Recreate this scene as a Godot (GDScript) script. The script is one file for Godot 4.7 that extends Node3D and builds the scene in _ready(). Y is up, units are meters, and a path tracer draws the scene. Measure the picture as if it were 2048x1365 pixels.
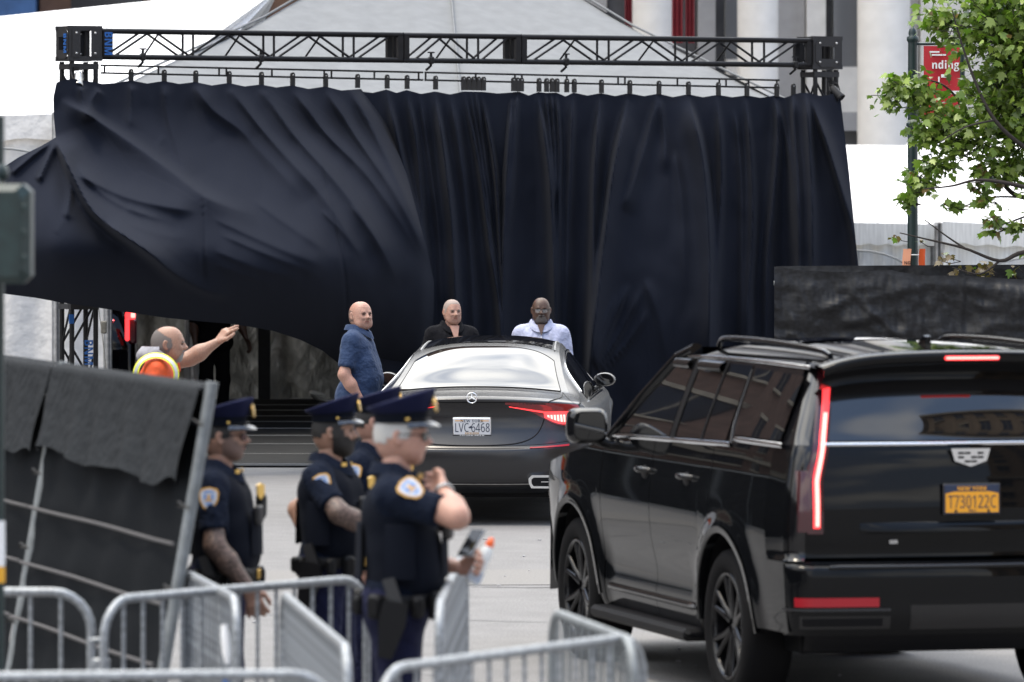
extends Node3D
# A street scene: a drive-in entrance behind a wind-blown black drape, two dark cars, officers and steel barriers.
const FPX := 11378.0      # focal length in pixels of the photograph
const EYE := 2.76         # lens height in metres
const HOR := 382.0        # row of the horizon
var rng := RandomNumberGenerator.new()
var mats := {}
var texs := {}
var names := {}

class MB:
	var v := PackedVector3Array()
	var c := PackedColorArray()
	var i := PackedInt32Array()
	var uv := PackedVector2Array()
	var tint := Color(1, 1, 1)
	var xf := Transform3D()
	func p(a: Vector3) -> int:
		v.append(xf * a)
		c.append(tint)
		return v.size() - 1
	func tri(a: int, b: int, d: int) -> void:
		i.append(a); i.append(d); i.append(b)
	func quad(a: Vector3, b: Vector3, d: Vector3, e: Vector3) -> void:
		var k := p(a)
		p(b); p(d); p(e)
		tri(k, k + 1, k + 2); tri(k, k + 2, k + 3)
	func fan(pts: Array, hint: Vector3) -> void:
		var k := v.size()
		for q in pts:
			p(q)
		var nn: Vector3 = ((pts[1] as Vector3) - (pts[0] as Vector3)).cross((pts[2] as Vector3) - (pts[0] as Vector3))
		for j in range(1, pts.size() - 1):
			if nn.dot(hint) >= 0.0:
				tri(k, k + j, k + j + 1)
			else:
				tri(k, k + j + 1, k + j)
	# rows of points; smooth inside; hint = a direction the sheet faces (at its middle); wrap joins last column to first
	func grid(rows: Array, hint: Vector3, wrap := false) -> void:
		var nr := rows.size()
		var nc: int = rows[0].size()
		var k := v.size()
		for r in rows:
			for q in r:
				p(q)
		var mr := nr / 2
		var mc := nc / 2
		var a: Vector3 = rows[mr - 1][mc - 1]
		var nn: Vector3 = ((rows[mr - 1][mc] as Vector3) - a).cross((rows[mr][mc - 1] as Vector3) - a)
		var flip := nn.dot(hint) < 0.0
		for r in range(nr - 1):
			for q in range(nc if wrap else nc - 1):
				var q2 := (q + 1) % nc
				var A := k + r * nc + q
				var B := k + r * nc + q2
				var C := k + (r + 1) * nc + q2
				var D := k + (r + 1) * nc + q
				if flip:
					tri(A, D, C); tri(A, C, B)
				else:
					tri(A, B, C); tri(A, C, D)
	func box(at: Vector3, size: Vector3, basis := Basis(), bev := 0.0) -> void:
		var h := size * 0.5
		if bev <= 0.0:
			for ax in 3:
				for s: float in [-1.0, 1.0]:
					var u := (ax + 1) % 3
					var w := (ax + 2) % 3
					var q := []
					for e in [[-1, -1], [1, -1], [1, 1], [-1, 1]]:
						var o := Vector3.ZERO
						o[ax] = h[ax] * s
						o[u] = h[u] * e[0]
						o[w] = h[w] * e[1]
						q.append(at + basis * o)
					if s > 0:
						quad(q[0], q[1], q[2], q[3])
					else:
						quad(q[3], q[2], q[1], q[0])
			return
		bev = minf(bev, minf(h.x, minf(h.y, h.z)) * 0.95)
		# chamfered box: 3 rings per end along z, as a lathe-like grid
		var rows := []
		for e in [[-h.z, h.x - bev, h.y - bev], [-h.z + bev, h.x, h.y], [h.z - bev, h.x, h.y], [h.z, h.x - bev, h.y - bev]]:
			var x: float = e[1]
			var y: float = e[2]
			var b := bev
			rows.append([Vector3(x - b, -y, e[0]), Vector3(x, -y + b, e[0]), Vector3(x, y - b, e[0]), Vector3(x - b, y, e[0]), Vector3(-x + b, y, e[0]), Vector3(-x, y - b, e[0]), Vector3(-x, -y + b, e[0]), Vector3(-x + b, -y, e[0])])
		for r in 3:
			for q in 8:
				var q2 := (q + 1) % 8
				quad(at + basis * rows[r][q], at + basis * rows[r][q2], at + basis * rows[r + 1][q2], at + basis * rows[r + 1][q])
		var f0 := []
		var f1 := []
		for q in 8:
			f0.append(at + basis * rows[0][q])
			f1.append(at + basis * rows[3][q])
		fan(f0, basis * Vector3(0, 0, -1))
		fan(f1, basis * Vector3(0, 0, 1))
	func tube(pts: Array, rad, sides := 8, caps := true, squash := 1.0) -> void:
		var rows := []
		var up := Vector3.UP
		var n := pts.size()
		var prev := Vector3.ZERO
		for k in n:
			var d: Vector3 = ((pts[mini(k + 1, n - 1)] as Vector3) - (pts[maxi(k - 1, 0)] as Vector3)).normalized()
			var s := prev
			if k == 0:
				up = Vector3.UP if absf(d.y) < 0.9 else Vector3.RIGHT
				s = d.cross(up).normalized()
			else:
				s = (prev - d * prev.dot(d)).normalized()
			prev = s
			var t := s.cross(d).normalized()
			var r: float = rad[k] if rad is Array else rad
			var row := []
			for j in sides:
				var an := TAU * j / sides
				row.append((pts[k] as Vector3) + s * cos(an) * r + t * sin(an) * r * squash)
			rows.append(row)
		var out: Vector3 = (rows[maxi(n / 2 - 1, 0)][maxi(sides / 2 - 1, 0)] as Vector3) - (pts[maxi(n / 2 - 1, 0)] as Vector3)
		grid(rows, out, true)
		if caps:
			fan(rows[0], (pts[0] as Vector3) - (pts[1] as Vector3))
			fan(rows[n - 1], (pts[n - 1] as Vector3) - (pts[n - 2] as Vector3))
	# profile: array of Vector2(radius, height); axis y through at
	func lathe(prof: Array, sides: int, at := Vector3.ZERO, basis := Basis(), sx := 1.0, sz := 1.0) -> void:
		var rows := []
		for q in prof:
			var row := []
			for j in sides:
				var an := TAU * j / sides
				row.append(at + basis * Vector3(cos(an) * q.x * sx, q.y, sin(an) * q.x * sz))
			rows.append(row)
		var mr := prof.size() / 2
		var a: Vector3 = rows[mr - 1][sides / 2 - 1]
		var b: Vector3 = rows[mr][sides / 2 - 1]
		var e: Vector3 = rows[mr - 1][sides / 2]
		var dr: float = prof[mr].x - prof[mr - 1].x
		var dy: float = prof[mr].y - prof[mr - 1].y
		var an := TAU * (sides / 2 - 1) / sides
		var o := basis * (Vector3(cos(an), 0, sin(an)) * dy + Vector3(0, -dr, 0))
		grid(rows, o if prof[prof.size() - 1].y >= prof[0].y else -o, true)
	# flat outline (Vector2s) pushed along z from -d/2 to d/2, placed by t
	func slab(poly: Array, d: float, t := Transform3D()) -> void:
		var pk := PackedVector2Array(poly)
		if Geometry2D.is_polygon_clockwise(pk):
			pk.reverse()
		var ix := Geometry2D.triangulate_polygon(pk)
		for s: float in [1.0, -1.0]:
			var k := v.size()
			for q in pk:
				p(t * Vector3(q.x, q.y, s * d * 0.5))
			for j in range(0, ix.size(), 3):
				var a2 := pk[ix[j]]; var b2 := pk[ix[j + 1]]; var c2 := pk[ix[j + 2]]
				var ccw := (b2 - a2).cross(c2 - a2) > 0.0
				if ccw == (s > 0.0):
					tri(k + ix[j], k + ix[j + 1], k + ix[j + 2])
				else:
					tri(k + ix[j], k + ix[j + 2], k + ix[j + 1])
		for j in pk.size():
			var a := pk[j]
			var b := pk[(j + 1) % pk.size()]
			quad(t * Vector3(a.x, a.y, -d * 0.5), t * Vector3(b.x, b.y, -d * 0.5), t * Vector3(b.x, b.y, d * 0.5), t * Vector3(a.x, a.y, d * 0.5))
	func mesh(colors := false) -> ArrayMesh:
		var n := PackedVector3Array()
		n.resize(v.size())
		for j in range(0, i.size(), 3):
			var a := v[i[j]]
			var nn := (v[i[j + 2]] - a).cross(v[i[j + 1]] - a)
			n[i[j]] += nn; n[i[j + 1]] += nn; n[i[j + 2]] += nn
		for j in n.size():
			n[j] = n[j].normalized() if n[j].length_squared() > 1e-20 else Vector3.UP
		var arr := []
		arr.resize(Mesh.ARRAY_MAX)
		arr[Mesh.ARRAY_VERTEX] = v
		arr[Mesh.ARRAY_NORMAL] = n
		arr[Mesh.ARRAY_INDEX] = i
		if colors:
			arr[Mesh.ARRAY_COLOR] = c
		if uv.size() == v.size():
			arr[Mesh.ARRAY_TEX_UV] = uv
		var m := ArrayMesh.new()
		m.add_surface_from_arrays(Mesh.PRIMITIVE_TRIANGLES, arr)
		return m

func numbered(called: String) -> String:
	names[called] = names.get(called, -1) + 1
	return called if names[called] == 0 else "%s_%03d" % [called, names[called]]

func put(mb, called: String, m: Material, parent: Node = null, colors := false) -> MeshInstance3D:
	var o := MeshInstance3D.new()
	o.mesh = mb.mesh(colors) if mb is MB else mb
	o.material_override = null
	for s in o.mesh.get_surface_count():
		o.set_surface_override_material(s, m)
	if parent == null or parent == self:
		o.name = numbered(called)
		add_child(o)
	else:
		o.name = called
		parent.add_child(o, true)
	return o

func thing(called: String, label: String, category: String, at := Vector3.ZERO, turn := 0.0, group := "") -> Node3D:
	var o := Node3D.new()
	o.name = numbered(called)
	add_child(o)
	o.position = at
	o.rotation.y = turn
	return tag(o, label, category, group)

func tag(o: Node3D, label: String, category: String, group := "") -> Node3D:
	o.set_meta("label", label)
	o.set_meta("category", category)
	if group:
		o.set_meta("group", group)
	return o

func struct(o: Node3D) -> Node3D:
	o.set_meta("kind", "structure")
	return o

func text(s: String, size: float, depth: float, m: Material, parent: Node, t: Transform3D, called := "lettering", bold := true, sx := 1.0, serif := false) -> MeshInstance3D:
	var tm := TextMesh.new()
	var f := SystemFont.new()
	f.font_names = PackedStringArray(["Droid Serif" if serif else "Droid Sans"])
	f.font_weight = 700 if bold else 400
	tm.font = f
	tm.text = s
	tm.font_size = 64
	tm.pixel_size = size / 46.0
	tm.depth = depth
	tm.curve_step = 4.0
	var o := put(tm, called, m, parent)
	o.transform = t * Transform3D(Basis.from_scale(Vector3(sx, 1, 1)), Vector3.ZERO)
	return o

# ---- materials ----
func noise_tex(key: String, freq: float, lo: float, hi: float, kind := 0, oct := 4, size := 512) -> Texture2D:
	if texs.has(key):
		return texs[key]
	var f := FastNoiseLite.new()
	f.seed = key.length() * 37 + int(freq * 1000.0)
	f.frequency = freq
	f.fractal_octaves = oct
	f.noise_type = FastNoiseLite.TYPE_CELLULAR if kind == 1 else FastNoiseLite.TYPE_SIMPLEX_SMOOTH
	if kind == 2:
		f.fractal_type = FastNoiseLite.FRACTAL_RIDGED
	var t := NoiseTexture2D.new()
	t.width = size
	t.height = size
	t.seamless = true
	t.noise = f
	var g := Gradient.new()
	g.set_color(0, Color(lo, lo, lo))
	g.set_color(1, Color(hi, hi, hi))
	t.color_ramp = g
	texs[key] = t
	return t

func mat(key: String, col: Color, rough := 0.6, metal := 0.0, o := {}) -> StandardMaterial3D:
	if mats.has(key):
		return mats[key]
	var m := StandardMaterial3D.new()
	m.resource_name = key
	m.albedo_color = col.linear_to_srgb()
	m.roughness = rough
	m.metallic = metal
	m.metallic_specular = o.get("spec", 0.5)
	if o.has("tex"):
		m.albedo_texture = o.tex
	if o.has("height"):
		m.heightmap_enabled = true
		m.heightmap_texture = o.height
		m.heightmap_scale = o.get("relief", 0.3)
	if o.has("tex") or o.has("height") or o.has("rtex"):
		m.uv1_triplanar = not o.get("uv", false)
		m.uv1_world_triplanar = o.get("world", false)
		var s = o.get("scale", 1.0)
		m.uv1_scale = s if s is Vector3 else Vector3(s, s, s)
	if o.has("rtex"):
		m.roughness_texture = o.rtex
	if o.has("stain"):
		m.detail_enabled = true
		m.detail_blend_mode = BaseMaterial3D.BLEND_MODE_MUL
		m.detail_albedo = o.stain
		m.detail_uv_layer = BaseMaterial3D.DETAIL_UV_2
		m.uv2_triplanar = true
		m.uv2_world_triplanar = true
		m.uv2_scale = Vector3(0.13, 0.13, 0.13)
	if o.has("coat"):
		m.clearcoat_enabled = true
		m.clearcoat = o.coat
		m.clearcoat_roughness = o.get("coat_rough", 0.03)
	if o.has("rim"):
		m.rim_enabled = true
		m.rim = o.rim
		m.rim_tint = o.get("rim_tint", 0.5)
	if o.has("backlight"):
		m.backlight_enabled = true
		m.backlight = o.backlight
	if o.has("emit"):
		m.emission_enabled = true
		m.emission = (o.emit as Color).linear_to_srgb()
		m.emission_energy_multiplier = o.get("energy", 1.0)
	if o.get("vc", false):
		m.vertex_color_use_as_albedo = true
	if o.has("sss"):
		m.subsurf_scatter_enabled = true
		m.subsurf_scatter_strength = o.sss
	if o.has("alpha"):
		m.transparency = BaseMaterial3D.TRANSPARENCY_ALPHA
		m.albedo_color.a = o.alpha
	mats[key] = m
	return m

# a point at depth z behind pixel (x, y) of the 2048 x 1365 photograph
func px(x: float, y: float, z: float) -> Vector3:
	return Vector3((x - 1024.0) * z / FPX, EYE - (y - HOR) * z / FPX, -z)

func lerp_table(t: Array, x: float) -> float:
	if x <= t[0][0]:
		return t[0][1]
	for k in range(1, t.size()):
		if x <= t[k][0]:
			return lerpf(t[k - 1][1], t[k][1], (x - t[k - 1][0]) / (t[k][0] - t[k - 1][0]))
	return t[t.size() - 1][1]

# smooth (Catmull-Rom, uneven knots) version of the above
func smooth_table(t: Array, x: float) -> float:
	var n := t.size()
	if x <= t[0][0]:
		return t[0][1]
	if x >= t[n - 1][0]:
		return t[n - 1][1]
	var k := 1
	while x > t[k][0]:
		k += 1
	var x0: float = t[k - 1][0]
	var x1: float = t[k][0]
	var y0: float = t[k - 1][1]
	var y1: float = t[k][1]
	var h := x1 - x0
	var m0: float = (y1 - t[maxi(k - 2, 0)][1]) / (x1 - t[maxi(k - 2, 0)][0])
	var m1: float = (t[mini(k + 1, n - 1)][1] - y0) / (t[mini(k + 1, n - 1)][0] - x0)
	var u := (x - x0) / h
	return (2 * u * u * u - 3 * u * u + 1) * y0 + (u * u * u - 2 * u * u + u) * h * m0 + (-2 * u * u * u + 3 * u * u) * y1 + (u * u * u - u * u) * h * m1

func curve3(pts: Array, n: int) -> Array:
	var out := []
	var m := pts.size()
	for k in n + 1:
		var f := float(k) / n * (m - 1)
		var a := mini(int(f), m - 2)
		var p0: Vector3 = pts[maxi(a - 1, 0)]
		var p1: Vector3 = pts[a]
		var p2: Vector3 = pts[a + 1]
		var p3: Vector3 = pts[mini(a + 2, m - 1)]
		out.append(p1.cubic_interpolate(p2, p0, p3, f - a))
	return out

# ---- bodies: tapered bones joined by a smooth minimum, meshed as surface nets ----
# bone: [a, b, ra, rb, flat end]
func sdf(mb: MB, bones: Array, cell: float, k: float) -> void:
	var lo := Vector3.INF
	var hi := -Vector3.INF
	for q in bones:
		var r: float = maxf(q[2], q[3])
		lo = lo.min((q[0] as Vector3).min(q[1]) - Vector3(r, r, r))
		hi = hi.max((q[0] as Vector3).max(q[1]) + Vector3(r, r, r))
	lo -= Vector3.ONE * cell * 4.0
	hi += Vector3.ONE * cell * 4.0
	var nx := int(ceil((hi.x - lo.x) / cell)) + 1
	var ny := int(ceil((hi.y - lo.y) / cell)) + 1
	var nz := int(ceil((hi.z - lo.z) / cell)) + 1
	var S := PackedFloat32Array()
	S.resize(nx * ny * nz)
	for q in bones:
		var a: Vector3 = q[0]
		var b: Vector3 = q[1]
		var ra: float = q[2]
		var rb: float = q[3]
		var flat: bool = q.size() > 4 and q[4]
		var m := maxf(ra, rb) + 2.2 / k + cell * 2.0
		var g0 := ((a.min(b) - Vector3(m, m, m) - lo) / cell).floor()
		var g1 := ((a.max(b) + Vector3(m, m, m) - lo) / cell).ceil()
		var ba := b - a
		var ll := maxf(ba.length_squared(), 1e-9)
		var len := sqrt(ll)
		for z in range(maxi(int(g0.z), 0), mini(int(g1.z), nz - 1) + 1):
			for y in range(maxi(int(g0.y), 0), mini(int(g1.y), ny - 1) + 1):
				var base := (z * ny + y) * nx
				var pa := lo + Vector3(0, y, z) * cell - a
				for x in range(maxi(int(g0.x), 0), mini(int(g1.x), nx - 1) + 1):
					var w := pa
					w.x += x * cell
					var tt := w.dot(ba) / ll
					var t := clampf(tt, 0.0, 1.0)
					var d := (w - ba * t).length() - (ra + (rb - ra) * t)
					if flat and tt > 1.0:
						d = maxf(d, (tt - 1.0) * len + 0.0)
						d = maxf((w - ba * tt).length() - rb, (tt - 1.0) * len)
					if d < m:
						S[base + x] += exp(-k * d)
	var cap := exp(k * cell * 3.0)
	var low := exp(-k * cell * 3.0)
	var ids := {}
	var ox := [0, 1, 0, 1, 0, 1, 0, 1]
	var off := [0, 1, nx, nx + 1, nx * ny, nx * ny + 1, nx * ny + nx, nx * ny + nx + 1]
	var edges := [[0, 1], [2, 3], [4, 5], [6, 7], [0, 2], [1, 3], [4, 6], [5, 7], [0, 4], [1, 5], [2, 6], [3, 7]]
	var cp := []
	for q in 8:
		cp.append(Vector3(q & 1, (q >> 1) & 1, q >> 2))
	var f := PackedFloat32Array()
	f.resize(8)
	for z in nz - 1:
		for y in ny - 1:
			var base := (z * ny + y) * nx
			for x in nx - 1:
				var c0 := S[base + x]
				if c0 > cap or c0 < low * 0.0001:
					continue
				var ins := 0
				for q in 8:
					var s: float = S[base + x + off[q]]
					f[q] = s
					if s > 1.0:
						ins += 1
				if ins == 0 or ins == 8:
					continue
				var sum := Vector3.ZERO
				var cnt := 0
				for e in edges:
					var s0: float = f[e[0]]
					var s1: float = f[e[1]]
					if (s0 > 1.0) != (s1 > 1.0):
						var l0 := log(maxf(s0, 1e-12))
						var l1 := log(maxf(s1, 1e-12))
						sum += (cp[e[0]] as Vector3).lerp(cp[e[1]], clampf(l0 / (l0 - l1), 0.0, 1.0))
						cnt += 1
				ids[base + x] = mb.p(lo + (Vector3(x, y, z) + sum / cnt) * cell)
	var sx := 1
	var sy := nx
	var sz := nx * ny
	for key: int in ids:
		var in0 := S[key] > 1.0
		for ax in [[sx, sy, sz], [sy, sz, sx], [sz, sx, sy]]:
			var k2: int = key + ax[0]
			if k2 >= S.size() or (S[k2] > 1.0) == in0:
				continue
			var u: int = ax[1]
			var w: int = ax[2]
			if not (ids.has(key - u) and ids.has(key - w) and ids.has(key - u - w)):
				continue
			var A: int = ids[key]
			var B: int = ids[key - u]
			var C: int = ids[key - u - w]
			var D: int = ids[key - w]
			if in0:
				mb.tri(A, B, C); mb.tri(A, C, D)
			else:
				mb.tri(A, C, B); mb.tri(A, D, C)

func _ready() -> void:
	rng.seed = 11
	# camera: a 200 mm lens on a level tripod, shifted down
	var cam := Camera3D.new()
	cam.name = "camera"
	cam.projection = Camera3D.PROJECTION_FRUSTUM
	cam.near = 1.0
	cam.far = 900.0
	cam.size = 1365.0 / FPX
	cam.frustum_offset = Vector2(0, -(682.5 - HOR) / FPX)
	cam.position = Vector3(0, EYE, 0)
	var att := CameraAttributesPhysical.new()
	att.frustum_focal_length = 200.0
	att.frustum_focus_distance = 48.0
	att.exposure_aperture = 4.5
	cam.attributes = att
	add_child(cam)
	cam.current = true
	cam.projection = Camera3D.PROJECTION_FRUSTUM
	cam.near = 1.0
	cam.far = 900.0
	cam.size = 1365.0 / FPX
	var we := WorldEnvironment.new()
	we.name = "environment"
	var env := Environment.new()
	env.background_mode = Environment.BG_SKY
	env.sky = Sky.new()
	var pan := PanoramaSkyMaterial.new()
	pan.panorama = sky_picture()
	env.sky.sky_material = pan
	env.background_energy_multiplier = 1.0
	env.tonemap_mode = Environment.TONE_MAPPER_LINEAR
	env.tonemap_exposure = 1.35
	env.sdfgi_enabled = true
	env.ssao_enabled = true
	env.ssil_enabled = true
	we.environment = env
	add_child(we)
	var sun := DirectionalLight3D.new()
	sun.name = "sun"
	sun.light_energy = 0.5
	sun.light_angular_distance = 12.0
	sun.light_color = Color(1.0, 0.94, 0.85)
	sun.shadow_enabled = true
	sun.look_at_from_position(Vector3(-3.2, 12, 2.4), Vector3.ZERO, Vector3.UP)
	add_child(sun)
	make_materials()
	setting()
	print("setting ", Time.get_ticks_msec())
	entrance()
	print("entrance ", Time.get_ticks_msec())
	cars()
	print("cars ", Time.get_ticks_msec())
	people()
	print("people ", Time.get_ticks_msec())
	street_things()
	print("street ", Time.get_ticks_msec())

func sky_picture() -> ImageTexture:
	var w := 768
	var h := 384
	var im := Image.create(w, h, false, Image.FORMAT_RGBF)
	var f := FastNoiseLite.new()
	f.seed = 158
	f.noise_type = FastNoiseLite.TYPE_SIMPLEX_SMOOTH
	f.fractal_octaves = 5
	f.frequency = 1.0
	for y in h:
		var el := (0.5 - (y + 0.5) / h) * PI
		for x in w:
			var az := (x + 0.5) / w * TAU
			var d := Vector3(sin(az) * cos(el), sin(el), -cos(az) * cos(el))
			var k := 1.0 / (maxf(d.y, 0.0) + 0.28)
			var g := f.get_noise_3d(d.x * k * 1.15 + 3.1, d.z * k * 1.15, d.y * 0.8)
			var c := smoothstep(-0.16, 0.22, g)
			var blue := Vector3(0.50, 0.74, 1.22).lerp(Vector3(0.95, 1.08, 1.28), pow(1.0 - clampf(d.y, 0.0, 1.0), 3.0))
			var white := Vector3(2.1, 2.07, 2.0) * (1.0 + 0.35 * f.get_noise_3d(d.x * k * 3.0, d.z * k * 3.0, 9.0))
			var q := blue.lerp(white, c)
			q *= 0.62 + 0.5 * maxf(d.y, 0.0)
			# bright cloud round the veiled sun
			var near := acos(clampf(d.dot(Vector3(-0.2, 0.85, -0.42).normalized()), -1.0, 1.0))
			q += Vector3(3.4, 3.35, 3.2) * exp(-pow(near / 0.68, 2.0)) * (0.25 + 0.75 * c)
			if d.y < 0.0:
				q = q.lerp(Vector3(0.20, 0.20, 0.20), smoothstep(0.0, 0.15, -d.y))
			im.set_pixel(x, y, Color(q.x, q.y, q.z))
	return ImageTexture.create_from_image(im)

func make_materials() -> void:
	var fine := noise_tex("fine", 0.11, 0.72, 1.0, 0, 3)
	var blotch := noise_tex("blotch", 0.012, 0.78, 1.0, 0, 5)
	var speck := noise_tex("speck", 0.25, 0.66, 1.0, 0, 2)
	var crease := noise_tex("crease", 0.01, 0.0, 1.0, 2, 4)
	var wave := noise_tex("wave", 0.012, 0.0, 1.0, 0, 3)
	mat("asphalt", Color(0.295, 0.289, 0.287), 0.9, 0.0, {"spec": 0.3, "stain": noise_tex("stain", 0.03, 0.92, 1.0, 0, 5), "tex": speck, "height": speck, "relief": 0.5, "scale": 0.45, "world": true})
	mat("patch", Color(0.29, 0.28, 0.27), 0.9, 0.0, {"spec": 0.3, "tex": speck, "height": speck, "relief": 0.6, "scale": 0.55, "world": true})
	mat("tar", Color(0.035, 0.035, 0.037), 0.55, 0.0, {"tex": blotch, "scale": 2.0})
	mat("drape", Color(0.0208, 0.0245, 0.0375), 0.95, 0.0, {"tex": noise_tex("weave", 0.16, 0.62, 1.0, 0, 2), "height": fine, "relief": 0.12, "scale": 2.2, "rim": 0.16, "rim_tint": 0.5, "spec": 0.15})
	mat("black_metal", Color(0.014, 0.014, 0.016), 0.42, 0.0, {"spec": 0.35, "tex": blotch, "scale": 1.5})
	mat("worn_metal", Color(0.05, 0.05, 0.055), 0.5, 0.3, {"tex": noise_tex("scuff", 0.06, 0.35, 1.0, 2, 4), "scale": 3.0})
	mat("bare_metal", Color(0.55, 0.55, 0.55), 0.35, 1.0, {"tex": blotch, "scale": 2.0})
	mat("chrome", Color(0.75, 0.76, 0.78), 0.08, 1.0)
	mat("vinyl_white", Color(0.84, 0.84, 0.85), 0.45, 0.0, {"tex": noise_tex("soil", 0.02, 0.93, 1.0, 0, 5), "height": wave, "relief": 2.5, "scale": 0.6, "backlight": Color(0.25, 0.25, 0.25)})
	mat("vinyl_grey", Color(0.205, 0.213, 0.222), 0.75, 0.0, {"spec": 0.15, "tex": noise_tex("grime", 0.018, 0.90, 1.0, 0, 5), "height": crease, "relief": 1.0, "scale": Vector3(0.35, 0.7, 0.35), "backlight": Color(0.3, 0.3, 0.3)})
	mat("vinyl_wall", Color(0.80, 0.785, 0.765), 0.5, 0.0, {"tex": noise_tex("soil", 0.02, 0.93, 1.0, 0, 5), "height": wave, "relief": 0.8, "scale": 0.8})
	mat("vinyl_dirty", Color(0.74, 0.75, 0.74), 0.5, 0.0, {"tex": noise_tex("streak", 0.03, 0.84, 1.0, 0, 4), "scale": Vector3(1.6, 0.12, 1.6)})
	mat("seam", Color(0.30, 0.31, 0.31), 0.6)
	mat("strap", Color(0.20, 0.19, 0.165), 0.7, 0.0, {"tex": blotch, "scale": 3.0})
	mat("stone_white", Color(0.74, 0.722, 0.69), 0.75, 0.0, {"tex": noise_tex("stone", 0.02, 0.93, 1.0, 0, 4), "scale": 0.25})
	mat("stone_grey", Color(0.36, 0.36, 0.37), 0.75, 0.0, {"tex": noise_tex("stone", 0.02, 0.93, 1.0, 0, 4), "scale": 0.25})
	mat("stone_dark", Color(0.07, 0.07, 0.078), 0.5, 0.0, {"tex": blotch, "scale": 0.25})
	mat("window_dark", Color(0.022, 0.025, 0.03), 0.08)
	mat("facade_glass", Color(0.16, 0.165, 0.175), 0.12)
	mat("red_cloth", Color(0.25, 0.02, 0.03), 0.8, 0.0, {"tex": blotch, "scale": 1.0, "backlight": Color(0.3, 0.05, 0.05)})
	mat("brick_brown", Color(0.17, 0.098, 0.068), 0.85, 0.0, {"tex": blotch, "scale": 0.2})
	mat("brick_tan", Color(0.34, 0.25, 0.165), 0.85, 0.0, {"tex": blotch, "scale": 0.2})
	mat("stone_tan", Color(0.42, 0.36, 0.27), 0.8, 0.0, {"tex": blotch, "scale": 0.2})
	mat("blue_wrap", Color(0.045, 0.13, 0.33), 0.6, 0.0, {"tex": blotch, "scale": 0.3})
	mat("deck", Color(0.016, 0.016, 0.016), 0.8, 0.0, {"spec": 0.25, "tex": blotch, "scale": 0.6, "height": fine, "relief": 0.1})
	mat("deck_seam", Color(0.20, 0.20, 0.195), 0.6)
	mat("plastic_sheet", Color(0.85, 0.83, 0.75), 0.3, 0.0, {"tex": noise_tex("sheet", 0.02, 0.45, 1.0, 0, 4), "height": crease, "relief": 9.0, "scale": Vector3(0.4, 0.22, 0.4)})
	mat("white_rope", Color(0.7, 0.7, 0.66), 0.7)
	mat("blue_print", Color(0.01, 0.10, 0.36), 0.6)
	mat("black_plastic", Color(0.012, 0.012, 0.013), 0.45)
	mat("mesh_black", Color(0.017, 0.0175, 0.021), 0.5, 0.0, {"spec": 0.4, "tex": noise_tex("screen", 0.09, 0.35, 1.0, 0, 3), "height": crease, "relief": 0.7, "scale": Vector3(0.35, 0.5, 0.35)})
	mat("mesh_grey", Color(0.016, 0.018, 0.021), 0.8, 0.0, {"spec": 0.12, "tex": fine, "height": fine, "relief": 0.15, "scale": Vector3(2.0, 2.0, 0.3)})
	mat("mesh_fold", Color(0.027, 0.030, 0.034), 0.8, 0.0, {"spec": 0.2, "tex": fine, "height": wave, "relief": 1.5, "scale": 1.5})
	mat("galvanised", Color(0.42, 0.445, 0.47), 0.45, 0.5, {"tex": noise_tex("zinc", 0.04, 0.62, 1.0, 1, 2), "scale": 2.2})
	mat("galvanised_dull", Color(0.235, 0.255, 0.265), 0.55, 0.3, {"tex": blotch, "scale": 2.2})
	mat("cable", Color(0.075, 0.072, 0.074), 0.6)
	mat("clear_lens", Color(0.9, 0.9, 0.9), 0.02, 0.0, {"alpha": 0.1})
	mat("green_paint", Color(0.012, 0.030, 0.030), 0.35, 0.0, {"tex": blotch, "scale": 2.0})
	mat("bark", Color(0.045, 0.036, 0.032), 0.9, 0.0, {"tex": speck, "scale": 6.0})
	mat("leaf", Color(1, 1, 1), 0.36, 0.0, {"vc": true, "backlight": Color(0.55, 0.75, 0.2)})
	mat("banner_red", Color(0.42, 0.012, 0.022), 0.55)
	mat("white_print", Color(0.78, 0.78, 0.78), 0.6)
	mat("orange_print", Color(0.75, 0.10, 0.012), 0.55)
	mat("orange_pale", Color(0.80, 0.36, 0.22), 0.55)
	mat("black_print", Color(0.01, 0.01, 0.012), 0.6)
	mat("yellow_tape", Color(0.72, 0.36, 0.02), 0.5)
	# cars
	mat("paint_black", Color(0.0035, 0.0038, 0.0045), 0.03, 0.0, {"spec": 0.33})
	mat("paint_satin", Color(0.013, 0.013, 0.015), 0.27, 0.25, {"coat": 0.4, "coat_rough": 0.2})
	mat("tint_glass", Color(0.006, 0.006, 0.007), 0.015, 0.0, {"spec": 0.66})
	mat("trim_black", Color(0.006, 0.006, 0.007), 0.5, 0.0, {"spec": 0.25})
	mat("gloss_black", Color(0.006, 0.006, 0.007), 0.1)
	mat("tyre", Color(0.011, 0.011, 0.012), 0.8, 0.0, {"spec": 0.2, "tex": fine, "scale": 8.0})
	mat("rim_black", Color(0.005, 0.005, 0.006), 0.2, 0.0, {"spec": 0.4})
	mat("lens_red", Color(0.16, 0.006, 0.010), 0.12, 0.0, {"coat": 0.6})
	mat("lens_smoke", Color(0.045, 0.008, 0.012), 0.1, 0.0, {"coat": 0.6})
	mat("glow_red", Color(0.5, 0.02, 0.02), 0.4, 0.0, {"emit": Color(1.0, 0.045, 0.05), "energy": 1.7})
	mat("glow_core", Color(0.7, 0.3, 0.25), 0.4, 0.0, {"emit": Color(1.0, 0.42, 0.36), "energy": 1.5})
	mat("reflector", Color(0.30, 0.004, 0.012), 0.25)
	mat("plate_white", Color(0.62, 0.63, 0.66), 0.4)
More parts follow.
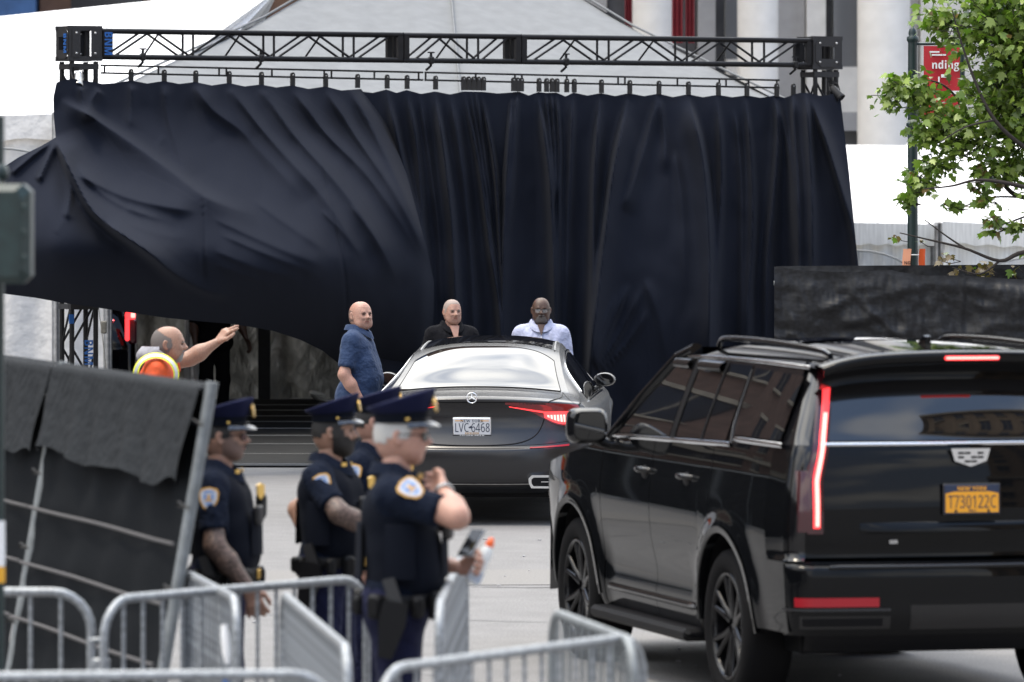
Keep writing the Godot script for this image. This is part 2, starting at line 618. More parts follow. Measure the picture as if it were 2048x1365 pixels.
	mat("plate_yellow", Color(0.72, 0.32, 0.015), 0.4)
	mat("plate_blue", Color(0.012, 0.022, 0.055), 0.4)
	mat("mirror_glass", Color(0.8, 0.8, 0.8), 0.01, 1.0)
	# people
	for e in [["skin_pink", Color(0.50, 0.275, 0.205)], ["skin_fair", Color(0.52, 0.31, 0.24)], ["skin_tan", Color(0.40, 0.225, 0.155)], ["skin_brown", Color(0.088, 0.043, 0.028)], ["skin_olive", Color(0.36, 0.20, 0.14)]]:
		mat(e[0], e[1], 0.5, 0.0, {"tex": noise_tex("skin", 0.03, 0.78, 1.0, 0, 4), "scale": 5.0, "sss": 0.08})
	mat("tattoo_skin", Color(0.30, 0.19, 0.15), 0.55, 0.0, {"tex": noise_tex("ink", 0.018, 0.16, 1.0, 0, 3), "scale": 6.0})
	mat("navy_uniform", Color(0.0075, 0.0115, 0.024), 0.9, 0.0, {"spec": 0.2, "tex": blotch, "height": wave, "relief": 1.0, "scale": 3.0, "rim": 0.08})
	mat("navy_trousers", Color(0.014, 0.016, 0.042), 0.9, 0.0, {"spec": 0.2, "tex": blotch, "height": wave, "relief": 1.2, "scale": 2.5, "rim": 0.2})
	mat("vest_black", Color(0.0065, 0.0085, 0.015), 0.9, 0.0, {"spec": 0.2, "tex": fine, "scale": 5.0, "rim": 0.06})
	mat("leather", Color(0.006, 0.006, 0.007), 0.45, 0.0, {"spec": 0.3, "tex": fine, "scale": 6.0})
	mat("cap_navy", Color(0.012, 0.0145, 0.045), 0.9, 0.0, {"spec": 0.2, "tex": fine, "scale": 8.0, "rim": 0.12})
	mat("visor", Color(0.012, 0.013, 0.018), 0.08, 0.0, {"coat": 1.0})
	mat("brass", Color(0.72, 0.47, 0.14), 0.3, 0.9)
	mat("gold_thread", Color(0.45, 0.25, 0.06), 0.6)
	mat("patch_white", Color(0.38, 0.43, 0.52), 0.7)
	mat("patch_blue", Color(0.10, 0.19, 0.42), 0.7)
	mat("polo_blue", Color(0.016, 0.042, 0.115), 0.9, 0.0, {"tex": fine, "height": wave, "relief": 1.0, "scale": 3.0, "rim": 0.3})
	mat("shirt_pale", Color(0.47, 0.50, 0.68), 0.85, 0.0, {"tex": blotch, "height": wave, "relief": 1.0, "scale": 3.0})
	mat("shirt_black", Color(0.008, 0.008, 0.010), 0.9, 0.0, {"spec": 0.2, "height": wave, "relief": 1.0, "scale": 3.0, "rim": 0.05})
	mat("vest_orange", Color(0.82, 0.105, 0.018), 0.7, 0.0, {"tex": blotch, "scale": 3.0, "backlight": Color(0.2, 0.05, 0.02)})
	mat("lime_tape", Color(0.58, 0.60, 0.03), 0.6)
	mat("silver_tape", Color(0.42, 0.44, 0.44), 0.4, 0.3)
	mat("hood_grey", Color(0.36, 0.355, 0.39), 0.9, 0.0, {"tex": blotch, "scale": 4.0})
	mat("suit_dark", Color(0.007, 0.007, 0.008), 0.9, 0.0, {"spec": 0.15})
	mat("jeans", Color(0.02, 0.025, 0.04), 0.9)
	mat("hair_dark", Color(0.012, 0.009, 0.008), 0.6, 0.0, {"tex": fine, "height": fine, "relief": 0.4, "scale": 9.0})
	mat("hair_stubble", Color(0.10, 0.07, 0.06), 0.7, 0.0, {"tex": fine, "height": fine, "relief": 0.3, "scale": 9.0})
	mat("hair_shorn", Color(0.40, 0.31, 0.27), 0.7, 0.0, {"tex": fine, "scale": 9.0})
	mat("hair_shadow", Color(0.20, 0.125, 0.10), 0.7, 0.0, {"tex": fine, "scale": 9.0})
	mat("hair_salt", Color(0.17, 0.145, 0.135), 0.7, 0.0, {"tex": fine, "height": fine, "relief": 0.3, "scale": 9.0})
	mat("hair_grey", Color(0.30, 0.29, 0.28), 0.6, 0.0, {"tex": fine, "height": fine, "relief": 0.4, "scale": 9.0})
	mat("hair_white", Color(0.52, 0.51, 0.49), 0.6, 0.0, {"tex": fine, "height": fine, "relief": 0.4, "scale": 9.0})
	mat("lips", Color(0.33, 0.12, 0.10), 0.5)
	mat("eye_dark", Color(0.02, 0.014, 0.012), 0.3)
	mat("bottle", Color(0.72, 0.74, 0.74), 0.25, 0.0, {"backlight": Color(0.4, 0.4, 0.4)})
	mat("cap_orange", Color(0.78, 0.12, 0.02), 0.4)

func box_part(called: String, m: String, parent: Node, at: Vector3, size: Vector3, basis := Basis(), bev := 0.0) -> MeshInstance3D:
	var mb := MB.new()
	mb.box(at, size, basis, bev)
	return put(mb, called, mats[m], parent)

func setting() -> void:
	var g := MB.new()
	g.quad(Vector3(-420, 0, 300), Vector3(420, 0, 300), Vector3(420, 0, -500), Vector3(-420, 0, -500))
	struct(put(g, "ground", mats.asphalt))
	# a reinstated trench and a tarred joint across the carriageway
	var tr := MB.new()
	tr.box(Vector3(0.4, 0.002, -40.6), Vector3(14, 0.006, 1.6), Basis(Vector3.UP, 0.06))
	struct(put(tr, "road_patch", mats.patch))
	var jt := MB.new()
	var pts := []
	for k in 40:
		var x := -5.0 + k * 0.3
		pts.append(Vector3(x, 0.004, -39.55 + 0.05 * sin(x * 3.1) + 0.03 * sin(x * 11.0) - x * 0.06))
	for k in 39:
		var w := 0.008 + 0.012 * absf(sin(k * 2.3))
		jt.quad(pts[k] + Vector3(0, 0, w), pts[k + 1] + Vector3(0, 0, w), pts[k + 1] - Vector3(0, 0, w), pts[k] - Vector3(0, 0, w))
	struct(put(jt, "road_joint", mats.tar))
	for c in 5:
		var ck := MB.new()
		var p0 := Vector3([-1.2, 0.8, 2.6, -2.2, 0.3][c], 0.0042, [-33.0, -36.5, -42.0, -44.0, -31.5][c])
		var an: float = [0.5, 2.5, 0.2, 2.9, 1.2][c]
		for k in 26:
			an += rng.randf_range(-0.35, 0.35)
			var p1 := p0 + Vector3(cos(an), 0, sin(an)) * 0.11
			var w := Vector3(-sin(an), 0, cos(an)) * rng.randf_range(0.004, 0.011)
			ck.fan([p0 - w, p1 - w, p1 + w, p0 + w], Vector3.UP)
			p0 = p1
		struct(put(ck, "road_crack", mats.tar))
	# small litter on the road
	var lit := MB.new()
	for k in 60:
		var p := Vector3(rng.randf_range(-2.5, 2.5), 0.006, -rng.randf_range(31, 45))
		var r := rng.randf_range(0.006, 0.022)
		lit.box(p, Vector3(r * rng.randf_range(1, 3), 0.008, r), Basis(Vector3.UP, rng.randf() * 3.0))
	var lo := put(lit, "litter", mats.stone_grey)
	lo.set_meta("kind", "stuff")
	lo.set_meta("label", "scattered specks of grit and litter on the road")
	lo.set_meta("category", "litter")
	library()
	far_left_building()
	street_buildings()
	tents()

# the pale civic building with round columns behind the tents at the right
func library() -> void:
	var z := 108.0
	var b := thing("columned_building", "pale stone building with tall round white columns and grey panels behind the tents", "building", px(1650, 0, z) * Vector3(1, 0, 1))
	var o := b.position
	var m := z / FPX
	var spans := [[1216, 1262, "stone_dark", 0.4], [1262, 1395, "stone_dark", 0.6], [1395, 1432, "stone_grey", 1.1], [1432, 1452, "stone_dark", 0.5], [1452, 1556, "facade_glass", 0.6], [1556, 1612, "stone_grey", 0.9], [1612, 1652, "stone_white", 1.2], [1652, 1668, "stone_dark", 0.4], [1668, 1720, "facade_glass", 0.7], [1720, 1840, "stone_grey", 0.9], [1840, 1985, "stone_white", 1.2], [1985, 2110, "facade_glass", 0.6], [2110, 2700, "stone_white", 1.0], [700, 1216, "stone_grey", 0.5]]
	for s in spans:
		var x0: float = (s[0] - 1024) * m
		var x1: float = (s[1] - 1024) * m
		var mb := MB.new()
		mb.box(Vector3((x0 + x1) * 0.5, 11, -z - 1.5 + s[3] * 0.5) - o, Vector3(x1 - x0 - 0.02, 22, 1.0 + s[3]))
		put(mb, "wall_panel", mats[s[2]], b)
	# horizontal slabs between the columns
	for s in [[1668, 1720, 135, 225, "stone_white"], [1668, 1720, 225, 262, "stone_grey"], [1452, 1480, 120, 150, "stone_white"], [1990, 2105, 190, 240, "stone_white"]]:
		var a := px(s[0], s[3], z)
		var c := px(s[1], s[2], z)
		var mb := MB.new()
		mb.box(Vector3((a.x + c.x) * 0.5, (a.y + c.y) * 0.5, -z + 0.1) - o, Vector3(c.x - a.x, c.y - a.y, 0.8))
		put(mb, "spandrel", mats[s[4]], b)
	for s in [[1305, 80], [1516, 82], [1768, 106], [2080, 106], [1090, 80]]:
		var r: float = s[1] * 0.5 * (z - 3.0) / FPX
		var x: float = (s[0] - 1024) * (z - 3.0) / FPX
		var mb := MB.new()
		mb.lathe([Vector2(r * 1.12, 0), Vector2(r * 1.12, 0.3), Vector2(r, 0.45), Vector2(r, 22)], 40, Vector3(x, 0, -z + 3.0) - o)
		put(mb, "column", mats.stone_white, b)
	# red banners hanging by the first column
	for s in [[1344, 1366], [1371, 1389], [1250, 1264]]:
		var zz := z - 5.2
		var rows := []
		for k in 2:
			var row := []
			for q in 13:
				var p := px(lerpf(s[0], s[1], q / 12.0), -300 if k == 0 else 86, zz)
				p.z += 0.06 * sin(q * 1.3)
				row.append(p)
			rows.append(row)
		var mb := MB.new()
		mb.grid(rows, Vector3(0, 0, 1))
		var bn := thing("hanging_banner", ["red cloth banner hanging beside the first white column", "narrow red cloth banner behind the pole by the column", "sliver of red banner left of the first white column"][[1344, 1371, 1250].find(s[0])], "banner", px((s[0] + s[1]) * 0.5, 0, zz) * Vector3(1, 0, 1), 0.0, "red banners on the columned building")
		var om := put(mb, "cloth", mats.red_cloth, bn)
		om.position = -bn.position
		var tb := MB.new()
		var top := px((s[0] + s[1]) * 0.5, -300, zz)
		tb.tube([Vector3(top.x - 0.14, top.y, -zz), Vector3(top.x + 0.14, top.y, -zz)], 0.03, 6)
		tb.tube([Vector3(top.x, top.y, -zz), Vector3(top.x, top.y, -zz - 1.7)], 0.02, 6)
		put(tb, "bracket", mats.bare_metal, bn).position = -bn.position

# brown block with blue netting seen over the left tent; it also stands in the mirror of the parked car's flank
func far_left_building() -> void:
	var z := 118.0
	var b := thing("brick_building", "brown brick building with blue netting over the white tent roof", "building", Vector3(-13, 0, -z))
	var mb := MB.new()
	mb.box(Vector3(9.8, 17, -6), Vector3(13.2, 34, 12))
	put(mb, "wall", mats.brick_brown, b)
	# piers, windows by storey
	var st := MB.new()
	st.box(Vector3(0, 0, 0), Vector3(1.5, 1.9, 0.2))
	var stm := st.mesh()
	var sl := MB.new()
	sl.box(Vector3(0, -1.05, 0.1), Vector3(1.7, 0.16, 0.3))
	var slm := sl.mesh()
	for fl in 9:
		for k in 5:
			var w := put(stm, "window", mats.window_dark, b)
			w.position = Vector3(4.6 + k * 2.55, 3.4 + fl * 3.4, 0.02)
			put(slm, "sill", mats.stone_tan, w)
	box_part("netting", "blue_wrap", b, Vector3(1.5, 16, -2.5), Vector3(3.3, 32, 6))
	box_part("pilaster", "stone_tan", b, Vector3(5.9, 17, 0.1), Vector3(0.5, 34, 0.4))

func masonry(called: String, label: String, at: Vector3, turn: float, size: Vector3, wall: String, trim: String, bays: int, floors: int) -> Node3D:
	var b := thing(called, label, "building", at, turn)
	box_part("wall", wall, b, Vector3(0, size.y * 0.5, -size.z * 0.5), size)
	var dx := size.x / bays
	var dy := size.y / floors
	var wm := MB.new()
	wm.box(Vector3(0, 0, 0.0), Vector3(dx * 0.42, dy * 0.55, 0.16))
	var wmm := wm.mesh()
	var hm := MB.new()
	hm.box(Vector3(0, dy * 0.3, 0.04), Vector3(dx * 0.5, dy * 0.06, 0.3))
	hm.box(Vector3(0, -dy * 0.3, 0.06), Vector3(dx * 0.5, dy * 0.05, 0.36))
	hm.box(Vector3(0, 0, 0.06), Vector3(0.07, dy * 0.55, 0.1))
	var hmm := hm.mesh()
	for f in floors:
		for k in bays:
			var w := put(wmm, "window", mats.window_dark, b)
			w.position = Vector3(-size.x * 0.5 + (k + 0.5) * dx, (f + 0.52) * dy, 0.0)
			put(hmm, "frame", mats[trim], w)
	for f in [0.16, 0.74, 0.87, 1.0]:
		box_part("cornice", trim, b, Vector3(0, size.y * f, 0.2 - size.z * 0.5), Vector3(size.x + 0.8 + f, 0.5 + 0.5 * f, size.z + 0.6 + 0.8 * f))
	return b

# the blocks across the street, out of view: they close the street and stand mirrored in the cars
func street_buildings() -> void:
	masonry("apartment_block", "tan masonry block with rows of windows and heavy cornices across the street", Vector3(68.8, 0, 14.2), PI + 0.6435, Vector3(56, 70, 20), "brick_tan", "stone_tan", 16, 18)
	masonry("tower_block", "brown brick block standing down the street behind the lens", Vector3(-38, 0, 70), PI - 0.3, Vector3(34, 38, 20), "brick_brown", "stone_tan", 10, 11)
	masonry("side_block", "brown brick block along the left side of the street", Vector3(-33, 0, -98), 1.42, Vector3(90, 36, 18), "brick_brown", "stone_tan", 16, 10)

func tents() -> void:
	# --- big grey marquee behind the truss: hip roof over a drive-through lane ---
	var t := thing("grey_marquee", "large grey translucent marquee roof rising behind the black truss", "tent", Vector3(0, 0, -66))
	var o := t.position
	var E := [px(112, 225, 62.5), px(1672, 250, 66.0), px(1500, 268, 86.0), px(330, 262, 82.5)]
	var ap := px(890, -178, 72.0)
	for k in 4:
		var a: Vector3 = E[k]
		var b: Vector3 = E[(k + 1) % 4]
		var rows := []
		for r in 19:
			var row := []
			for q in 41:
				var f := r / 18.0
				var p := a.lerp(b, q / 40.0).lerp(ap, f)
				p.y -= 0.35 * sin(PI * f) * 0.5 + 0.03 * sin(q * 0.9 + r) * (1.0 - f)
				row.append(p - o)
			rows.append(row)
		var mb := MB.new()
		mb.grid(rows, ((a + b) * 0.5 - Vector3(ap.x, a.y - 4.0, ap.z)))
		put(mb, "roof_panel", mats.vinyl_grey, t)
		# valance under the eave
		var mv := MB.new()
		var vr := [[], []]
		for q in 41:
			var p := a.lerp(b, q / 40.0) - o
			vr[0].append(p)
			vr[1].append(p - Vector3(0, 0.3 + 0.03 * sin(q * 1.7), 0))
		mv.grid(vr, ((a + b) * 0.5 - Vector3(ap.x, a.y, ap.z)))
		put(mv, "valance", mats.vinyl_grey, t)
		# hip seam
		var ms := MB.new()
		ms.tube([a - o + Vector3(0, 0.02, 0), a.lerp(ap, 0.5) - o + Vector3(0, -0.14, 0), ap - o], 0.014, 6)
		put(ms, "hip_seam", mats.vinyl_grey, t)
		var mp := MB.new()
		mp.tube([Vector3(a.x, 0, a.z) - o, a - o], 0.05, 8)
		put(mp, "leg", mats.bare_metal, t)
	var sm := MB.new()
	var base := (E[0] as Vector3).lerp(E[1], 0.508)
	sm.tube(curve3([base - o + Vector3(0, 0.03, 0.02), base.lerp(ap, 0.5) - o + Vector3(0, -0.13, 0.03), ap - o + Vector3(0, 0, 0.02)], 10), 0.014, 6)
	put(sm, "centre_seam", mats.vinyl_grey, t)
	# --- white tents ---
	var zc := 70.0
	gable("white_tent", "white tent at the left with a bright sloping roof and arched wall window", [px(-700, 262, 63), px(215, 228, 63)], [px(-700, 104, 71), px(560, -25, 74)], "the left white tent")
	gable("white_tent", "white tent roof with a stained arched wall behind the lamp post", [px(1560, 446, 72), px(1868, 452, 72)], [px(1480, 288, 82), px(1890, 292, 82)], "white tents on the right")
	gable("white_tent", "white tent with a stained arched wall behind the maple", [px(1884, 446, 71), px(2330, 470, 71)], [px(1850, 250, 82), px(2360, 268, 82)], "white tents on the right")

func gable(called: String, label: String, eave: Array, ridge: Array, group: String) -> void:
	var e0: Vector3 = eave[0]
	var e1: Vector3 = eave[1]
	var r0: Vector3 = ridge[0]
	var r1: Vector3 = ridge[1]
	var t := thing(called, label, "tent", Vector3((e0.x + e1.x) * 0.5, 0, e0.z))
	if group.begins_with("white"):
		t.set_meta("group", group)
	var o := t.position
	var back := Vector3(0, 0, (r0.z - e0.z) * 2.0)
	for side in 2:
		var a := e0 if side == 0 else e0 + back
		var b := e1 if side == 0 else e1 + back
		var rows := []
		for r in 13:
			var row := []
			for q in 31:
				var f := r / 12.0
				var p := a.lerp(b, q / 30.0).lerp(r0.lerp(r1, q / 30.0), f)
				p.y -= 0.22 * sin(PI * f) + 0.03 * sin(q * 1.9) * (1.0 - f)
				row.append(p - o)
			rows.append(row)
		var mb := MB.new()
		mb.grid(rows, Vector3(0, 1, 0))
		put(mb, "roof_panel", mats.vinyl_white, t)
	for s in 2:
		var mb := MB.new()
		var a := (e0 if s == 0 else e1) - o
		var rr := (r0 if s == 0 else r1) - o
		var bk := (e0 if s == 0 else e1) + back - o
		mb.fan([a, rr, bk], Vector3(-1 if s == 0 else 1, 0, 0))
		put(mb, "gable_end", mats.vinyl_white, t)
		for e: Vector3 in [a, bk]:
			var mp := MB.new()
			mp.tube([Vector3(e.x, 0, e.z), e], 0.05, 8)
			put(mp, "leg", mats.bare_metal, t)
	# wall with a valance strip, arched window rims and hanging seams
	var wl := MB.new()
	var rows := []
	for r in 9:
		var row := []
		for q in 61:
			var p := e0.lerp(e1, q / 60.0)
			p.y *= 1.0 - r / 8.0
			p.z += 0.02 + 0.05 * sin(q * 0.8 + r * 0.3) * sin(PI * r / 8.0)
			row.append(p - o)
		rows.append(row)
	wl.grid(rows, Vector3(0, 0, 1))
	put(wl, "wall", mats.vinyl_dirty if group.begins_with("white") else mats.vinyl_wall, t)
	var vl := MB.new()
	var vr := [[], []]
	for q in 41:
		var p := e0.lerp(e1, q / 40.0) - o + Vector3(0, 0.02, 0.1)
		vr[0].append(p)
		vr[1].append(p - Vector3(0, 0.27 + 0.015 * sin(q * 1.3), 0))
	vl.grid(vr, Vector3(0, 0, 1))
	put(vl, "valance", mats.vinyl_dirty if group.begins_with("white") else mats.vinyl_wall, t)
	var wdt := (e1 - e0).length()
	var n := maxi(1, int(round(wdt / 2.1)))
	for k in n:
		var c := e0.lerp(e1, (k + 0.5) / n) - o
		var pts := []
		for q in 17:
			var an := PI * q / 16.0
			pts.append(c + Vector3(cos(an) * wdt / n * 0.46, -0.95 + sin(an) * 0.62, 0.12))
		var mb := MB.new()
		mb.tube(pts, 0.016, 6)
		put(mb, "window_rim", mats.seam, t)
		var ms := MB.new()
		ms.tube([c + Vector3(0.02, -0.34, 0.12), c + Vector3(-0.03, -0.8, 0.14), c + Vector3(-0.07, -1.6, 0.12)], 0.013, 5)
		put(ms, "window_seam", mats.seam, t)

const TL := Vector3(-4.42, 0, -56.0)      # foot of the truss line, left
const TE := Vector3(0.890, 0, -0.456)     # along the truss
const TN := Vector3(0.456, 0, 0.890)      # towards the street

# where the ray through pixel (x, y) meets the sheet that stands d metres in front of the truss line
func on_drape(x: float, y: float, d: float) -> Vector3:
	var a := (x - 1024.0) / FPX
	var z := (d + TN.dot(TL)) / (TN.x * a - TN.z)
	return px(x, y, z)

func truss_x(x: float) -> float:
	var a := (x - 1024.0) / FPX
	return (56.0 * a + 4.42) / (0.89 - 0.456 * a)

func entrance() -> void:
	truss()
	drape_track()
	var left_ridges := [
		# [points, height m, width on the right of travel, width on the left, at the end x widths]
		[[[118, 200], [180, 232], [258, 283], [338, 340], [395, 384], [440, 408], [520, 436]], 0.300, 46, 13, 1.3],
		[[[108, 272], [132, 326], [175, 410], [220, 454], [308, 515], [382, 594]], 0.420, 10, 60, 1.0],
		[[[145, 344], [246, 392], [334, 414], [400, 424]], 0.149, 13, 43, 1.2],
		[[[150, 330], [200, 385], [262, 420], [330, 440]], 0.070, 8, 20, 1.2],
		[[[206, 446], [264, 485], [350, 550], [418, 586], [470, 590]], 0.200, 10, 32, 1.0],
		[[[390, 168], [420, 215], [483, 262], [527, 309], [585, 370], [615, 406]], 0.138, 15, 34, 1.8],
		[[[457, 172], [518, 252], [584, 326], [637, 384], [686, 454], [720, 530]], 0.161, 13, 34, 1.8],
		[[[521, 175], [584, 265], [659, 349], [721, 428], [773, 516], [800, 580]], 0.172, 13, 34, 1.8],
		[[[584, 178], [650, 265], [725, 340], [791, 428], [848, 529]], 0.172, 13, 34, 1.6],
		[[[650, 178], [712, 274], [782, 375], [835, 472], [861, 542]], 0.172, 12, 31, 1.5],
		[[[700, 178], [750, 270], [800, 370], [842, 470], [866, 560]], 0.138, 12, 26, 1.2],
		[[[327, 168], [335, 230], [360, 310], [378, 360]], 0.075, 9, 20, 1.6],
		[[[262, 168], [262, 215], [255, 262]], 0.070, 8, 12, 1.5],
		[[[200, 178], [182, 205], [176, 240]], 0.100, 9, 14, 1.3],
		[[[160, 170], [166, 210], [178, 245]], 0.100, 8, 14, 1.3],
		[[[330, 270], [315, 295], [325, 310]], 0.018, 9, 11, 1.0],
		[[[390, 170], [405, 230], [430, 285]], 0.036, 11, 20, 1.8],
		[[[457, 175], [475, 230], [512, 275]], 0.036, 11, 20, 1.6],
		[[[521, 178], [545, 235], [600, 290]], 0.036, 11, 20, 1.6],
		[[[422, 436], [518, 480], [600, 515], [655, 535]], 0.036, 8, 18, 1.2],
		[[[435, 467], [527, 507], [590, 532], [642, 551]], 0.033, 8, 16, 1.2],
		[[[426, 502], [527, 542], [606, 560]], 0.030, 8, 16, 1.2],
		[[[430, 530], [500, 555], [560, 575]], 0.021, 8, 15, 1.2],
		[[[505, 400], [560, 440], [620, 480], [655, 505]], 0.030, 9, 18, 1.2],
		[[[640, 420], [690, 470], [730, 520]], 0.030, 8, 15, 1.2],
		[[[700, 410], [745, 470], [770, 515]], 0.027, 8, 15, 1.2],
		[[[250, 415], [300, 432], [355, 445]], 0.024, 8, 16, 1.2],
		[[[260, 450], [320, 470], [380, 478]], 0.021, 8, 16, 1.2],
		[[[75, 365], [95, 320], [114, 278]], 0.130, 12, 12, 0.7],
		[[[20, 350], [60, 315], [108, 280]], 0.100, 10, 10, 0.6],
		[[[130, 440], [140, 380], [122, 300]], 0.110, 12, 10, 0.7],
		[[[145, 440], [155, 415], [165, 405]], 0.021, 8, 10, 1.0],
		[[[110, 470], [125, 445], [150, 430]], 0.015, 8, 10, 1.0],
		[[[404, 380], [406, 470], [407, 540], [408, 592]], -0.03, 4, 4, 1.0],
		[[[640, 320], [668, 440], [690, 560], [694, 690]], -0.02, 4, 4, 1.0],
	]
	var top := [[112, 166], [124, 160], [150, 158], [178, 163], [205, 168], [232, 166], [261, 161], [294, 167], [327, 162], [358, 168], [390, 164], [423, 171], [457, 166], [489, 173], [521, 169], [552, 175], [584, 171], [617, 178], [650, 173], [682, 181], [722, 178]]
	var left := [[112, 166], [106, 195], [107, 235], [111, 275], [80, 293], [36, 315], [-10, 345], [-60, 390], [-75, 480], [-70, 580]]
	var bottom := [[-70, 580], [8, 588], [70, 596], [125, 606], [190, 615], [255, 625], [330, 636], [400, 643], [470, 649], [545, 662], [600, 680], [645, 702], [680, 730], [705, 770], [728, 840], [770, 915], [852, 936]]
	var right := [[722, 178], [773, 247], [813, 348], [837, 436], [855, 507], [868, 564], [867, 625], [861, 700], [852, 936]]
	var rim_x := []
	for q in right:
		rim_x.append([float(q[1]), float(q[0])])
	var d1 := drape_sheet("drape", "wind-blown left drape billowing out with its hem lifted above the lane", top, bottom, left, right, left_ridges, func(x: float, y: float) -> float:
		var yb := 600.0 + 0.09 * maxf(x - 100.0, 0.0)
		var v := clampf((y - 165.0) / (yb - 165.0), 0.0, 1.6)
		var s := 0.12 * v + 0.95 * smoothstep(0.10, 0.80, v) - 0.62 * pow(maxf(v - 0.70, 0.0) / 0.30, 2.0)
		var am := 1.35 * smoothstep(-120.0, 160.0, x) * (1.0 - smoothstep(560.0, 1040.0, x)) + 0.18
		var edge := smooth_table(rim_x, clampf(y, 178.0, 936.0)) - x
		return 0.22 + am * s - 0.22 * exp(-pow(maxf(edge, 0.0) / 14.0, 1.5)) + 0.20 * (1.0 - smoothstep(90.0, 210.0, x)), 190, 130)
	var mid_ridges := [
		[[[773, 180], [800, 300], [830, 430], [850, 560], [870, 900]], 0.204, 14, 9, 1.6],
		[[[813, 180], [835, 300], [845, 450], [850, 600], [858, 900]], 0.170, 12, 9, 1.6],
		[[[870, 184], [890, 320], [906, 470], [912, 640], [915, 900]], 0.272, 14, 8, 1.6],
		[[[838, 184], [862, 340], [880, 520], [884, 900]], 0.102, 12, 12, 1.4],
		[[[928, 184], [958, 330], [980, 500], [1000, 640], [1006, 900]], 0.170, 8, 5, 1.4],
		[[[941, 184], [965, 330], [984, 480], [1000, 600]], 0.136, 5, 5, 1.3],
		[[[951, 184], [972, 320], [988, 450]], 0.136, 5, 5, 1.3],
		[[[962, 184], [988, 320], [998, 450], [1006, 600], [1012, 900]], 0.204, 7, 5, 1.3],
		[[[900, 186], [925, 340], [945, 560], [955, 900]], 0.119, 14, 12, 1.4],
	]
	var t2 := [[716, 182], [745, 186], [773, 179], [793, 186], [813, 180], [842, 188], [870, 183], [900, 189], [928, 183], [967, 184], [995, 187], [1026, 185]]
	drape_sheet("drape", "middle black drape gathered into tight pleats behind the two men", t2, [[716, 938], [1014, 917]], [[716, 182], [700, 500], [716, 938]], [[1026, 185], [1012, 340], [1003, 560], [1012, 670], [1014, 917]], mid_ridges, func(x: float, y: float) -> float:
		return 0.02 + 0.10 * sin(PI * clampf((y - 180.0) / 760.0, 0.0, 1.0)), 120, 60)
	var right_ridges := [
		[[[1024, 186], [1012, 370], [1006, 560], [1004, 900]], 0.192, 7, 14, 1.5],
		[[[1036, 186], [1028, 300], [1015, 480]], 0.112, 6, 8, 1.3],
		[[[1077, 186], [1097, 330], [1106, 470], [1112, 660], [1114, 900]], 0.240, 12, 7, 1.6],
		[[[1092, 186], [1102, 300], [1108, 420]], 0.128, 5, 5, 1.2],
		[[[1103, 186], [1110, 290], [1112, 400]], 0.128, 5, 5, 1.2],
		[[[1113, 186], [1120, 290], [1118, 420], [1116, 620]], 0.144, 6, 5, 1.3],
		[[[1147, 188], [1142, 330], [1136, 480], [1130, 900]], 0.144, 14, 9, 1.5],
		[[[1202, 188], [1190, 330], [1187, 480], [1183, 640], [1180, 890]], 0.224, 9, 16, 1.5],
		[[[1258, 188], [1228, 330], [1210, 470], [1195, 600], [1178, 740], [1172, 890]], 0.320, 8, 36, 1.5],
		[[[1317, 190], [1290, 290], [1262, 380], [1245, 425]], 0.128, 7, 16, 1.5],
		[[[1320, 195], [1330, 270], [1330, 350]], 0.080, 9, 9, 1.4],
		[[[1376, 190], [1402, 290], [1416, 400], [1420, 520], [1418, 700], [1416, 890]], 0.384, 37, 8, 1.4],
		[[[1436, 192], [1444, 320], [1440, 460], [1430, 620], [1426, 890]], 0.176, 12, 8, 1.5],
		[[[1493, 192], [1504, 320], [1506, 460], [1496, 640], [1492, 890]], 0.192, 12, 8, 1.5],
		[[[1470, 215], [1482, 340], [1484, 500], [1478, 890]], 0.080, 9, 9, 1.4],
		[[[1552, 192], [1556, 280], [1545, 420], [1534, 560], [1530, 890]], 0.192, 9, 12, 1.5],
		[[[1556, 200], [1576, 290], [1588, 380], [1592, 520]], 0.096, 7, 10, 1.5],
		[[[1586, 190], [1590, 280], [1598, 420], [1600, 890]], 0.128, 7, 9, 1.5],
		[[[1614, 188], [1620, 300], [1626, 450], [1630, 890]], 0.208, 10, 8, 1.6],
		[[[1622, 195], [1655, 290], [1686, 390], [1706, 460], [1714, 540], [1716, 880]], 0.208, 8, 18, 1.5],
		[[[1190, 740], [1220, 660], [1262, 565]], 0.096, 5, 10, 0.9],
		[[[1192, 748], [1240, 670], [1288, 575]], 0.080, 5, 10, 0.9],
		[[[1198, 750], [1255, 690], [1300, 620]], 0.064, 5, 10, 0.9],
		[[[1186, 730], [1206, 660], [1235, 590]], 0.064, 5, 8, 0.9],
		[[[1290, 560], [1320, 640], [1340, 760]], 0.048, 18, 18, 1.2],
		[[[1350, 300], [1365, 420], [1372, 600]], 0.064, 14, 14, 1.4],
	]
	var t3 := [[1018, 187], [1037, 184], [1057, 192], [1077, 185], [1092, 187], [1113, 186], [1131, 194], [1147, 186], [1175, 192], [1202, 187], [1230, 193], [1258, 187], [1288, 193], [1317, 188], [1346, 195], [1376, 189], [1406, 195], [1436, 190], [1465, 195], [1493, 191], [1522, 196], [1552, 191], [1570, 196], [1586, 190], [1600, 186], [1620, 186], [1640, 192], [1658, 190], [1680, 184]]
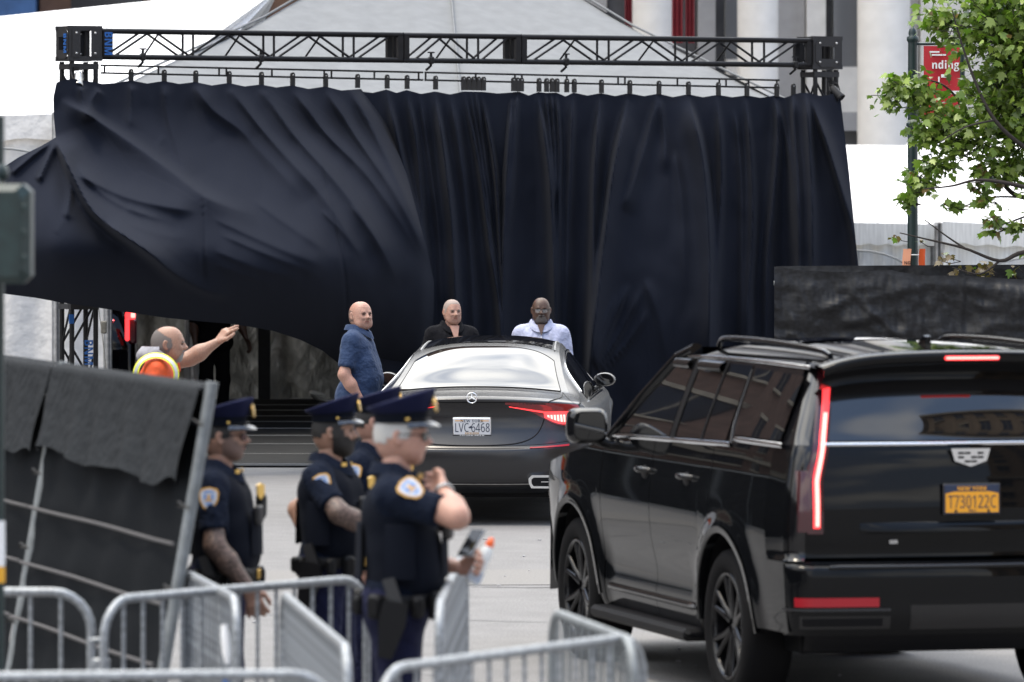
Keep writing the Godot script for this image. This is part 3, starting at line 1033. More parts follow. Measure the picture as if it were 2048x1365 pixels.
	drape_sheet("drape", "right drape hanging in long folds down to the road", t3, [[994, 918], [1200, 916], [1450, 910], [1724, 902]], [[1018, 186], [1000, 400], [992, 700], [994, 918]], [[1680, 184], [1697, 330], [1711, 470], [1718, 540], [1724, 902]], right_ridges, func(x: float, y: float) -> float:
		return 0.0 + 0.26 * smoothstep(1560.0, 1610.0, x) + 0.16 * sin(PI * clampf((y - 180.0) / 760.0, 0.0, 1.0)) + 0.28 * exp(-pow((x - 1310.0) / 90.0, 2.0)) * smoothstep(190.0, 560.0, y) * (1.0 - 0.5 * smoothstep(600.0, 900.0, y)), 230, 90)
	interior()

func poly_at(pts: Array, u: float) -> Vector2:
	var tot := 0.0
	var l := []
	for k in range(1, pts.size()):
		var d := Vector2(pts[k][0] - pts[k - 1][0], pts[k][1] - pts[k - 1][1]).length()
		l.append(d)
		tot += d
	var s := u * tot
	for k in l.size():
		if s <= l[k] or k == l.size() - 1:
			var f: float = clampf(s / l[k], 0.0, 1.0)
			return Vector2(pts[k][0], pts[k][1]).lerp(Vector2(pts[k + 1][0], pts[k + 1][1]), f)
		s -= l[k]
	return Vector2.ZERO

func drape_sheet(called: String, label: String, top: Array, bottom: Array, left: Array, right: Array, ridges: Array, base: Callable, nu: int, nv: int) -> Node3D:
	var R := []
	for q in ridges:
		var pts := []
		for p in q[0]:
			pts.append(Vector2(p[0], p[1]))
		# densify smoothly
		var dn := []
		for k in range(pts.size() - 1):
			for s in 5:
				dn.append((pts[k] as Vector2).cubic_interpolate(pts[k + 1], pts[maxi(k - 1, 0)], pts[mini(k + 2, pts.size() - 1)], s / 5.0))
		dn.append(pts[pts.size() - 1])
		var lo := Vector2.INF
		var hi := -Vector2.INF
		for p: Vector2 in dn:
			lo = lo.min(p)
			hi = hi.max(p)
		var w := maxf(q[2], q[3]) * 2.4 * maxf(1.0, q[4])
		R.append([dn, q[1], q[2], q[3], q[4], lo - Vector2(w, w), hi + Vector2(w, w)])
	var tp := []
	var bp := []
	for k in nu + 1:
		tp.append(poly_at(top, float(k) / nu))
		bp.append(poly_at(bottom, float(k) / nu))
	var f := FastNoiseLite.new()
	f.seed = 3
	f.frequency = 0.006
	f.fractal_octaves = 3
	var rows := []
	for r in nv + 1:
		var v := float(r) / nv
		var lp := poly_at(left, v)
		var rp := poly_at(right, v)
		var row := []
		for k in nu + 1:
			var u := float(k) / nu
			var T: Vector2 = tp[k]
			var B: Vector2 = bp[k]
			var c: Vector2 = T * (1 - v) + B * v + lp * (1 - u) + rp * u - ((tp[0] as Vector2) * (1 - u) * (1 - v) + (tp[nu] as Vector2) * u * (1 - v) + (bp[0] as Vector2) * (1 - u) * v + (bp[nu] as Vector2) * u * v)
			var d: float = base.call(c.x, c.y) + 0.05 * f.get_noise_2d(c.x, c.y * 0.6)
			for q in R:
				if c.x < q[5].x or c.y < q[5].y or c.x > q[6].x or c.y > q[6].y:
					continue
				var dn: Array = q[0]
				var best := 1e9
				var sg := 0.0
				var at := 0.0
				for j in range(dn.size() - 1):
					var a: Vector2 = dn[j]
					var ab: Vector2 = (dn[j + 1] as Vector2) - a
					var t := clampf((c - a).dot(ab) / ab.length_squared(), 0.0, 1.0)
					var e := c - a - ab * t
					var l := e.length_squared()
					if l < best:
						best = l
						sg = ab.cross(e)
						at = (j + t) / (dn.size() - 1)
				best = sqrt(best)
				var w: float = (q[2] if sg > 0.0 else q[3]) * lerpf(0.55, q[4], at)
				var x := best / w
				if x < 2.6:
					var prof := exp(-pow(x, 1.45) * 1.1)
					d += q[1] * prof * smoothstep(0.0, 0.16, at) * (1.0 - smoothstep(0.72, 1.0, at)) 
			var p := on_drape(c.x, c.y, d)
			p.y = maxf(p.y, 0.012)
			row.append(p)
		rows.append(row)
	var o: Vector3 = (rows[nv / 2][nu / 2] as Vector3) * Vector3(1, 0, 1)
	for row in rows:
		for k in row.size():
			row[k] -= o
	var mb := MB.new()
	mb.grid(rows, Vector3(0.4, 0, 0.9))
	var t := put(mb, called, mats.drape)
	t.position = o
	return tag(t, label, "curtain")

func truss() -> void:
	var t := thing("truss_goalpost", "black aluminium box truss spanning the entrance on two towers", "truss", TL, atan2(0.456, 0.89))
	var L := 8.775
	var yt := 4.34
	var yb := 4.085
	var hw := 0.127
	var r := 0.025
	# chords, by section
	for s in [[0.36, 3.655], [3.665, 4.995], [5.005, 8.43]]:
		for y: float in [yt, yb]:
			for z: float in [-hw, hw]:
				var mb := MB.new()
				mb.tube([Vector3(s[0], y, z), Vector3(s[1], y, z)], r, 10)
				put(mb, "chord", mats.black_metal, t)
		# end frames of the section
		for e: float in [s[0] + 0.03, s[1] - 0.03]:
			var mb := MB.new()
			mb.box(Vector3(e, (yt + yb) * 0.5, hw), Vector3(0.055, yt - yb - 0.02, 0.05))
			mb.box(Vector3(e, (yt + yb) * 0.5, -hw), Vector3(0.055, yt - yb - 0.02, 0.05))
			mb.box(Vector3(e, yt, 0), Vector3(0.05, 0.045, 2 * hw - 0.06))
			mb.box(Vector3(e, yb, 0), Vector3(0.05, 0.045, 2 * hw - 0.06))
			put(mb, "end_plate", mats.black_metal, t)
		var n := int(round((s[1] - s[0] - 0.2) / 0.45))
		var w: float = (s[1] - s[0] - 0.2) / n
		for k in n:
			for z: float in [-hw, hw]:
				var x0: float = s[0] + 0.1 + k * w
				var up := k % 2 == 0
				var mb := MB.new()
				mb.tube([Vector3(x0 + 0.02, yb if up else yt, z), Vector3(x0 + w - 0.02, yt if up else yb, z)], 0.0125, 6)
				if k % 2 == 0 and k > 0:
					mb.tube([Vector3(x0 - 0.005, yb, z), Vector3(x0 - 0.005, yt, z)], 0.0125, 6)
				put(mb, "brace", mats.black_metal, t)
			if k % 2 == 1:
				var x1: float = s[0] + 0.1 + k * w
				var mb := MB.new()
				mb.tube([Vector3(x1, yb, -hw), Vector3(x1, yb, hw)], 0.012, 6)
				mb.tube([Vector3(x1, yt, -hw), Vector3(x1, yt, hw)], 0.012, 6)
				mb.tube([Vector3(x1, yb, -hw), Vector3(x1 + 0.08, yt, hw)], 0.01, 6)
				put(mb, "brace", mats.black_metal, t)
	# corner blocks and towers
	for side in 2:
		var x0 := 0.0 if side == 0 else L - 0.33
		var cx := x0 + 0.165
		var cy := (yt + yb) * 0.5
		var blk := MB.new()
		# open cube: twelve bars and octagonal face plates
		for a: float in [-0.15, 0.15]:
			for b: float in [-0.15, 0.15]:
				blk.box(Vector3(cx, cy + a, b), Vector3(0.36, 0.045, 0.045))
				blk.box(Vector3(cx + a, cy, b), Vector3(0.045, 0.26, 0.045))
				blk.box(Vector3(cx + a, cy + b, 0), Vector3(0.04, 0.04, 0.26))
		put(blk, "corner_block", mats.worn_metal, t)
		for f in 3:
			var ring := MB.new()
			var ro := []
			for q in 8:
				var an := TAU * (q + 0.5) / 8.0
				ro.append(Vector2(cos(an), sin(an)) * 0.163)
			var hole := [Vector2(-0.075, -0.065), Vector2(0.075, -0.065), Vector2(0.075, 0.065), Vector2(-0.075, 0.065)]
			var tt := Transform3D(Basis(), Vector3(cx, cy, 0.178))
			if f == 1:
				tt = Transform3D(Basis(Vector3.UP, PI / 2), Vector3(cx - 0.178 if side == 0 else cx + 0.178, cy, 0))
			elif f == 2:
				tt = Transform3D(Basis(), Vector3(cx, cy, -0.178))
			if side == 0 and f != 1:
				# slotted plates: two cheeks with bolt holes between them
				for sx: float in [-0.1, 0.1]:
					ring.box(tt * Vector3(sx, 0, 0), Vector3(0.085, 0.27, 0.008))
			else:
				# frame with a window
				for sy: float in [-1.0, 1.0]:
					ring.slab([Vector2(-0.15, sy * 0.065), Vector2(-0.15, sy * 0.09), Vector2(-0.09, sy * 0.15), Vector2(0.09, sy * 0.15), Vector2(0.15, sy * 0.09), Vector2(0.15, sy * 0.065)], 0.008, tt)
				for sx: float in [-0.115, 0.115]:
					ring.box(tt * Vector3(sx, 0, 0), Vector3(0.07, 0.128, 0.0078), tt.basis)
			put(ring, "face_plate", mats.worn_metal, t)
			var bl := MB.new()
			for q in 4:
				var e := Vector3(0.1 if q % 2 == 0 else -0.1, 0.1 if q < 2 else -0.1, 0.006)
				bl.lathe([Vector2(0.0, 0.004), Vector2(0.012, 0.004), Vector2(0.012, -0.008)], 8, tt * e, tt.basis * Basis(Vector3.RIGHT, PI / 2))
			put(bl, "bolt", mats.bare_metal, t)
		# tower
		for a: float in [-hw, hw]:
			for b: float in [-hw, hw]:
				var mb := MB.new()
				mb.tube([Vector3(cx + a, 0.02, b), Vector3(cx + a, yb - 0.05, b)], r, 10)
				put(mb, "tower_chord", mats.black_metal, t)
		var k := 0
		var y := 0.35
		while y < yb - 0.4:
			var mb := MB.new()
			for a: float in [-hw, hw]:
				mb.tube([Vector3(cx - hw, y if k % 2 == 0 else y + 0.42, a), Vector3(cx + hw, y + 0.42 if k % 2 == 0 else y, a)], 0.0125, 6)
				mb.tube([Vector3(cx + a, y, -hw), Vector3(cx + a, y + 0.42, hw)], 0.0125, 6)
			put(mb, "brace", mats.black_metal, t)
			y += 0.45
			k += 1
		for e in [yb - 0.1, 1.75, 1.62]:
			var mb := MB.new()
			for a: float in [-hw, hw]:
				mb.box(Vector3(cx, e, a), Vector3(0.30, 0.055, 0.05))
				mb.box(Vector3(cx + a, e, 0), Vector3(0.05, 0.05, 0.2))
			put(mb, "end_plate", mats.worn_metal, t)
		var bp := MB.new()
		bp.box(Vector3(cx, 0.012, 0), Vector3(0.76, 0.02, 0.76), Basis(), 0.004)
		put(bp, "base_plate", mats.worn_metal, t)
		# blue lettering on the maker's plates
		if side == 0:
			box_part("name_plate", "black_metal", t, Vector3(0.405, cy, 0.171), Vector3(0.1, 0.26, 0.01))
			text("BNM", 0.083, 0.003, mats.blue_print, t, Transform3D(Basis(Vector3.BACK, -PI / 2), Vector3(0.405, cy, 0.18)), "lettering", true, 0.9)
			text("BNM", 0.07, 0.003, mats.blue_print, t, Transform3D(Basis(Vector3.UP, -PI / 2) * Basis(Vector3.BACK, -PI / 2), Vector3(-0.022, cy, 0.09)), "lettering", true, 0.9)
			box_part("sticker", "blue_print", t, Vector3(0.02, 1.50, 0.16), Vector3(0.05, 0.09, 0.012))
			text("BNM", 0.09, 0.003, mats.blue_print, t, Transform3D(Basis(Vector3.BACK, -PI / 2), Vector3(0.2, 1.17, 0.165)), "lettering", true, 0.9)
	# spotlights clamped on each tower
	for s in [[0.06, 3.86, -0.4], [8.66, 3.80, 0.5]]:
		var lm := thing("spotlight", "small %s can light clamped to the %s tower top" % ["silver", "left"] if s[0] < 1 else "small black can light clamped to the right tower top", "light", TL + TE * s[0] + TN * 0.24, atan2(0.456, 0.89))
		var hd := MB.new()
		var bs := Basis(Vector3.BACK, s[2]) * Basis(Vector3.RIGHT, 2.5)
		hd.lathe([Vector2(0.0, -0.07), Vector2(0.035, -0.07), Vector2(0.045, -0.05), Vector2(0.048, 0.07), Vector2(0.053, 0.075), Vector2(0.053, 0.10), Vector2(0.045, 0.10), Vector2(0.043, 0.06), Vector2(0.0, 0.055)], 18, Vector3(0, s[1], 0), bs)
		put(hd, "housing", mats.bare_metal if s[0] < 1 else mats.black_metal, lm)
		var yk := MB.new()
		yk.tube([Vector3(-0.06, s[1], 0), Vector3(-0.06, s[1] + 0.09, -0.05), Vector3(0.06, s[1] + 0.09, -0.05), Vector3(0.06, s[1], 0)], 0.007, 5)
		yk.box(Vector3(0, s[1] + 0.1, -0.08), Vector3(0.04, 0.04, 0.09))
		put(yk, "yoke", mats.black_metal, lm)

func drape_track() -> void:
	var t := thing("curtain_track", "black double rail track with rungs hung under the truss", "curtain rail", TL, atan2(0.456, 0.89))
	var rail := func(x: float, up: bool) -> Vector3:
		return Vector3(x, lerpf(4.005, 3.915, x / 8.775) if up else lerpf(3.93, 3.835, x / 8.775), 0)
	for e in [[0.40, 3.95], [3.97, 8.12]]:
		for up in [true, false]:
			var mb := MB.new()
			mb.tube([rail.call(e[0], up), rail.call(e[1], up)], 0.011, 6)
			put(mb, "rail", mats.black_metal, t)
	for x: float in [0.44, 1.02, 1.68, 1.76, 2.26, 2.84, 2.92, 3.4, 3.9, 3.98, 4.55, 5.0, 5.08, 5.6, 6.2, 6.28, 6.9, 7.4, 7.48, 7.75, 8.09]:
		var mb := MB.new()
		mb.tube([rail.call(x, true), rail.call(x, false)], 0.010, 6)
		put(mb, "rung", mats.black_metal, t)
	for p: float in [275.0, 511.0, 851.0, 1121.0, 1579.0]:
		var x := truss_x(p)
		var mb := MB.new()
		mb.tube([Vector3(x, 4.16, 0.127), Vector3(x, 4.03, 0.12), Vector3(x, 3.99, 0.02)], 0.014, 6)
		mb.box(Vector3(x, 4.085, 0.127), Vector3(0.045, 0.075, 0.075), Basis(), 0.01)
		mb.box(Vector3(x, 4.165, 0.127), Vector3(0.075, 0.014, 0.014))
		put(mb, "clamp", mats.black_metal, t)
	# carriers
	var hk := MB.new()
	hk.slab([Vector2(-0.022, -0.075), Vector2(0.022, -0.075), Vector2(0.022, 0.045), Vector2(0.014, 0.062), Vector2(0, 0.068), Vector2(-0.014, 0.062), Vector2(-0.022, 0.045)], 0.03)
	var hm := hk.mesh()
	var ey := MB.new()
	ey.lathe([Vector2(0, 0.003), Vector2(0.008, 0.003), Vector2(0.008, -0.003)], 8, Vector3(0, 0.04, 0.017), Basis(Vector3.RIGHT, PI / 2))
	var em := ey.mesh()
	var nth := ["first", "second", "third", "fourth", "fifth", "sixth", "seventh", "eighth", "ninth", "tenth"]
	var cnt := 0
	for p: float in [260.6, 327, 390, 457, 521.6, 584, 650, 714, 773, 813, 870, 926, 936, 946, 956, 966, 1026, 1034, 1042, 1077, 1092, 1103, 1113, 1132.5, 1147.5, 1202, 1258.6, 1317, 1376, 1436, 1493, 1552.6, 1586]:
		var x := truss_x(p)
		var y: float = (rail.call(x, false) as Vector3).y
		var c := thing("track_carrier", "black drape clip on the curtain track, %s %s" % ([nth[cnt], "counted from the left tower"] if cnt < 10 else ([nth[32 - cnt], "counted from the right tower"] if cnt > 22 else [nth[cnt - 10 if cnt < 20 else cnt - 20], "of the tight cluster above the two men" if cnt < 20 else "right of the tight clusters"])), "clip", TL + TE * x + Vector3(0, y - 0.02, 0) + TN * 0.012, atan2(0.456, 0.89), "carriers along the curtain track")
		cnt += 1
		put(hm, "clip_body", mats.black_plastic, c)
		put(em, "rivet", mats.bare_metal, c)

func interior() -> void:
	# dark flooring laid in strips under the marquee, with pale joints
	var fl := thing("deck_flooring", "dark flooring panels with pale joints under the marquee", "flooring", Vector3(-2, 0, -66))
	var z := [56.7, 58.9, 61.2, 63.3, 65.2, 67.1, 68.8, 70.6, 72.4, 74.4]
	for k in z.size() - 1:
		var zz: float = (z[k] + z[k + 1]) * 0.5
		var dz: float = z[k + 1] - z[k]
		box_part("floor_panel", "deck", fl, Vector3(0, 0.02, 66 - zz), Vector3(11.0, 0.03, dz - 0.05), Basis(Vector3.UP, -0.02 + 0.004 * k))
		box_part("joint_strip", "deck_seam", fl, Vector3(0, 0.03, 66 - z[k]), Vector3(11.0, 0.022, 0.022), Basis(Vector3.UP, -0.03 + 0.004 * k))
	# clouded plastic sheets on poles at the back
	var back := thing("plastic_wall", "crumpled clear plastic sheeting hung between poles behind the flooring", "sheeting", Vector3(-2, 0, -75))
	for k in 7:
		var x0 := -6.5 + k * 1.75
		var rows := []
		for r in 25:
			var row := []
			for q in 23:
				var y := 3.5 * (1.0 - r / 24.0) + 0.02
				var x := x0 + 1.73 * q / 22.0
				row.append(Vector3(x, y, 0.12 * sin(x * 3.1 + k) * sin(y * 1.3) + 0.05 * sin(x * 9.0 + y * 4.0 + k * 2.0) + 0.04 * sin(y * 13.0 - x * 6.0)))
			rows.append(row)
		var mb := MB.new()
		mb.grid(rows, Vector3(0, 0, 1))
		put(mb, "sheet", mats.plastic_sheet, back)
		var mp := MB.new()
		mp.box(Vector3(x0 - 0.01, 1.75, 0.2), Vector3(0.16, 3.5, 0.1))
		put(mp, "pole", mats.stone_grey if k == 2 else mats.black_metal, back)
	var cl := MB.new()
	rows_of_cloth(cl)
	put(cl, "tied_cloth", mats.vinyl_wall, back).position = -back.position
	var rp := MB.new()
	rp.tube(curve3([px(650, 792, 72), px(622, 786, 72), px(640, 800, 72.3), px(690, 806, 72.6), px(720, 800, 73)], 16), 0.03, 6)
	tag(put(rp, "hose", mats.white_rope), "white hose curling out at the foot of the plastic sheeting", "hose")
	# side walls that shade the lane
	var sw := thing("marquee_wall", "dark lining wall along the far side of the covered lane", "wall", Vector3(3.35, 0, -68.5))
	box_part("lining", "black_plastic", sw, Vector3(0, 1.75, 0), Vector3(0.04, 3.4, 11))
	var sl := thing("marquee_wall", "white vinyl side wall left of the covered lane under the blown drape", "wall", Vector3(-5.0, 0, -66))
	var rows := []
	for r in 13:
		var row := []
		for q in 41:
			var f := q / 40.0
			var p := Vector3(-9.5 + 9.3 * f, 3.4 * (1.0 - r / 12.0), 4.6 - 4.0 * f)
			p.z += 0.06 * sin(q * 0.7 + r * 1.3) + 0.05 * sin(q * 0.31 - r * 0.9)
			row.append(p)
		rows.append(row)
	var wb := MB.new()
	wb.grid(rows, Vector3(0, 0, 1))
	put(wb, "vinyl", mats.vinyl_wall, sl)
	# ratchet strap from the tower to the floor
	var st := MB.new()
	st.tube([px(196, 610, 58.4), px(205, 680, 58.3), px(214, 760, 58.2), px(222, 930, 58)], 0.028, 6, true, 0.15)
	var so := put(st, "ratchet_strap", mats.strap)
	tag(so, "khaki ratchet strap running down beside the left truss tower", "strap")
	var bk := MB.new()
	bk.box(px(207, 655, 58.2), Vector3(0.06, 0.13, 0.05), Basis(), 0.01)
	put(bk, "ratchet", mats.strap, so)
	van()

# dark vehicle standing inside, only its lit tail lamp and mirror show
func van() -> void:
	var s := 64.0 / FPX
	var c := thing("parked_vehicle", "black vehicle inside the marquee with one red tail lamp lit", "car", Vector3((90 - 1024) * s, 0, -64.0), 0.06)
	var prof := [Vector2(0.0, 0.35), Vector2(0.02, 0.75), Vector2(0.06, 1.05), Vector2(0.12, 1.2), Vector2(0.30, 1.72), Vector2(0.6, 1.82), Vector2(2.6, 1.82), Vector2(3.3, 1.25), Vector2(4.6, 1.08), Vector2(4.8, 0.7), Vector2(4.8, 0.35)]
	var rows := []
	for q in prof:
		var row := []
		for k in 15:
			var f := k / 7.0 - 1.0
			var w := 0.98 if q.y < 1.15 else lerpf(0.95, 0.74, (q.y - 1.15) / 0.7)
			var x: float = w * sin(f * PI / 2.0)
			row.append(Vector3(x, q.y - 0.05 * f * f, -q.x - 0.10 * pow(absf(f), 4.0) * (1.0 if q.x < 1.0 else -1.0)))
		rows.append(row)
	var mb := MB.new()
	mb.grid(rows, Vector3(0, 1, 0.3))
	put(mb, "body", mats.paint_black, c)
	for sd: float in [-1.0, 1.0]:
		var sp := []
		for q in prof:
			sp.append(Vector2(q.x, q.y - 0.06))
		var sm := MB.new()
		sm.slab([Vector2(0.1, 0.35), Vector2(0.16, 1.1), Vector2(0.4, 1.66), Vector2(2.6, 1.72), Vector2(3.3, 1.2), Vector2(4.6, 1.0), Vector2(4.7, 0.35)], 0.03, Transform3D(Basis(Vector3.UP, PI / 2), Vector3(0.86 * sd, 0, 0)))
		put(sm, "side_panel", mats.paint_black, c)
		for zz: float in [-0.95, -3.8]:
			var wm := MB.new()
			wm.lathe([Vector2(0.0, -0.11), Vector2(0.30, -0.11), Vector2(0.36, -0.08), Vector2(0.36, 0.08), Vector2(0.30, 0.11), Vector2(0.0, 0.11)], 24, Vector3(0.82 * sd, 0.36, zz), Basis(Vector3.BACK, PI / 2))
			put(wm, "wheel", mats.tyre, c)
	var l := MB.new()
	l.box(Vector3(0.955, 1.355, 0.02), Vector3(0.12, 0.09, 0.05), Basis(), 0.02)
	l.box(Vector3(0.92, 1.20, 0.03), Vector3(0.05, 0.26, 0.04), Basis(), 0.015)
	put(l, "tail_lamp", mats.glow_red, c)
	box_part("lamp_core", "glow_core", c, Vector3(0.985, 1.36, 0.045), Vector3(0.05, 0.06, 0.03), Basis(), 0.01)
	var lens := MB.new()
	lens.box(Vector3(0.98, 1.18, 0.0), Vector3(0.09, 0.3, 0.05), Basis(), 0.02)
	put(lens, "lamp_lens", mats.lens_smoke, c)
	var ov := MB.new()
	ov.lathe([Vector2(0, -0.05), Vector2(0.12, -0.04), Vector2(0.17, 0), Vector2(0.12, 0.04), Vector2(0, 0.05)], 20, Vector3(0.62, 1.3, 0.05), Basis(), 1.0, 0.4)
	put(ov, "chrome_trim", mats.chrome, c)
	var pl := OmniLight3D.new()
	pl.name = "tail_glow"
	pl.light_color = Color(1, 0.1, 0.08)
	pl.light_energy = 0.02
	pl.omni_range = 6
	pl.shadow_enabled = true
	pl.position = Vector3(0.95, 1.32, 0.12)
	c.add_child(pl)

func rows_of_cloth(mb: MB) -> void:
	var rows := []
	for r in 17:
		var v := r / 16.0
		var row := []
		for q in 13:
			var u := q / 12.0
			var p := px(lerpf(lerpf(371, 366, v), lerpf(392, 428, v * v), u), lerpf(560, 830, v), 70.5)
			p.z += 0.05 * sin(u * 14.0 + v * 2.0)
			row.append(p)
		rows.append(row)
	mb.grid(rows, Vector3(0, 0, 1))

func cars() -> void:
	suv()
	sedan()

# a wheel whose axle is x; face looks to -x when s < 0
func wheel(parent: Node, at: Vector3, R: float, w: float, s: float, spokes: int, rim: String) -> void:
	var root := Node3D.new()
	root.name = "wheel"
	parent.add_child(root, true)
	root.position = at
	var bs := Basis(Vector3.BACK, -PI / 2 * s)     # lathe axis y -> outward x*s
	var h := w * 0.5
	var rr := R * 0.69
	var ty := MB.new()
	ty.lathe([Vector2(rr, -h * 0.8), Vector2(R * 0.9, -h), Vector2(R * 0.985, -h * 0.82), Vector2(R, -h * 0.6), Vector2(R, h * 0.6), Vector2(R * 0.985, h * 0.82), Vector2(R * 0.93, h * 0.96), Vector2(R * 0.84, h), Vector2(R * 0.74, h * 0.93), Vector2(rr, h * 0.78)], 48, Vector3.ZERO, bs)
	put(ty, "tyre", mats.tyre, root)
	var rm := MB.new()
	rm.lathe([Vector2(rr * 1.01, h * 0.80), Vector2(rr * 1.01, h * 0.90), Vector2(rr * 0.95, h * 0.90), Vector2(rr * 0.92, h * 0.7), Vector2(rr * 0.90, -h * 0.7)], 48, Vector3.ZERO, bs)
	rm.lathe([Vector2(0.0, h * 0.62), Vector2(0.045, h * 0.62), Vector2(0.075, h * 0.55), Vector2(0.08, h * 0.2)], 20, Vector3.ZERO, bs)
	put(rm, "rim", mats[rim], root)
	var dk := MB.new()
	dk.lathe([Vector2(0.0, -h * 0.1), Vector2(rr * 0.6, -h * 0.1), Vector2(rr * 0.62, -h * 0.2)], 24, Vector3.ZERO, bs)
	dk.lathe([Vector2(0.0, -h * 0.72), Vector2(rr, -h * 0.72), Vector2(rr, -h * 0.75)], 24, Vector3.ZERO, bs)
	put(dk, "brake_disc", mats.trim_black, root)
	var sp := MB.new()
	for k in spokes:
		for tw: float in [-0.5, 0.5]:
			var an := TAU * (k + tw * 0.36) / spokes
			var a2 := TAU * (k + tw * 0.18) / spokes
			var d := Vector3(cos(an), 0, sin(an))
			var d2 := Vector3(cos(a2), 0, sin(a2))
			var pts := [d2 * 0.05 + Vector3(0, h * 0.5, 0), d2.lerp(d, 0.5) * rr * 0.55 + Vector3(0, h * 0.66, 0), d * rr * 0.94 + Vector3(0, h * 0.78, 0)]
			for q in 3:
				pts[q] = bs * pts[q]
			sp.tube(pts, [0.030, 0.020, 0.017], 6)
	put(sp, "spokes", mats[rim], root)

# ------------------------------------------------------------------ SUV
const SW := [[0.30, 0.93], [0.40, 0.975], [0.55, 1.0], [0.75, 1.012], [0.95, 1.028], [1.08, 1.026], [1.20, 1.012], [1.34, 0.99], [1.42, 0.97], [1.60, 0.905], [1.80, 0.825], [1.87, 0.79], [1.91, 0.74]]
const SR := [[0.34, 0.16], [0.42, 0.06], [0.52, 0.01], [0.62, 0.0], [0.79, 0.0], [0.815, 0.03], [0.84, 0.085], [0.95, 0.075], [1.10, 0.07], [1.30, 0.085], [1.42, 0.105], [1.46, 0.125], [1.60, 0.185], [1.75, 0.255], [1.85, 0.30]]

func suv_w(y: float, d: float) -> float:
	var w := smooth_table(SW, y)
	w -= 0.16 * pow(clampf((d - 4.35) / 1.0, 0.0, 1.0), 2.2)
	w -= 0.035 * pow(clampf((0.9 - d) / 0.9, 0.0, 1.0), 2.0)
	# wheel-arch haunches
	for c: float in [1.15, 4.22]:
		var r := Vector2(d - c, y - 0.42).length()
		w += 0.022 * exp(-pow((r - 0.53) / 0.075, 2.0)) * (1.0 - smoothstep(1.0, 1.25, y))
	# scooped lower doors
	w -= 0.028 * exp(-pow((y - 0.62) / 0.12, 2.0)) * smoothstep(1.55, 1.9, d) * (1.0 - smoothstep(3.5, 3.75, d))
	return w

# left flank: metres forward of the rear, height
func suv_s(d: float, y: float, off := 0.0) -> Vector3:
	var e := 0.01
	var n := Vector3(-1.0, -(suv_w(y + e, d) - suv_w(y - e, d)) / (2 * e), 0).normalized()
	return Vector3(-suv_w(y, d), y, -d) + n * off

# tail: t 0 at the middle, 1 where the corner begins, 2 where it meets the flank
func suv_r(t: float, y: float, off := 0.0) -> Vector3:
	var Rc := 0.15 if y < 0.83 else 0.10
	var d0 := smooth_table(SR, y)
	var bow := 0.06 if y < 0.83 else 0.045
	var d2 := d0 + bow + Rc
	var w := suv_w(y, d2) 
	if y > 0.83:
		w -= 0.02
	if t <= 1.0:
		var x := t * (w - Rc)
		return Vector3(-x, y, -(d0 + bow * t * t) + off)
	var a := (t - 1.0) * PI / 2
	return Vector3(-(w - Rc) - (Rc + off) * sin(a), y, -(d0 + bow + Rc) + (Rc + off) * cos(a))

func suv_arch(d: float, lift := 0.0) -> float:
	var y := 0.36
	if d < 0.8:
		y = 0.45
	for c: float in [1.15, 4.22]:
		var R := 0.50 + lift
		var k := absf(d - c)
		if k < R:
			y = maxf(y, 0.42 + sqrt(R * R - k * k))
	return y

func flank(d0: float, d1: float, lo: Callable, hi: Callable, nd: int, ny: int, off: float) -> MB:
	var rows := []
	for k in nd + 1:
		var d := lerpf(d0, d1, float(k) / nd)
		var a: float = lo.call(d)
		var b: float = hi.call(d)
		var row := []
		for q in ny + 1:
			row.append(suv_s(d, lerpf(a, b, float(q) / ny), off))
		rows.append(row)
	var mb := MB.new()
	mb.grid(rows, Vector3(-1, 0, 0))
	return mb

func mirrored(mb: MB) -> MB:
	var o := MB.new()
	for p in mb.v:
		o.p(Vector3(-p.x, p.y, p.z))
	for j in range(0, mb.i.size(), 3):
		o.i.append(mb.i[j]); o.i.append(mb.i[j + 2]); o.i.append(mb.i[j + 1])
	return o

func both(mb: MB, called: String, m: String, parent: Node) -> void:
	put(mb, called, mats[m], parent)
	put(mirrored(mb), called, mats[m], parent)

func rear_patch(t0: float, t1: float, y0: Callable, y1: Callable, nt: int, ny: int, off: float, whole := true) -> MB:
	var rows := []
	for k in nt + 1:
		var t := lerpf(t0, t1, float(k) / nt)
		var s := 1.0
		var row := []
		var a: float = y0.call(absf(t))
		var b: float = y1.call(absf(t))
		for q in ny + 1:
			var p := suv_r(absf(t), lerpf(a, b, float(q) / ny), off)
			if t < 0.0:
				p.x = -p.x
			row.append(p)
		rows.append(row)
	var mb := MB.new()
	mb.grid(rows, Vector3(0, 0, 1))
	return mb

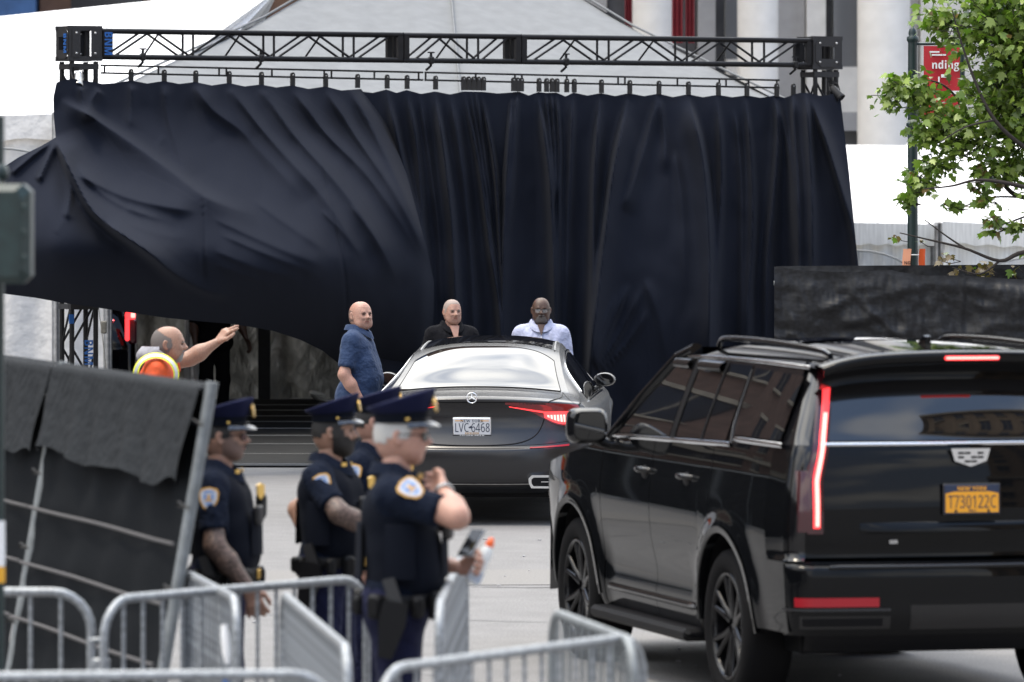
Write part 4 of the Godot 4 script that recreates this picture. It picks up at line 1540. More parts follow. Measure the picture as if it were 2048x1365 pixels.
func suv() -> void:
	var c := thing("black_suv", "glossy black full-size SUV with lit red tail lamps and a yellow plate", "car", Vector3(2.42, 0, -29.74), deg_to_rad(14.6))
	var K := func(v: float) -> Callable:
		return func(_x: float) -> float: return v
	var belt := func(d: float) -> float: return 1.335 + 0.05 * (3.6 - d) / 2.6
	var arch := func(d: float) -> float: return suv_arch(d)
	# flank panels
	both(flank(3.63, 5.05, arch, func(d: float) -> float: return lerpf(1.315, 1.10, clampf((d - 3.63) / 1.5, 0.0, 1.0)), 90, 26, 0.0), "front_wing", "paint_black", c)
	both(flank(2.60, 3.622, arch, belt, 24, 26, 0.0), "front_door", "paint_black", c)
	both(flank(1.45, 2.592, arch, belt, 44, 26, 0.0), "rear_door", "paint_black", c)
	both(flank(0.42, 1.442, arch, func(d: float) -> float: return 1.41 if d < 1.02 else lerpf(1.41, belt.call(1.44), clampf((d - 1.02) / 0.14, 0.0, 1.0)), 60, 26, 0.0), "quarter_panel", "paint_black", c)
	# arch lips and inner wells
	for w: float in [1.15, 4.22]:
		var lip := []
		var well := []
		for k in 33:
			var an := PI * k / 32.0
			var d := w + cos(an) * 0.50
			var y := 0.42 + sin(an) * 0.50
			var p := suv_s(d, y, 0.004)
			lip.append([suv_s(w + cos(an) * 0.535, 0.42 + sin(an) * 0.535, 0.010), suv_s(w + cos(an) * 0.505, 0.42 + sin(an) * 0.505, 0.012), p, Vector3(p.x + 0.05, p.y, p.z)])
			well.append([Vector3(p.x + 0.03, p.y + 0.004, p.z), Vector3(-0.55, y + 0.004, -d)])
		var lm := MB.new()
		lm.grid(lip, Vector3(-1, 0, 0))
		both(lm, "arch_lip", "paint_black", c)
		var wm := MB.new()
		wm.grid(well, Vector3(0, -1, 0))
		both(wm, "wheel_well", "trim_black", c)
	# underbody, dark shell behind the panel gaps
	var ub := MB.new()
	ub.box(Vector3(0, 0.43, -2.75), Vector3(1.62, 0.22, 4.6))
	ub.box(Vector3(0, 0.85, -2.68), Vector3(1.5, 0.7, 2.0))
	ub.box(Vector3(0, 1.1, -1.0), Vector3(1.7, 0.5, 1.5))
	ub.box(Vector3(0, 1.05, -4.4), Vector3(1.6, 0.2, 1.1))
	put(ub, "underbody", mats.trim_black, c)
	both(flank(2.40, 2.80, K.call(0.42), belt, 4, 14, -0.03), "door_shut", "trim_black", c)
	both(flank(3.50, 3.75, K.call(0.42), K.call(1.30), 4, 14, -0.03), "door_shut", "trim_black", c)
	# side glass, pillars and bright mouldings
	var gtop := func(d: float) -> float: return minf(1.835 + 0.012 * sin(clampf(d / 2.7, 0.0, 1.0) * PI), 1.335 + (3.52 - d) * 0.60)
	both(flank(1.02, 3.49, belt, gtop, 60, 12, 0.0), "pillar_shell", "gloss_black", c)
	both(flank(0.40, 1.02, K.call(1.41), gtop, 14, 12, 0.0), "pillar_shell", "gloss_black", c)
	both(flank(2.33, 3.36, func(d: float) -> float: return belt.call(d) + 0.03, func(d: float) -> float: return minf(1.805, 1.335 + (3.40 - d) * 0.585), 40, 10, 0.008), "front_side_glass", "tint_glass", c)
	both(flank(1.72, 2.20, func(d: float) -> float: return belt.call(d) + 0.03, K.call(1.812), 12, 10, 0.008), "rear_side_glass", "tint_glass", c)
	both(flank(1.26, 1.68, func(d: float) -> float: return belt.call(d) + 0.03, K.call(1.812), 10, 10, 0.008), "fixed_side_glass", "tint_glass", c)
	both(flank(0.34, 1.16, K.call(1.445), func(d: float) -> float: return 1.80 - 0.02 * (1.16 - d), 20, 10, 0.010), "quarter_glass", "tint_glass", c)
	var strip := func(d0: float, d1: float, y: Callable, h: float, off: float, n: int) -> MB:
		var rows := []
		for k in n + 1:
			var d := lerpf(d0, d1, float(k) / n)
			var yy: float = y.call(d)
			rows.append([suv_s(d, yy - h, off * 0.3), suv_s(d, yy - h * 0.5, off), suv_s(d, yy + h * 0.5, off), suv_s(d, yy + h, off * 0.3)])
		var mb := MB.new()
		mb.grid(rows, Vector3(-1, 0, 0))
		return mb
	both(strip.call(1.16, 3.52, func(d: float) -> float: return belt.call(d) + 0.012, 0.014, 0.016, 30), "belt_moulding", "chrome", c)
	both(strip.call(0.30, 1.10, K.call(1.425), 0.014, 0.016, 14), "belt_moulding", "chrome", c)
	both(strip.call(0.30, 2.62, func(d: float) -> float: return gtop.call(d) - 0.008, 0.011, 0.014, 40), "roof_moulding", "chrome", c)
	var rise := MB.new()
	rise.tube([suv_s(1.13, 1.40, 0.012), suv_s(1.18, 1.48, 0.012), suv_s(1.20, 1.62, 0.012), suv_s(1.22, 1.79, 0.012)], 0.007, 6)
	both(rise, "window_moulding", "gloss_black", c)
	var ap := MB.new()
	ap.tube([suv_s(3.50, 1.345, 0.0), suv_s(3.1, 1.585, 0.0), suv_s(2.70, 1.815, 0.0), suv_s(2.45, 1.868, 0.0)], [0.035, 0.035, 0.038, 0.04], 10)
	both(ap, "front_pillar", "paint_black", c)
	for e in [[2.26, "trim_black", 0.045], [1.70, "trim_black", 0.016]]:
		both(flank(e[0] - e[2], e[0] + e[2], func(d: float) -> float: return belt.call(d) + 0.02, K.call(1.82), 3, 10, 0.012), "window_pillar", e[1], c)
	# wind deflectors above the door glass
	for e in [[2.36, 2.66], [1.74, 2.18]]:
		var rows := []
		for k in 13:
			var d := lerpf(e[0], e[1], k / 12.0)
			var tp := minf(1.822, gtop.call(d) - 0.01)
			rows.append([suv_s(d, tp, 0.012), suv_s(d, tp - 0.02, 0.035), suv_s(d, tp - 0.05, 0.04), suv_s(d, tp - 0.062, 0.022)])
		var mb := MB.new()
		mb.grid(rows, Vector3(-1, 0, 0))
		both(mb, "wind_deflector", "gloss_black", c)
	# sill, running board, lower chrome spear on the doors
	both(flank(1.66, 3.72, K.call(0.30), K.call(0.42), 10, 4, -0.012), "sill", "trim_black", c)
	both(strip.call(1.68, 3.55, func(d: float) -> float: return 0.475, 0.02, 0.018, 16), "door_moulding", "gloss_black", c)
	var rb := MB.new()
	rb.box(Vector3(-0.99, 0.325, -2.69), Vector3(0.18, 0.07, 1.95), Basis(), 0.02)
	both(rb, "running_board", "trim_black", c)
	# door handles
	for d: float in [2.72, 1.88]:
		var hd := MB.new()
		var p := suv_s(d, 1.185, 0.0)
		hd.tube([p + Vector3(0.01, 0, 0.085), p + Vector3(-0.035, 0.004, 0.06), p + Vector3(-0.042, 0.004, 0), p + Vector3(-0.035, 0.004, -0.06), p + Vector3(0.01, 0, -0.085)], [0.012, 0.018, 0.019, 0.018, 0.012], 8)
		both(hd, "door_handle", "gloss_black", c)
		var cu := MB.new()
		cu.lathe([Vector2(0.055, 0.0), Vector2(0.05, 0.006), Vector2(0.0, 0.007)], 16, p + Vector3(-0.002, -0.012, 0), Basis(Vector3.BACK, PI / 2), 0.7, 1.2)
		both(cu, "handle_cup", "trim_black", c)
	# roof, header, rails, spoiler
	var rows := []
	for k in 25:
		var d := lerpf(0.16, 2.66, k / 24.0)
		var row := []
		for q in 33:
			var f := q / 16.0 - 1.0
			var yc := 1.928 + 0.015 * sin(PI * clampf(d / 2.7, 0.0, 1.0)) - 0.04 * pow(clampf((d - 2.2) / 0.46, 0.0, 1.0), 2.0)
			var ww := suv_w(1.845, 1.5) + 0.005
			var e := pow(absf(f), 3.4)
			row.append(Vector3(f * ww, yc - 0.035 * f * f - 0.062 * e, -d - 0.0))
		rows.append(row)
	var rf := MB.new()
	rf.grid(rows, Vector3(0, 1, 0))
	put(rf, "roof", mats.paint_black, c)
	var pan := []
	for k in 13:
		var d := lerpf(1.55, 2.50, k / 12.0)
		var row := []
		for q in 17:
			var f := (q / 8.0 - 1.0) * 0.66
			var yc := 1.933 + 0.015 * sin(PI * d / 2.7) - 0.04 * pow(clampf((d - 2.2) / 0.46, 0.0, 1.0), 2.0)
			row.append(Vector3(f * suv_w(1.845, 1.5), yc - 0.035 * f * f - 0.055 * pow(absf(f), 5.0), -d))
		pan.append(row)
	var pm := MB.new()
	pm.grid(pan, Vector3(0, 1, 0))
	put(pm, "roof_glass", mats.tint_glass, c)
	for sd: float in [-1.0, 1.0]:
		var rl := MB.new()
		rl.tube(curve3([Vector3(0.655 * sd, 1.890, -0.42), Vector3(0.665 * sd, 1.914, -0.55), Vector3(0.67 * sd, 1.928, -0.9), Vector3(0.67 * sd, 1.940, -1.6), Vector3(0.665 * sd, 1.936, -2.25), Vector3(0.655 * sd, 1.922, -2.42), Vector3(0.645 * sd, 1.885, -2.50)], 30), 0.016, 8)
		put(rl, "roof_rail", mats.gloss_black, c)
	var an := MB.new()
	an.slab([Vector2(0.0, 0.0), Vector2(0.16, 0.0), Vector2(0.04, 0.055), Vector2(0.0, 0.05)], 0.03, Transform3D(Basis(Vector3.UP, PI / 2), Vector3(0.0, 1.93, -0.75)))
	put(an, "antenna_fin", mats.paint_black, c)
	# spoiler: a wedge over the rear glass
	rows = []
	var sec := [Vector2(0.30, 1.905), Vector2(0.16, 1.928), Vector2(0.06, 1.922), Vector2(0.035, 1.905), Vector2(0.05, 1.87), Vector2(0.12, 1.81), Vector2(0.27, 1.765)]
	for k in 33:
		var f := k / 16.0 - 1.0
		var row := []
		for q in sec:
			var ww: float = 0.80 - 0.02 * (1.93 - q.y) * 4.0
			row.append(Vector3(f * ww, q.y - 0.03 * f * f - 0.05 * pow(absf(f), 6.0), -q.x - 0.06 * f * f))
		rows.append(row)
	var spm := MB.new()
	spm.grid(rows, Vector3(0, 0.3, 1))
	put(spm, "spoiler", mats.paint_black, c)
	var bl := MB.new()
	bl.box(Vector3(0.0, 1.885, -0.040), Vector3(0.30, 0.022, 0.02), Basis(), 0.006)
	put(bl, "brake_lamp", mats.glow_red, c)
	box_part("brake_lamp_core", "glow_core", c, Vector3(0.0, 1.885, -0.030), Vector3(0.288, 0.010, 0.006))
	# tailgate: painted lower half, glass upper half
	put(rear_patch(-1.0, 1.0, K.call(0.845), K.call(1.425), 40, 30, 0.0), "tailgate", mats.paint_black, c)
	put(rear_patch(-1.0, 1.0, K.call(1.425), K.call(1.86), 40, 14, -0.004), "tailgate_frame", mats.gloss_black, c)
	put(rear_patch(-0.985, 0.985, K.call(1.452), K.call(1.80), 40, 14, 0.006), "rear_window", mats.tint_glass, c)
	both(rear_patch(1.0, 2.0, K.call(0.83), K.call(1.86), 14, 40, -0.004), "rear_pillar", "gloss_black", c)
	var q3 := MB.new()
	q3.grid(_quarter_rows(), Vector3(-1, 0, 0.4))
	both(q3, "quarter_corner", "paint_black", c)
	var q4 := MB.new()
	q4.grid(_quarter_rows(1.43, 1.86, 1.2), Vector3(-1, 0, 0.4))
	both(q4, "corner_glass", "tint_glass", c)
	# the crease panel around the plate, bright strips
	var bar := func(y: float, x0: float, x1: float, h: float, dz: float) -> MB:
		var rr := []
		for k in 33:
			var x := lerpf(x0, x1, k / 32.0)
			var t := absf(x) / (suv_w(y, 0.3) - 0.12)
			var p := suv_r(t, y, 0.0)
			p.x = x
			rr.append([p + Vector3(0, -h, 0.0), p + Vector3(0, -h * 0.4, dz), p + Vector3(0, h * 0.5, dz), p + Vector3(0, h, 0.0)])
		var mb := MB.new()
		mb.grid(rr, Vector3(0, 0, 1))
		return mb
	put(bar.call(1.435, -0.80, 0.80, 0.014, 0.014), "window_moulding", mats.chrome, c)
	var lg := []
	for k in 33:
		var x := lerpf(-0.60, 0.60, k / 32.0)
		var t := absf(x) / 0.9
		var p := suv_r(t, 1.0, 0.0)
		var q := 1.0 - pow(absf(x) / 0.60, 3.0)
		p.x = x
		lg.append([p + Vector3(0, -0.03, 0.0), p + Vector3(0, -0.016 - 0.01 * q, 0.045 * q), p + Vector3(0, 0.022 + 0.006 * q, 0.004), p + Vector3(0, 0.026 + 0.006 * q, -0.004)])
	var lgm := MB.new()
	lgm.grid(lg, Vector3(0, 0.5, 1))
	put(lgm, "tailgate_ledge", mats.paint_black, c)
	put(bar.call(0.80, -0.78, 0.78, 0.016, 0.020), "bumper_moulding", mats.gloss_black, c)
	# bumper
	put(rear_patch(-2.0, 2.0, K.call(0.44), K.call(0.825), 60, 26, 0.0), "rear_bumper", mats.paint_black, c)
	both(flank(0.17, 0.70, func(d: float) -> float: return maxf(0.44, suv_arch(d)), K.call(0.825), 24, 20, 0.001), "bumper_side", "paint_black", c)
	put(rear_patch(-1.35, 1.35, K.call(0.35), K.call(0.455), 40, 6, -0.02), "bumper_valance", mats.trim_black, c)
	put(rear_patch(-1.9, 1.9, K.call(0.83), K.call(0.85), 40, 2, -0.06), "tailgate_shut", mats.trim_black, c)
	both(rear_patch(0.62, 1.55, K.call(0.592), K.call(0.64), 16, 4, 0.006), "reflector", "reflector", c)
	both(rear_patch(0.55, 1.98, K.call(0.570), K.call(0.584), 20, 3, 0.010), "bumper_strip", "worn_metal", c)
	both(rear_patch(0.55, 1.45, K.call(0.475), K.call(0.545), 16, 4, 0.004), "exhaust_surround", "gloss_black", c)
	both(rear_patch(0.60, 1.38, K.call(0.490), K.call(0.530), 16, 4, 0.007), "exhaust_tip", "trim_black", c)
	put(rear_patch(-0.42, 0.42, K.call(0.47), K.call(0.60), 16, 4, 0.004), "hitch_cover", mats.gloss_black, c)
	# tail lamps: tall blades that run up the pillar
	for sd: float in [-1.0, 1.0]:
		var blade := func(x0: float, x1: float, yy0: float, yy1: float, off: float, lean: float) -> MB:
			var rr := []
			for k in 25:
				var y := lerpf(yy0, yy1, k / 24.0)
				var in_ := lean * pow(clampf((y - 1.25) / 0.6, 0.0, 1.0), 1.0)
				var row := []
				for e in [[x0, 0.0], [lerpf(x0, x1, 0.2), off], [lerpf(x0, x1, 0.8), off], [x1, 0.0]]:
					var x: float = e[0] - in_
					var Rc := 0.10
					var w := suv_w(y, 0.3) - 0.02
					var t := x / (w - Rc) if x < w - Rc else 1.0 + asin(clampf((x - (w - Rc)) / Rc, 0.0, 1.0)) / (PI / 2)
					var p := suv_r(t, y, 0.004 + e[1])
					row.append(Vector3(-p.x * sd, p.y, p.z))
				rr.append(row)
			var mb := MB.new()
			mb.grid(rr, Vector3(0, 0, 1))
			return mb
		put(blade.call(0.80, 0.935, 0.98, 1.30, 0.004, 0.0), "lamp_lens", mats.lens_smoke, c)
		put(blade.call(0.80, 0.885, 0.97, 1.83, 0.006, 0.15), "lamp_lens", mats.lens_smoke, c)
		put(blade.call(0.814, 0.860, 1.0, 1.815, 0.012, 0.15), "tail_lamp", mats.glow_red, c)
		put(blade.call(0.820, 0.850, 1.01, 1.60, 0.016, 0.15), "tail_lamp_core", mats.glow_core, c)
	# crest, plate
	var crest := MB.new()
	var ct := Transform3D(Basis(), Vector3(0, 1.365, -0.068))
	crest.slab([Vector2(-0.108, 0.045), Vector2(0.108, 0.045), Vector2(0.088, -0.020), Vector2(0.0, -0.050), Vector2(-0.088, -0.020)], 0.018, ct)
	put(crest, "emblem", mats.chrome, c)
	var inner := MB.new()
	for r in 3:
		for k in 4:
			if (r + k) % 3 == 2:
				continue
			inner.box(Vector3(-0.054 + k * 0.036, 1.388 - r * 0.022 - 0.002, -0.057), Vector3(0.031, 0.012, 0.004))
	put(inner, "emblem_bars", mats.trim_black, c)
	plate(c, Transform3D(Basis(Vector3.RIGHT, -0.02), Vector3(0, 1.145, -0.048)), true)
	text("600", 0.02, 0.002, mats.chrome, c, Transform3D(Basis(), Vector3(-0.42, 0.925, -0.078)), "badge_lettering")
	# hood, windscreen, nose
	rows = []
	for k in 21:
		var d := lerpf(3.45, 5.28, k / 20.0)
		var row := []
		for q in 25:
			var f := q / 12.0 - 1.0
			var w := suv_w(1.12, d) - 0.01 - 0.25 * pow(clampf((d - 5.0) / 0.3, 0.0, 1.0), 2.0)
			var ye := lerpf(1.315, 1.10, clampf((d - 3.63) / 1.5, 0.0, 1.0))
			row.append(Vector3(f * w, ye + 0.07 * (1.0 - pow(absf(f), 3.0)) - 0.10 * pow(clampf((d - 5.0) / 0.3, 0.0, 1.0), 2.0), -d))
		rows.append(row)
	var hm := MB.new()
	hm.grid(rows, Vector3(0, 1, 0))
	put(hm, "bonnet", mats.paint_black, c)
	rows = []
	for k in 13:
		var f := k / 12.0
		var row := []
		for q in 25:
			var g := q / 12.0 - 1.0
			var w := lerpf(0.95, 0.77, f)
			row.append(Vector3(g * w, lerpf(1.33, 1.87, f) + 0.01, -lerpf(3.55, 2.62, f) - 0.12 * (1.0 - g * g) * (1 - f * 0.5)))
		rows.append(row)
	var ws := MB.new()
	ws.grid(rows, Vector3(0, 1, -1))
	put(ws, "windscreen", mats.tint_glass, c)
	var nose := MB.new()
	rows = []
	for k in 13:
		var y := lerpf(0.35, 1.14, k / 12.0)
		var row := []
		for q in 25:
			var g := q / 12.0 - 1.0
			row.append(Vector3(g * suv_w(0.8, 5.03), y, -5.36 + 0.32 * pow(absf(g), 3.0) + 0.03 * (y - 0.7)))
		rows.append(row)
	nose.grid(rows, Vector3(0, 0, -1))
	put(nose, "front_bumper", mats.gloss_black, c)
	# door mirrors
	for sd: float in [-1.0, 1.0]:
		var mb := MB.new()
		var p0 := Vector3(1.18 * sd, 1.41, -3.36)
		var sh := []
		for e in [[0.055, 0.80], [0.03, 0.97], [-0.02, 1.0], [-0.08, 0.92], [-0.13, 0.7], [-0.15, 0.35]]:
			var row := []
			for q in 24:
				var a := TAU * q / 24.0
				var cx: float = signf(cos(a)) * pow(absf(cos(a)), 0.5) * 0.118 * e[1]
				var cy: float = signf(sin(a)) * pow(absf(sin(a)), 0.5) * 0.105 * e[1]
				row.append(p0 + Vector3(cx, cy, e[0]))
			sh.append(row)
		mb.grid(sh, (sh[2][11] as Vector3) - p0, true)
		mb.fan(sh[0], Vector3(0, 0, 1))
		mb.fan(sh[5], Vector3(0, 0, -1))
		put(mb, "mirror_housing", mats.gloss_black, c)
		var gl := MB.new()
		var gp := []
		for q in 24:
			var a := TAU * q / 24.0
			gp.append(p0 + Vector3(signf(cos(a)) * pow(absf(cos(a)), 0.5) * 0.088, signf(sin(a)) * pow(absf(sin(a)), 0.5) * 0.077, 0.058))
		gl.fan(gp, Vector3(0, 0, 1))
		put(gl, "mirror_glass", mats.tint_glass, c)
		var ar := MB.new()
		ar.tube([Vector3(1.12 * sd, 1.33, -3.36), Vector3(1.04 * sd, 1.30, -3.36), Vector3(0.96 * sd, 1.30, -3.36)], [0.035, 0.03, 0.035], 8)
		put(ar, "mirror_arm", mats.gloss_black, c)
	for d: float in [1.15, 4.22]:
		for sd: float in [-1.0, 1.0]:
			wheel(c, Vector3(0.885 * sd, 0.417, -d), 0.417, 0.275, sd, 6, "rim_black")
	lamp_light(c, Vector3(-0.82, 1.35, 0.12), 0.008)
	lamp_light(c, Vector3(0.82, 1.35, 0.12), 0.008)

func lamp_light(parent: Node, at: Vector3, e: float) -> void:
	var l := OmniLight3D.new()
	l.name = "lamp_glow"
	l.light_color = Color(1.0, 0.12, 0.1)
	l.light_energy = e
	l.omni_range = 8.0
	l.light_size = 0.06
	l.shadow_enabled = true
	l.position = at
	parent.add_child(l, true)

# painted corner between flank and tail, below the belt
func _quarter_rows(ya := 0.83, yb := 1.43, t0 := 1.62) -> Array:
	var rows := []
	for k in 25:
		var y := lerpf(ya, yb, k / 24.0)
		var row := []
		for q in 9:
			row.append(suv_r(lerpf(t0, 2.0, q / 8.0), y, 0.0))
		var a: Vector3 = row[8]
		for q in 4:
			row.append(a.lerp(suv_s(0.425, y, 0.0), (q + 1) / 4.0))
		rows.append(row)
	return rows

func plate(parent: Node, t: Transform3D, yellow: bool) -> void:
	var p := Node3D.new()
	p.name = "number_plate"
	parent.add_child(p, true)
	p.transform = t
	var fr := MB.new()
	fr.box(Vector3(0, 0, 0), Vector3(0.316, 0.166, 0.012), Basis(), 0.005)
	put(fr, "plate_frame", mats.black_plastic if yellow else mats.chrome, p)
	var f := MB.new()
	f.box(Vector3(0, 0, 0.005), Vector3(0.303, 0.152, 0.006), Basis(), 0.002)
	put(f, "plate_face", mats.plate_blue if yellow else mats.plate_white, p)
	if yellow:
		var yl := MB.new()
		yl.slab([Vector2(-0.146, -0.069), Vector2(0.146, -0.069), Vector2(0.146, 0.030), Vector2(0.10, 0.040), Vector2(-0.10, 0.040), Vector2(-0.146, 0.030)], 0.002, Transform3D(Basis(), Vector3(0, 0, 0.0088)))
		put(yl, "plate_panel", mats.plate_yellow, p)
		text("NEW YORK", 0.021, 0.001, mats.plate_yellow, p, Transform3D(Basis(), Vector3(0, 0.056, 0.009)), "lettering", true, 1.1)
		text("T730122C", 0.066, 0.001, mats.plate_blue, p, Transform3D(Basis(), Vector3(0, -0.014, 0.0105)), "number", false, 0.66)
		text("T&LC", 0.013, 0.001, mats.plate_blue, p, Transform3D(Basis(), Vector3(0, -0.059, 0.0105)), "lettering", true)
		for s: float in [-0.09, 0.09]:
			box_part("screw", "black_plastic", p, Vector3(s, -0.061, 0.011), Vector3(0.014, 0.014, 0.004), Basis(), 0.004)
	else:
		box_part("plate_band", "plate_yellow", p, Vector3(-0.105, 0.058, 0.0087), Vector3(0.07, 0.006, 0.001))
		box_part("plate_band", "plate_yellow", p, Vector3(0.105, 0.058, 0.0087), Vector3(0.07, 0.006, 0.001))
		text("NEW YORK", 0.024, 0.001, mats.plate_blue, p, Transform3D(Basis(), Vector3(0, 0.057, 0.0087)), "lettering", true, 1.0, true)
		text("LVC", 0.074, 0.001, mats.plate_blue, p, Transform3D(Basis(), Vector3(-0.085, 0.0, 0.0087)), "number", false, 0.70)
		text("6468", 0.074, 0.001, mats.plate_blue, p, Transform3D(Basis(), Vector3(0.070, 0.0, 0.0087)), "number", false, 0.70)
		var mp := MB.new()
		mp.slab([Vector2(-0.018, 0.0), Vector2(-0.006, 0.008), Vector2(0.004, 0.014), Vector2(0.010, 0.004), Vector2(0.012, -0.008), Vector2(0.002, -0.006), Vector2(-0.008, -0.007)], 0.001, Transform3D(Basis(), Vector3(-0.012, 0.002, 0.0087)))
		put(mp, "state_map", mats.plate_blue, p)
		text("EXCELSIOR", 0.016, 0.001, mats.gold_thread, p, Transform3D(Basis(), Vector3(0, -0.047, 0.0087)), "lettering", true)
		box_part("frame_band", "black_plastic", p, Vector3(0, -0.070, 0.007), Vector3(0.316, 0.024, 0.009))
		text("SILVER STAR", 0.018, 0.001, mats.white_print, p, Transform3D(Basis(), Vector3(0, -0.070, 0.0122)), "lettering", true, 1.4)

# ------------------------------------------------------------------ sedan
# stations from under the tail over the roof to the nose: [d centre, y centre, x edge, y edge, d edge, lateral power]
const SD := [
	[0.20, 0.26, 0.80, 0.27, 0.44, 3.2], [0.05, 0.33, 0.88, 0.34, 0.31, 3.2], [0.005, 0.46, 0.935, 0.47, 0.27, 3.2], [0.0, 0.61, 0.955, 0.63, 0.27, 3.0],
	[0.035, 0.655, 0.962, 0.72, 0.28, 2.8], [0.105, 0.79, 0.962, 0.82, 0.30, 2.6], [0.12, 0.925, 0.945, 0.925, 0.31, 2.6], [0.075, 1.02, 0.905, 0.985, 0.33, 2.6],
	[0.085, 1.052, 0.875, 1.005, 0.36, 2.4], [0.15, 1.07, 0.845, 1.02, 0.43, 2.4], [0.45, 1.098, 0.80, 1.045, 0.62, 2.2], [0.80, 1.118, 0.765, 1.068, 0.88, 2.2],
	[1.28, 1.272, 0.70, 1.180, 1.28, 2.4], [1.76, 1.397, 0.645, 1.306, 1.74, 2.6], [2.10, 1.455, 0.615, 1.378, 2.10, 2.8], [2.6, 1.497, 0.595, 1.428, 2.6, 2.8],
	[3.1, 1.482, 0.59, 1.417, 3.1, 2.8], [3.45, 1.425, 0.60, 1.357, 3.42, 2.6], [4.2, 1.07, 0.73, 1.01, 4.15, 2.4], [5.0, 0.92, 0.78, 0.87, 4.9, 2.4], [5.25, 0.62, 0.80, 0.62, 5.0, 3.0]]

func sd_at(u: float) -> Array:
	var k := clampi(int(u), 0, SD.size() - 2)
	var f := u - k
	var out := []
	for q in 6:
		var a: float = SD[maxi(k - 1, 0)][q]
		var b: float = SD[k][q]
		var c: float = SD[k + 1][q]
		var d: float = SD[mini(k + 2, SD.size() - 1)][q]
		out.append(cubic_interpolate(b, c, a, d, f))
	return out

func sd_top(u: float, v: float, off := 0.0) -> Vector3:
	if off != 0.0:
		var e := 0.02
		var du := sd_top(minf(u + e, 19.99), v) - sd_top(u - e, v)
		var dv := sd_top(u, minf(v + e, 1.0)) - sd_top(u, v - e)
		return sd_top(u, v) + du.cross(dv).normalized() * -off
	var s := sd_at(u)
	var w := pow(absf(v), s[5])
	return Vector3(v * s[2], lerpf(s[1], s[3], w), -lerpf(s[0], s[4], w))

func sd_patch(u0: float, u1: float, v0: float, v1: float, nu: int, nv: int, off := 0.0, trim_lo = null, trim_hi = null) -> MB:
	var rows := []
	for k in nv + 1:
		var v := lerpf(v0, v1, float(k) / nv)
		var a: float = u0 if trim_lo == null else trim_lo.call(v)
		var b: float = u1 if trim_hi == null else trim_hi.call(v)
		var row := []
		for q in nu + 1:
			row.append(sd_top(lerpf(a, b, float(q) / nu), v, off))
		rows.append(row)
	var mb := MB.new()
	mb.grid(rows, Vector3(0, 0.6, 0.6) if u1 < 16 else Vector3(0, 1, -0.3))
	return mb

# flank of the right side at distance d: k 0 at the roof/deck edge .. 1 at the sill
func sd_side(d: float, k: float, off := 0.0) -> Vector3:
	# edge of the top sheet at this d
	var u := 8.0
	var lo := 8.0
	var hi := 20.0
	for it in 16:
		u = (lo + hi) * 0.5
		if sd_at(u)[4] < d:
			lo = u
		else:
			hi = u
	var s := sd_at(u)
	var taper := 0.10 * pow(clampf((d - 4.3) / 0.8, 0.0, 1.0), 2.0) + 0.03 * pow(clampf((0.9 - d) / 0.6, 0.0, 1.0), 2.0)
	var top := Vector2(s[2], s[3])
	var belt := Vector2(0.905, 0.985)
	var pts := [top, top.lerp(belt, 0.5) + Vector2(0.012, 0.008), belt, Vector2(0.955, 0.90), Vector2(0.977, 0.72), Vector2(0.968, 0.50), Vector2(0.93, 0.27)]
	var f := k * 6.0
	var a := clampi(int(f), 0, 5)
	var p: Vector2 = (pts[a] as Vector2).cubic_interpolate(pts[a + 1], pts[maxi(a - 1, 0)], pts[mini(a + 2, 6)], f - a)
	var bot := 0.27
	for c: float in [1.14, 4.355]:
		var R := 0.40
		if absf(d - c) < R:
			bot = maxf(bot, 0.35 + sqrt(R * R - pow(d - c, 2.0)))
	var y := p.y
	if k > 0.5 and y < 0.90:
		y = 0.90 - (0.90 - y) * (0.90 - bot) / 0.63
	return Vector3(p.x - (taper if k > 0.3 else taper * k / 0.3) + off, y, -d)

func sd_flank(d0: float, d1: float, k0: Callable, k1: Callable, nd: int, nk: int, off := 0.0) -> MB:
	var rows := []
	for q in nd + 1:
		var d := lerpf(d0, d1, float(q) / nd)
		var a: float = k0.call(d)
		var b: float = k1.call(d)
		var row := []
		for e in nk + 1:
			row.append(sd_side(d, lerpf(a, b, float(e) / nk), off))
		rows.append(row)
	var mb := MB.new()
	mb.grid(rows, Vector3(1, 0, 0))
	return mb

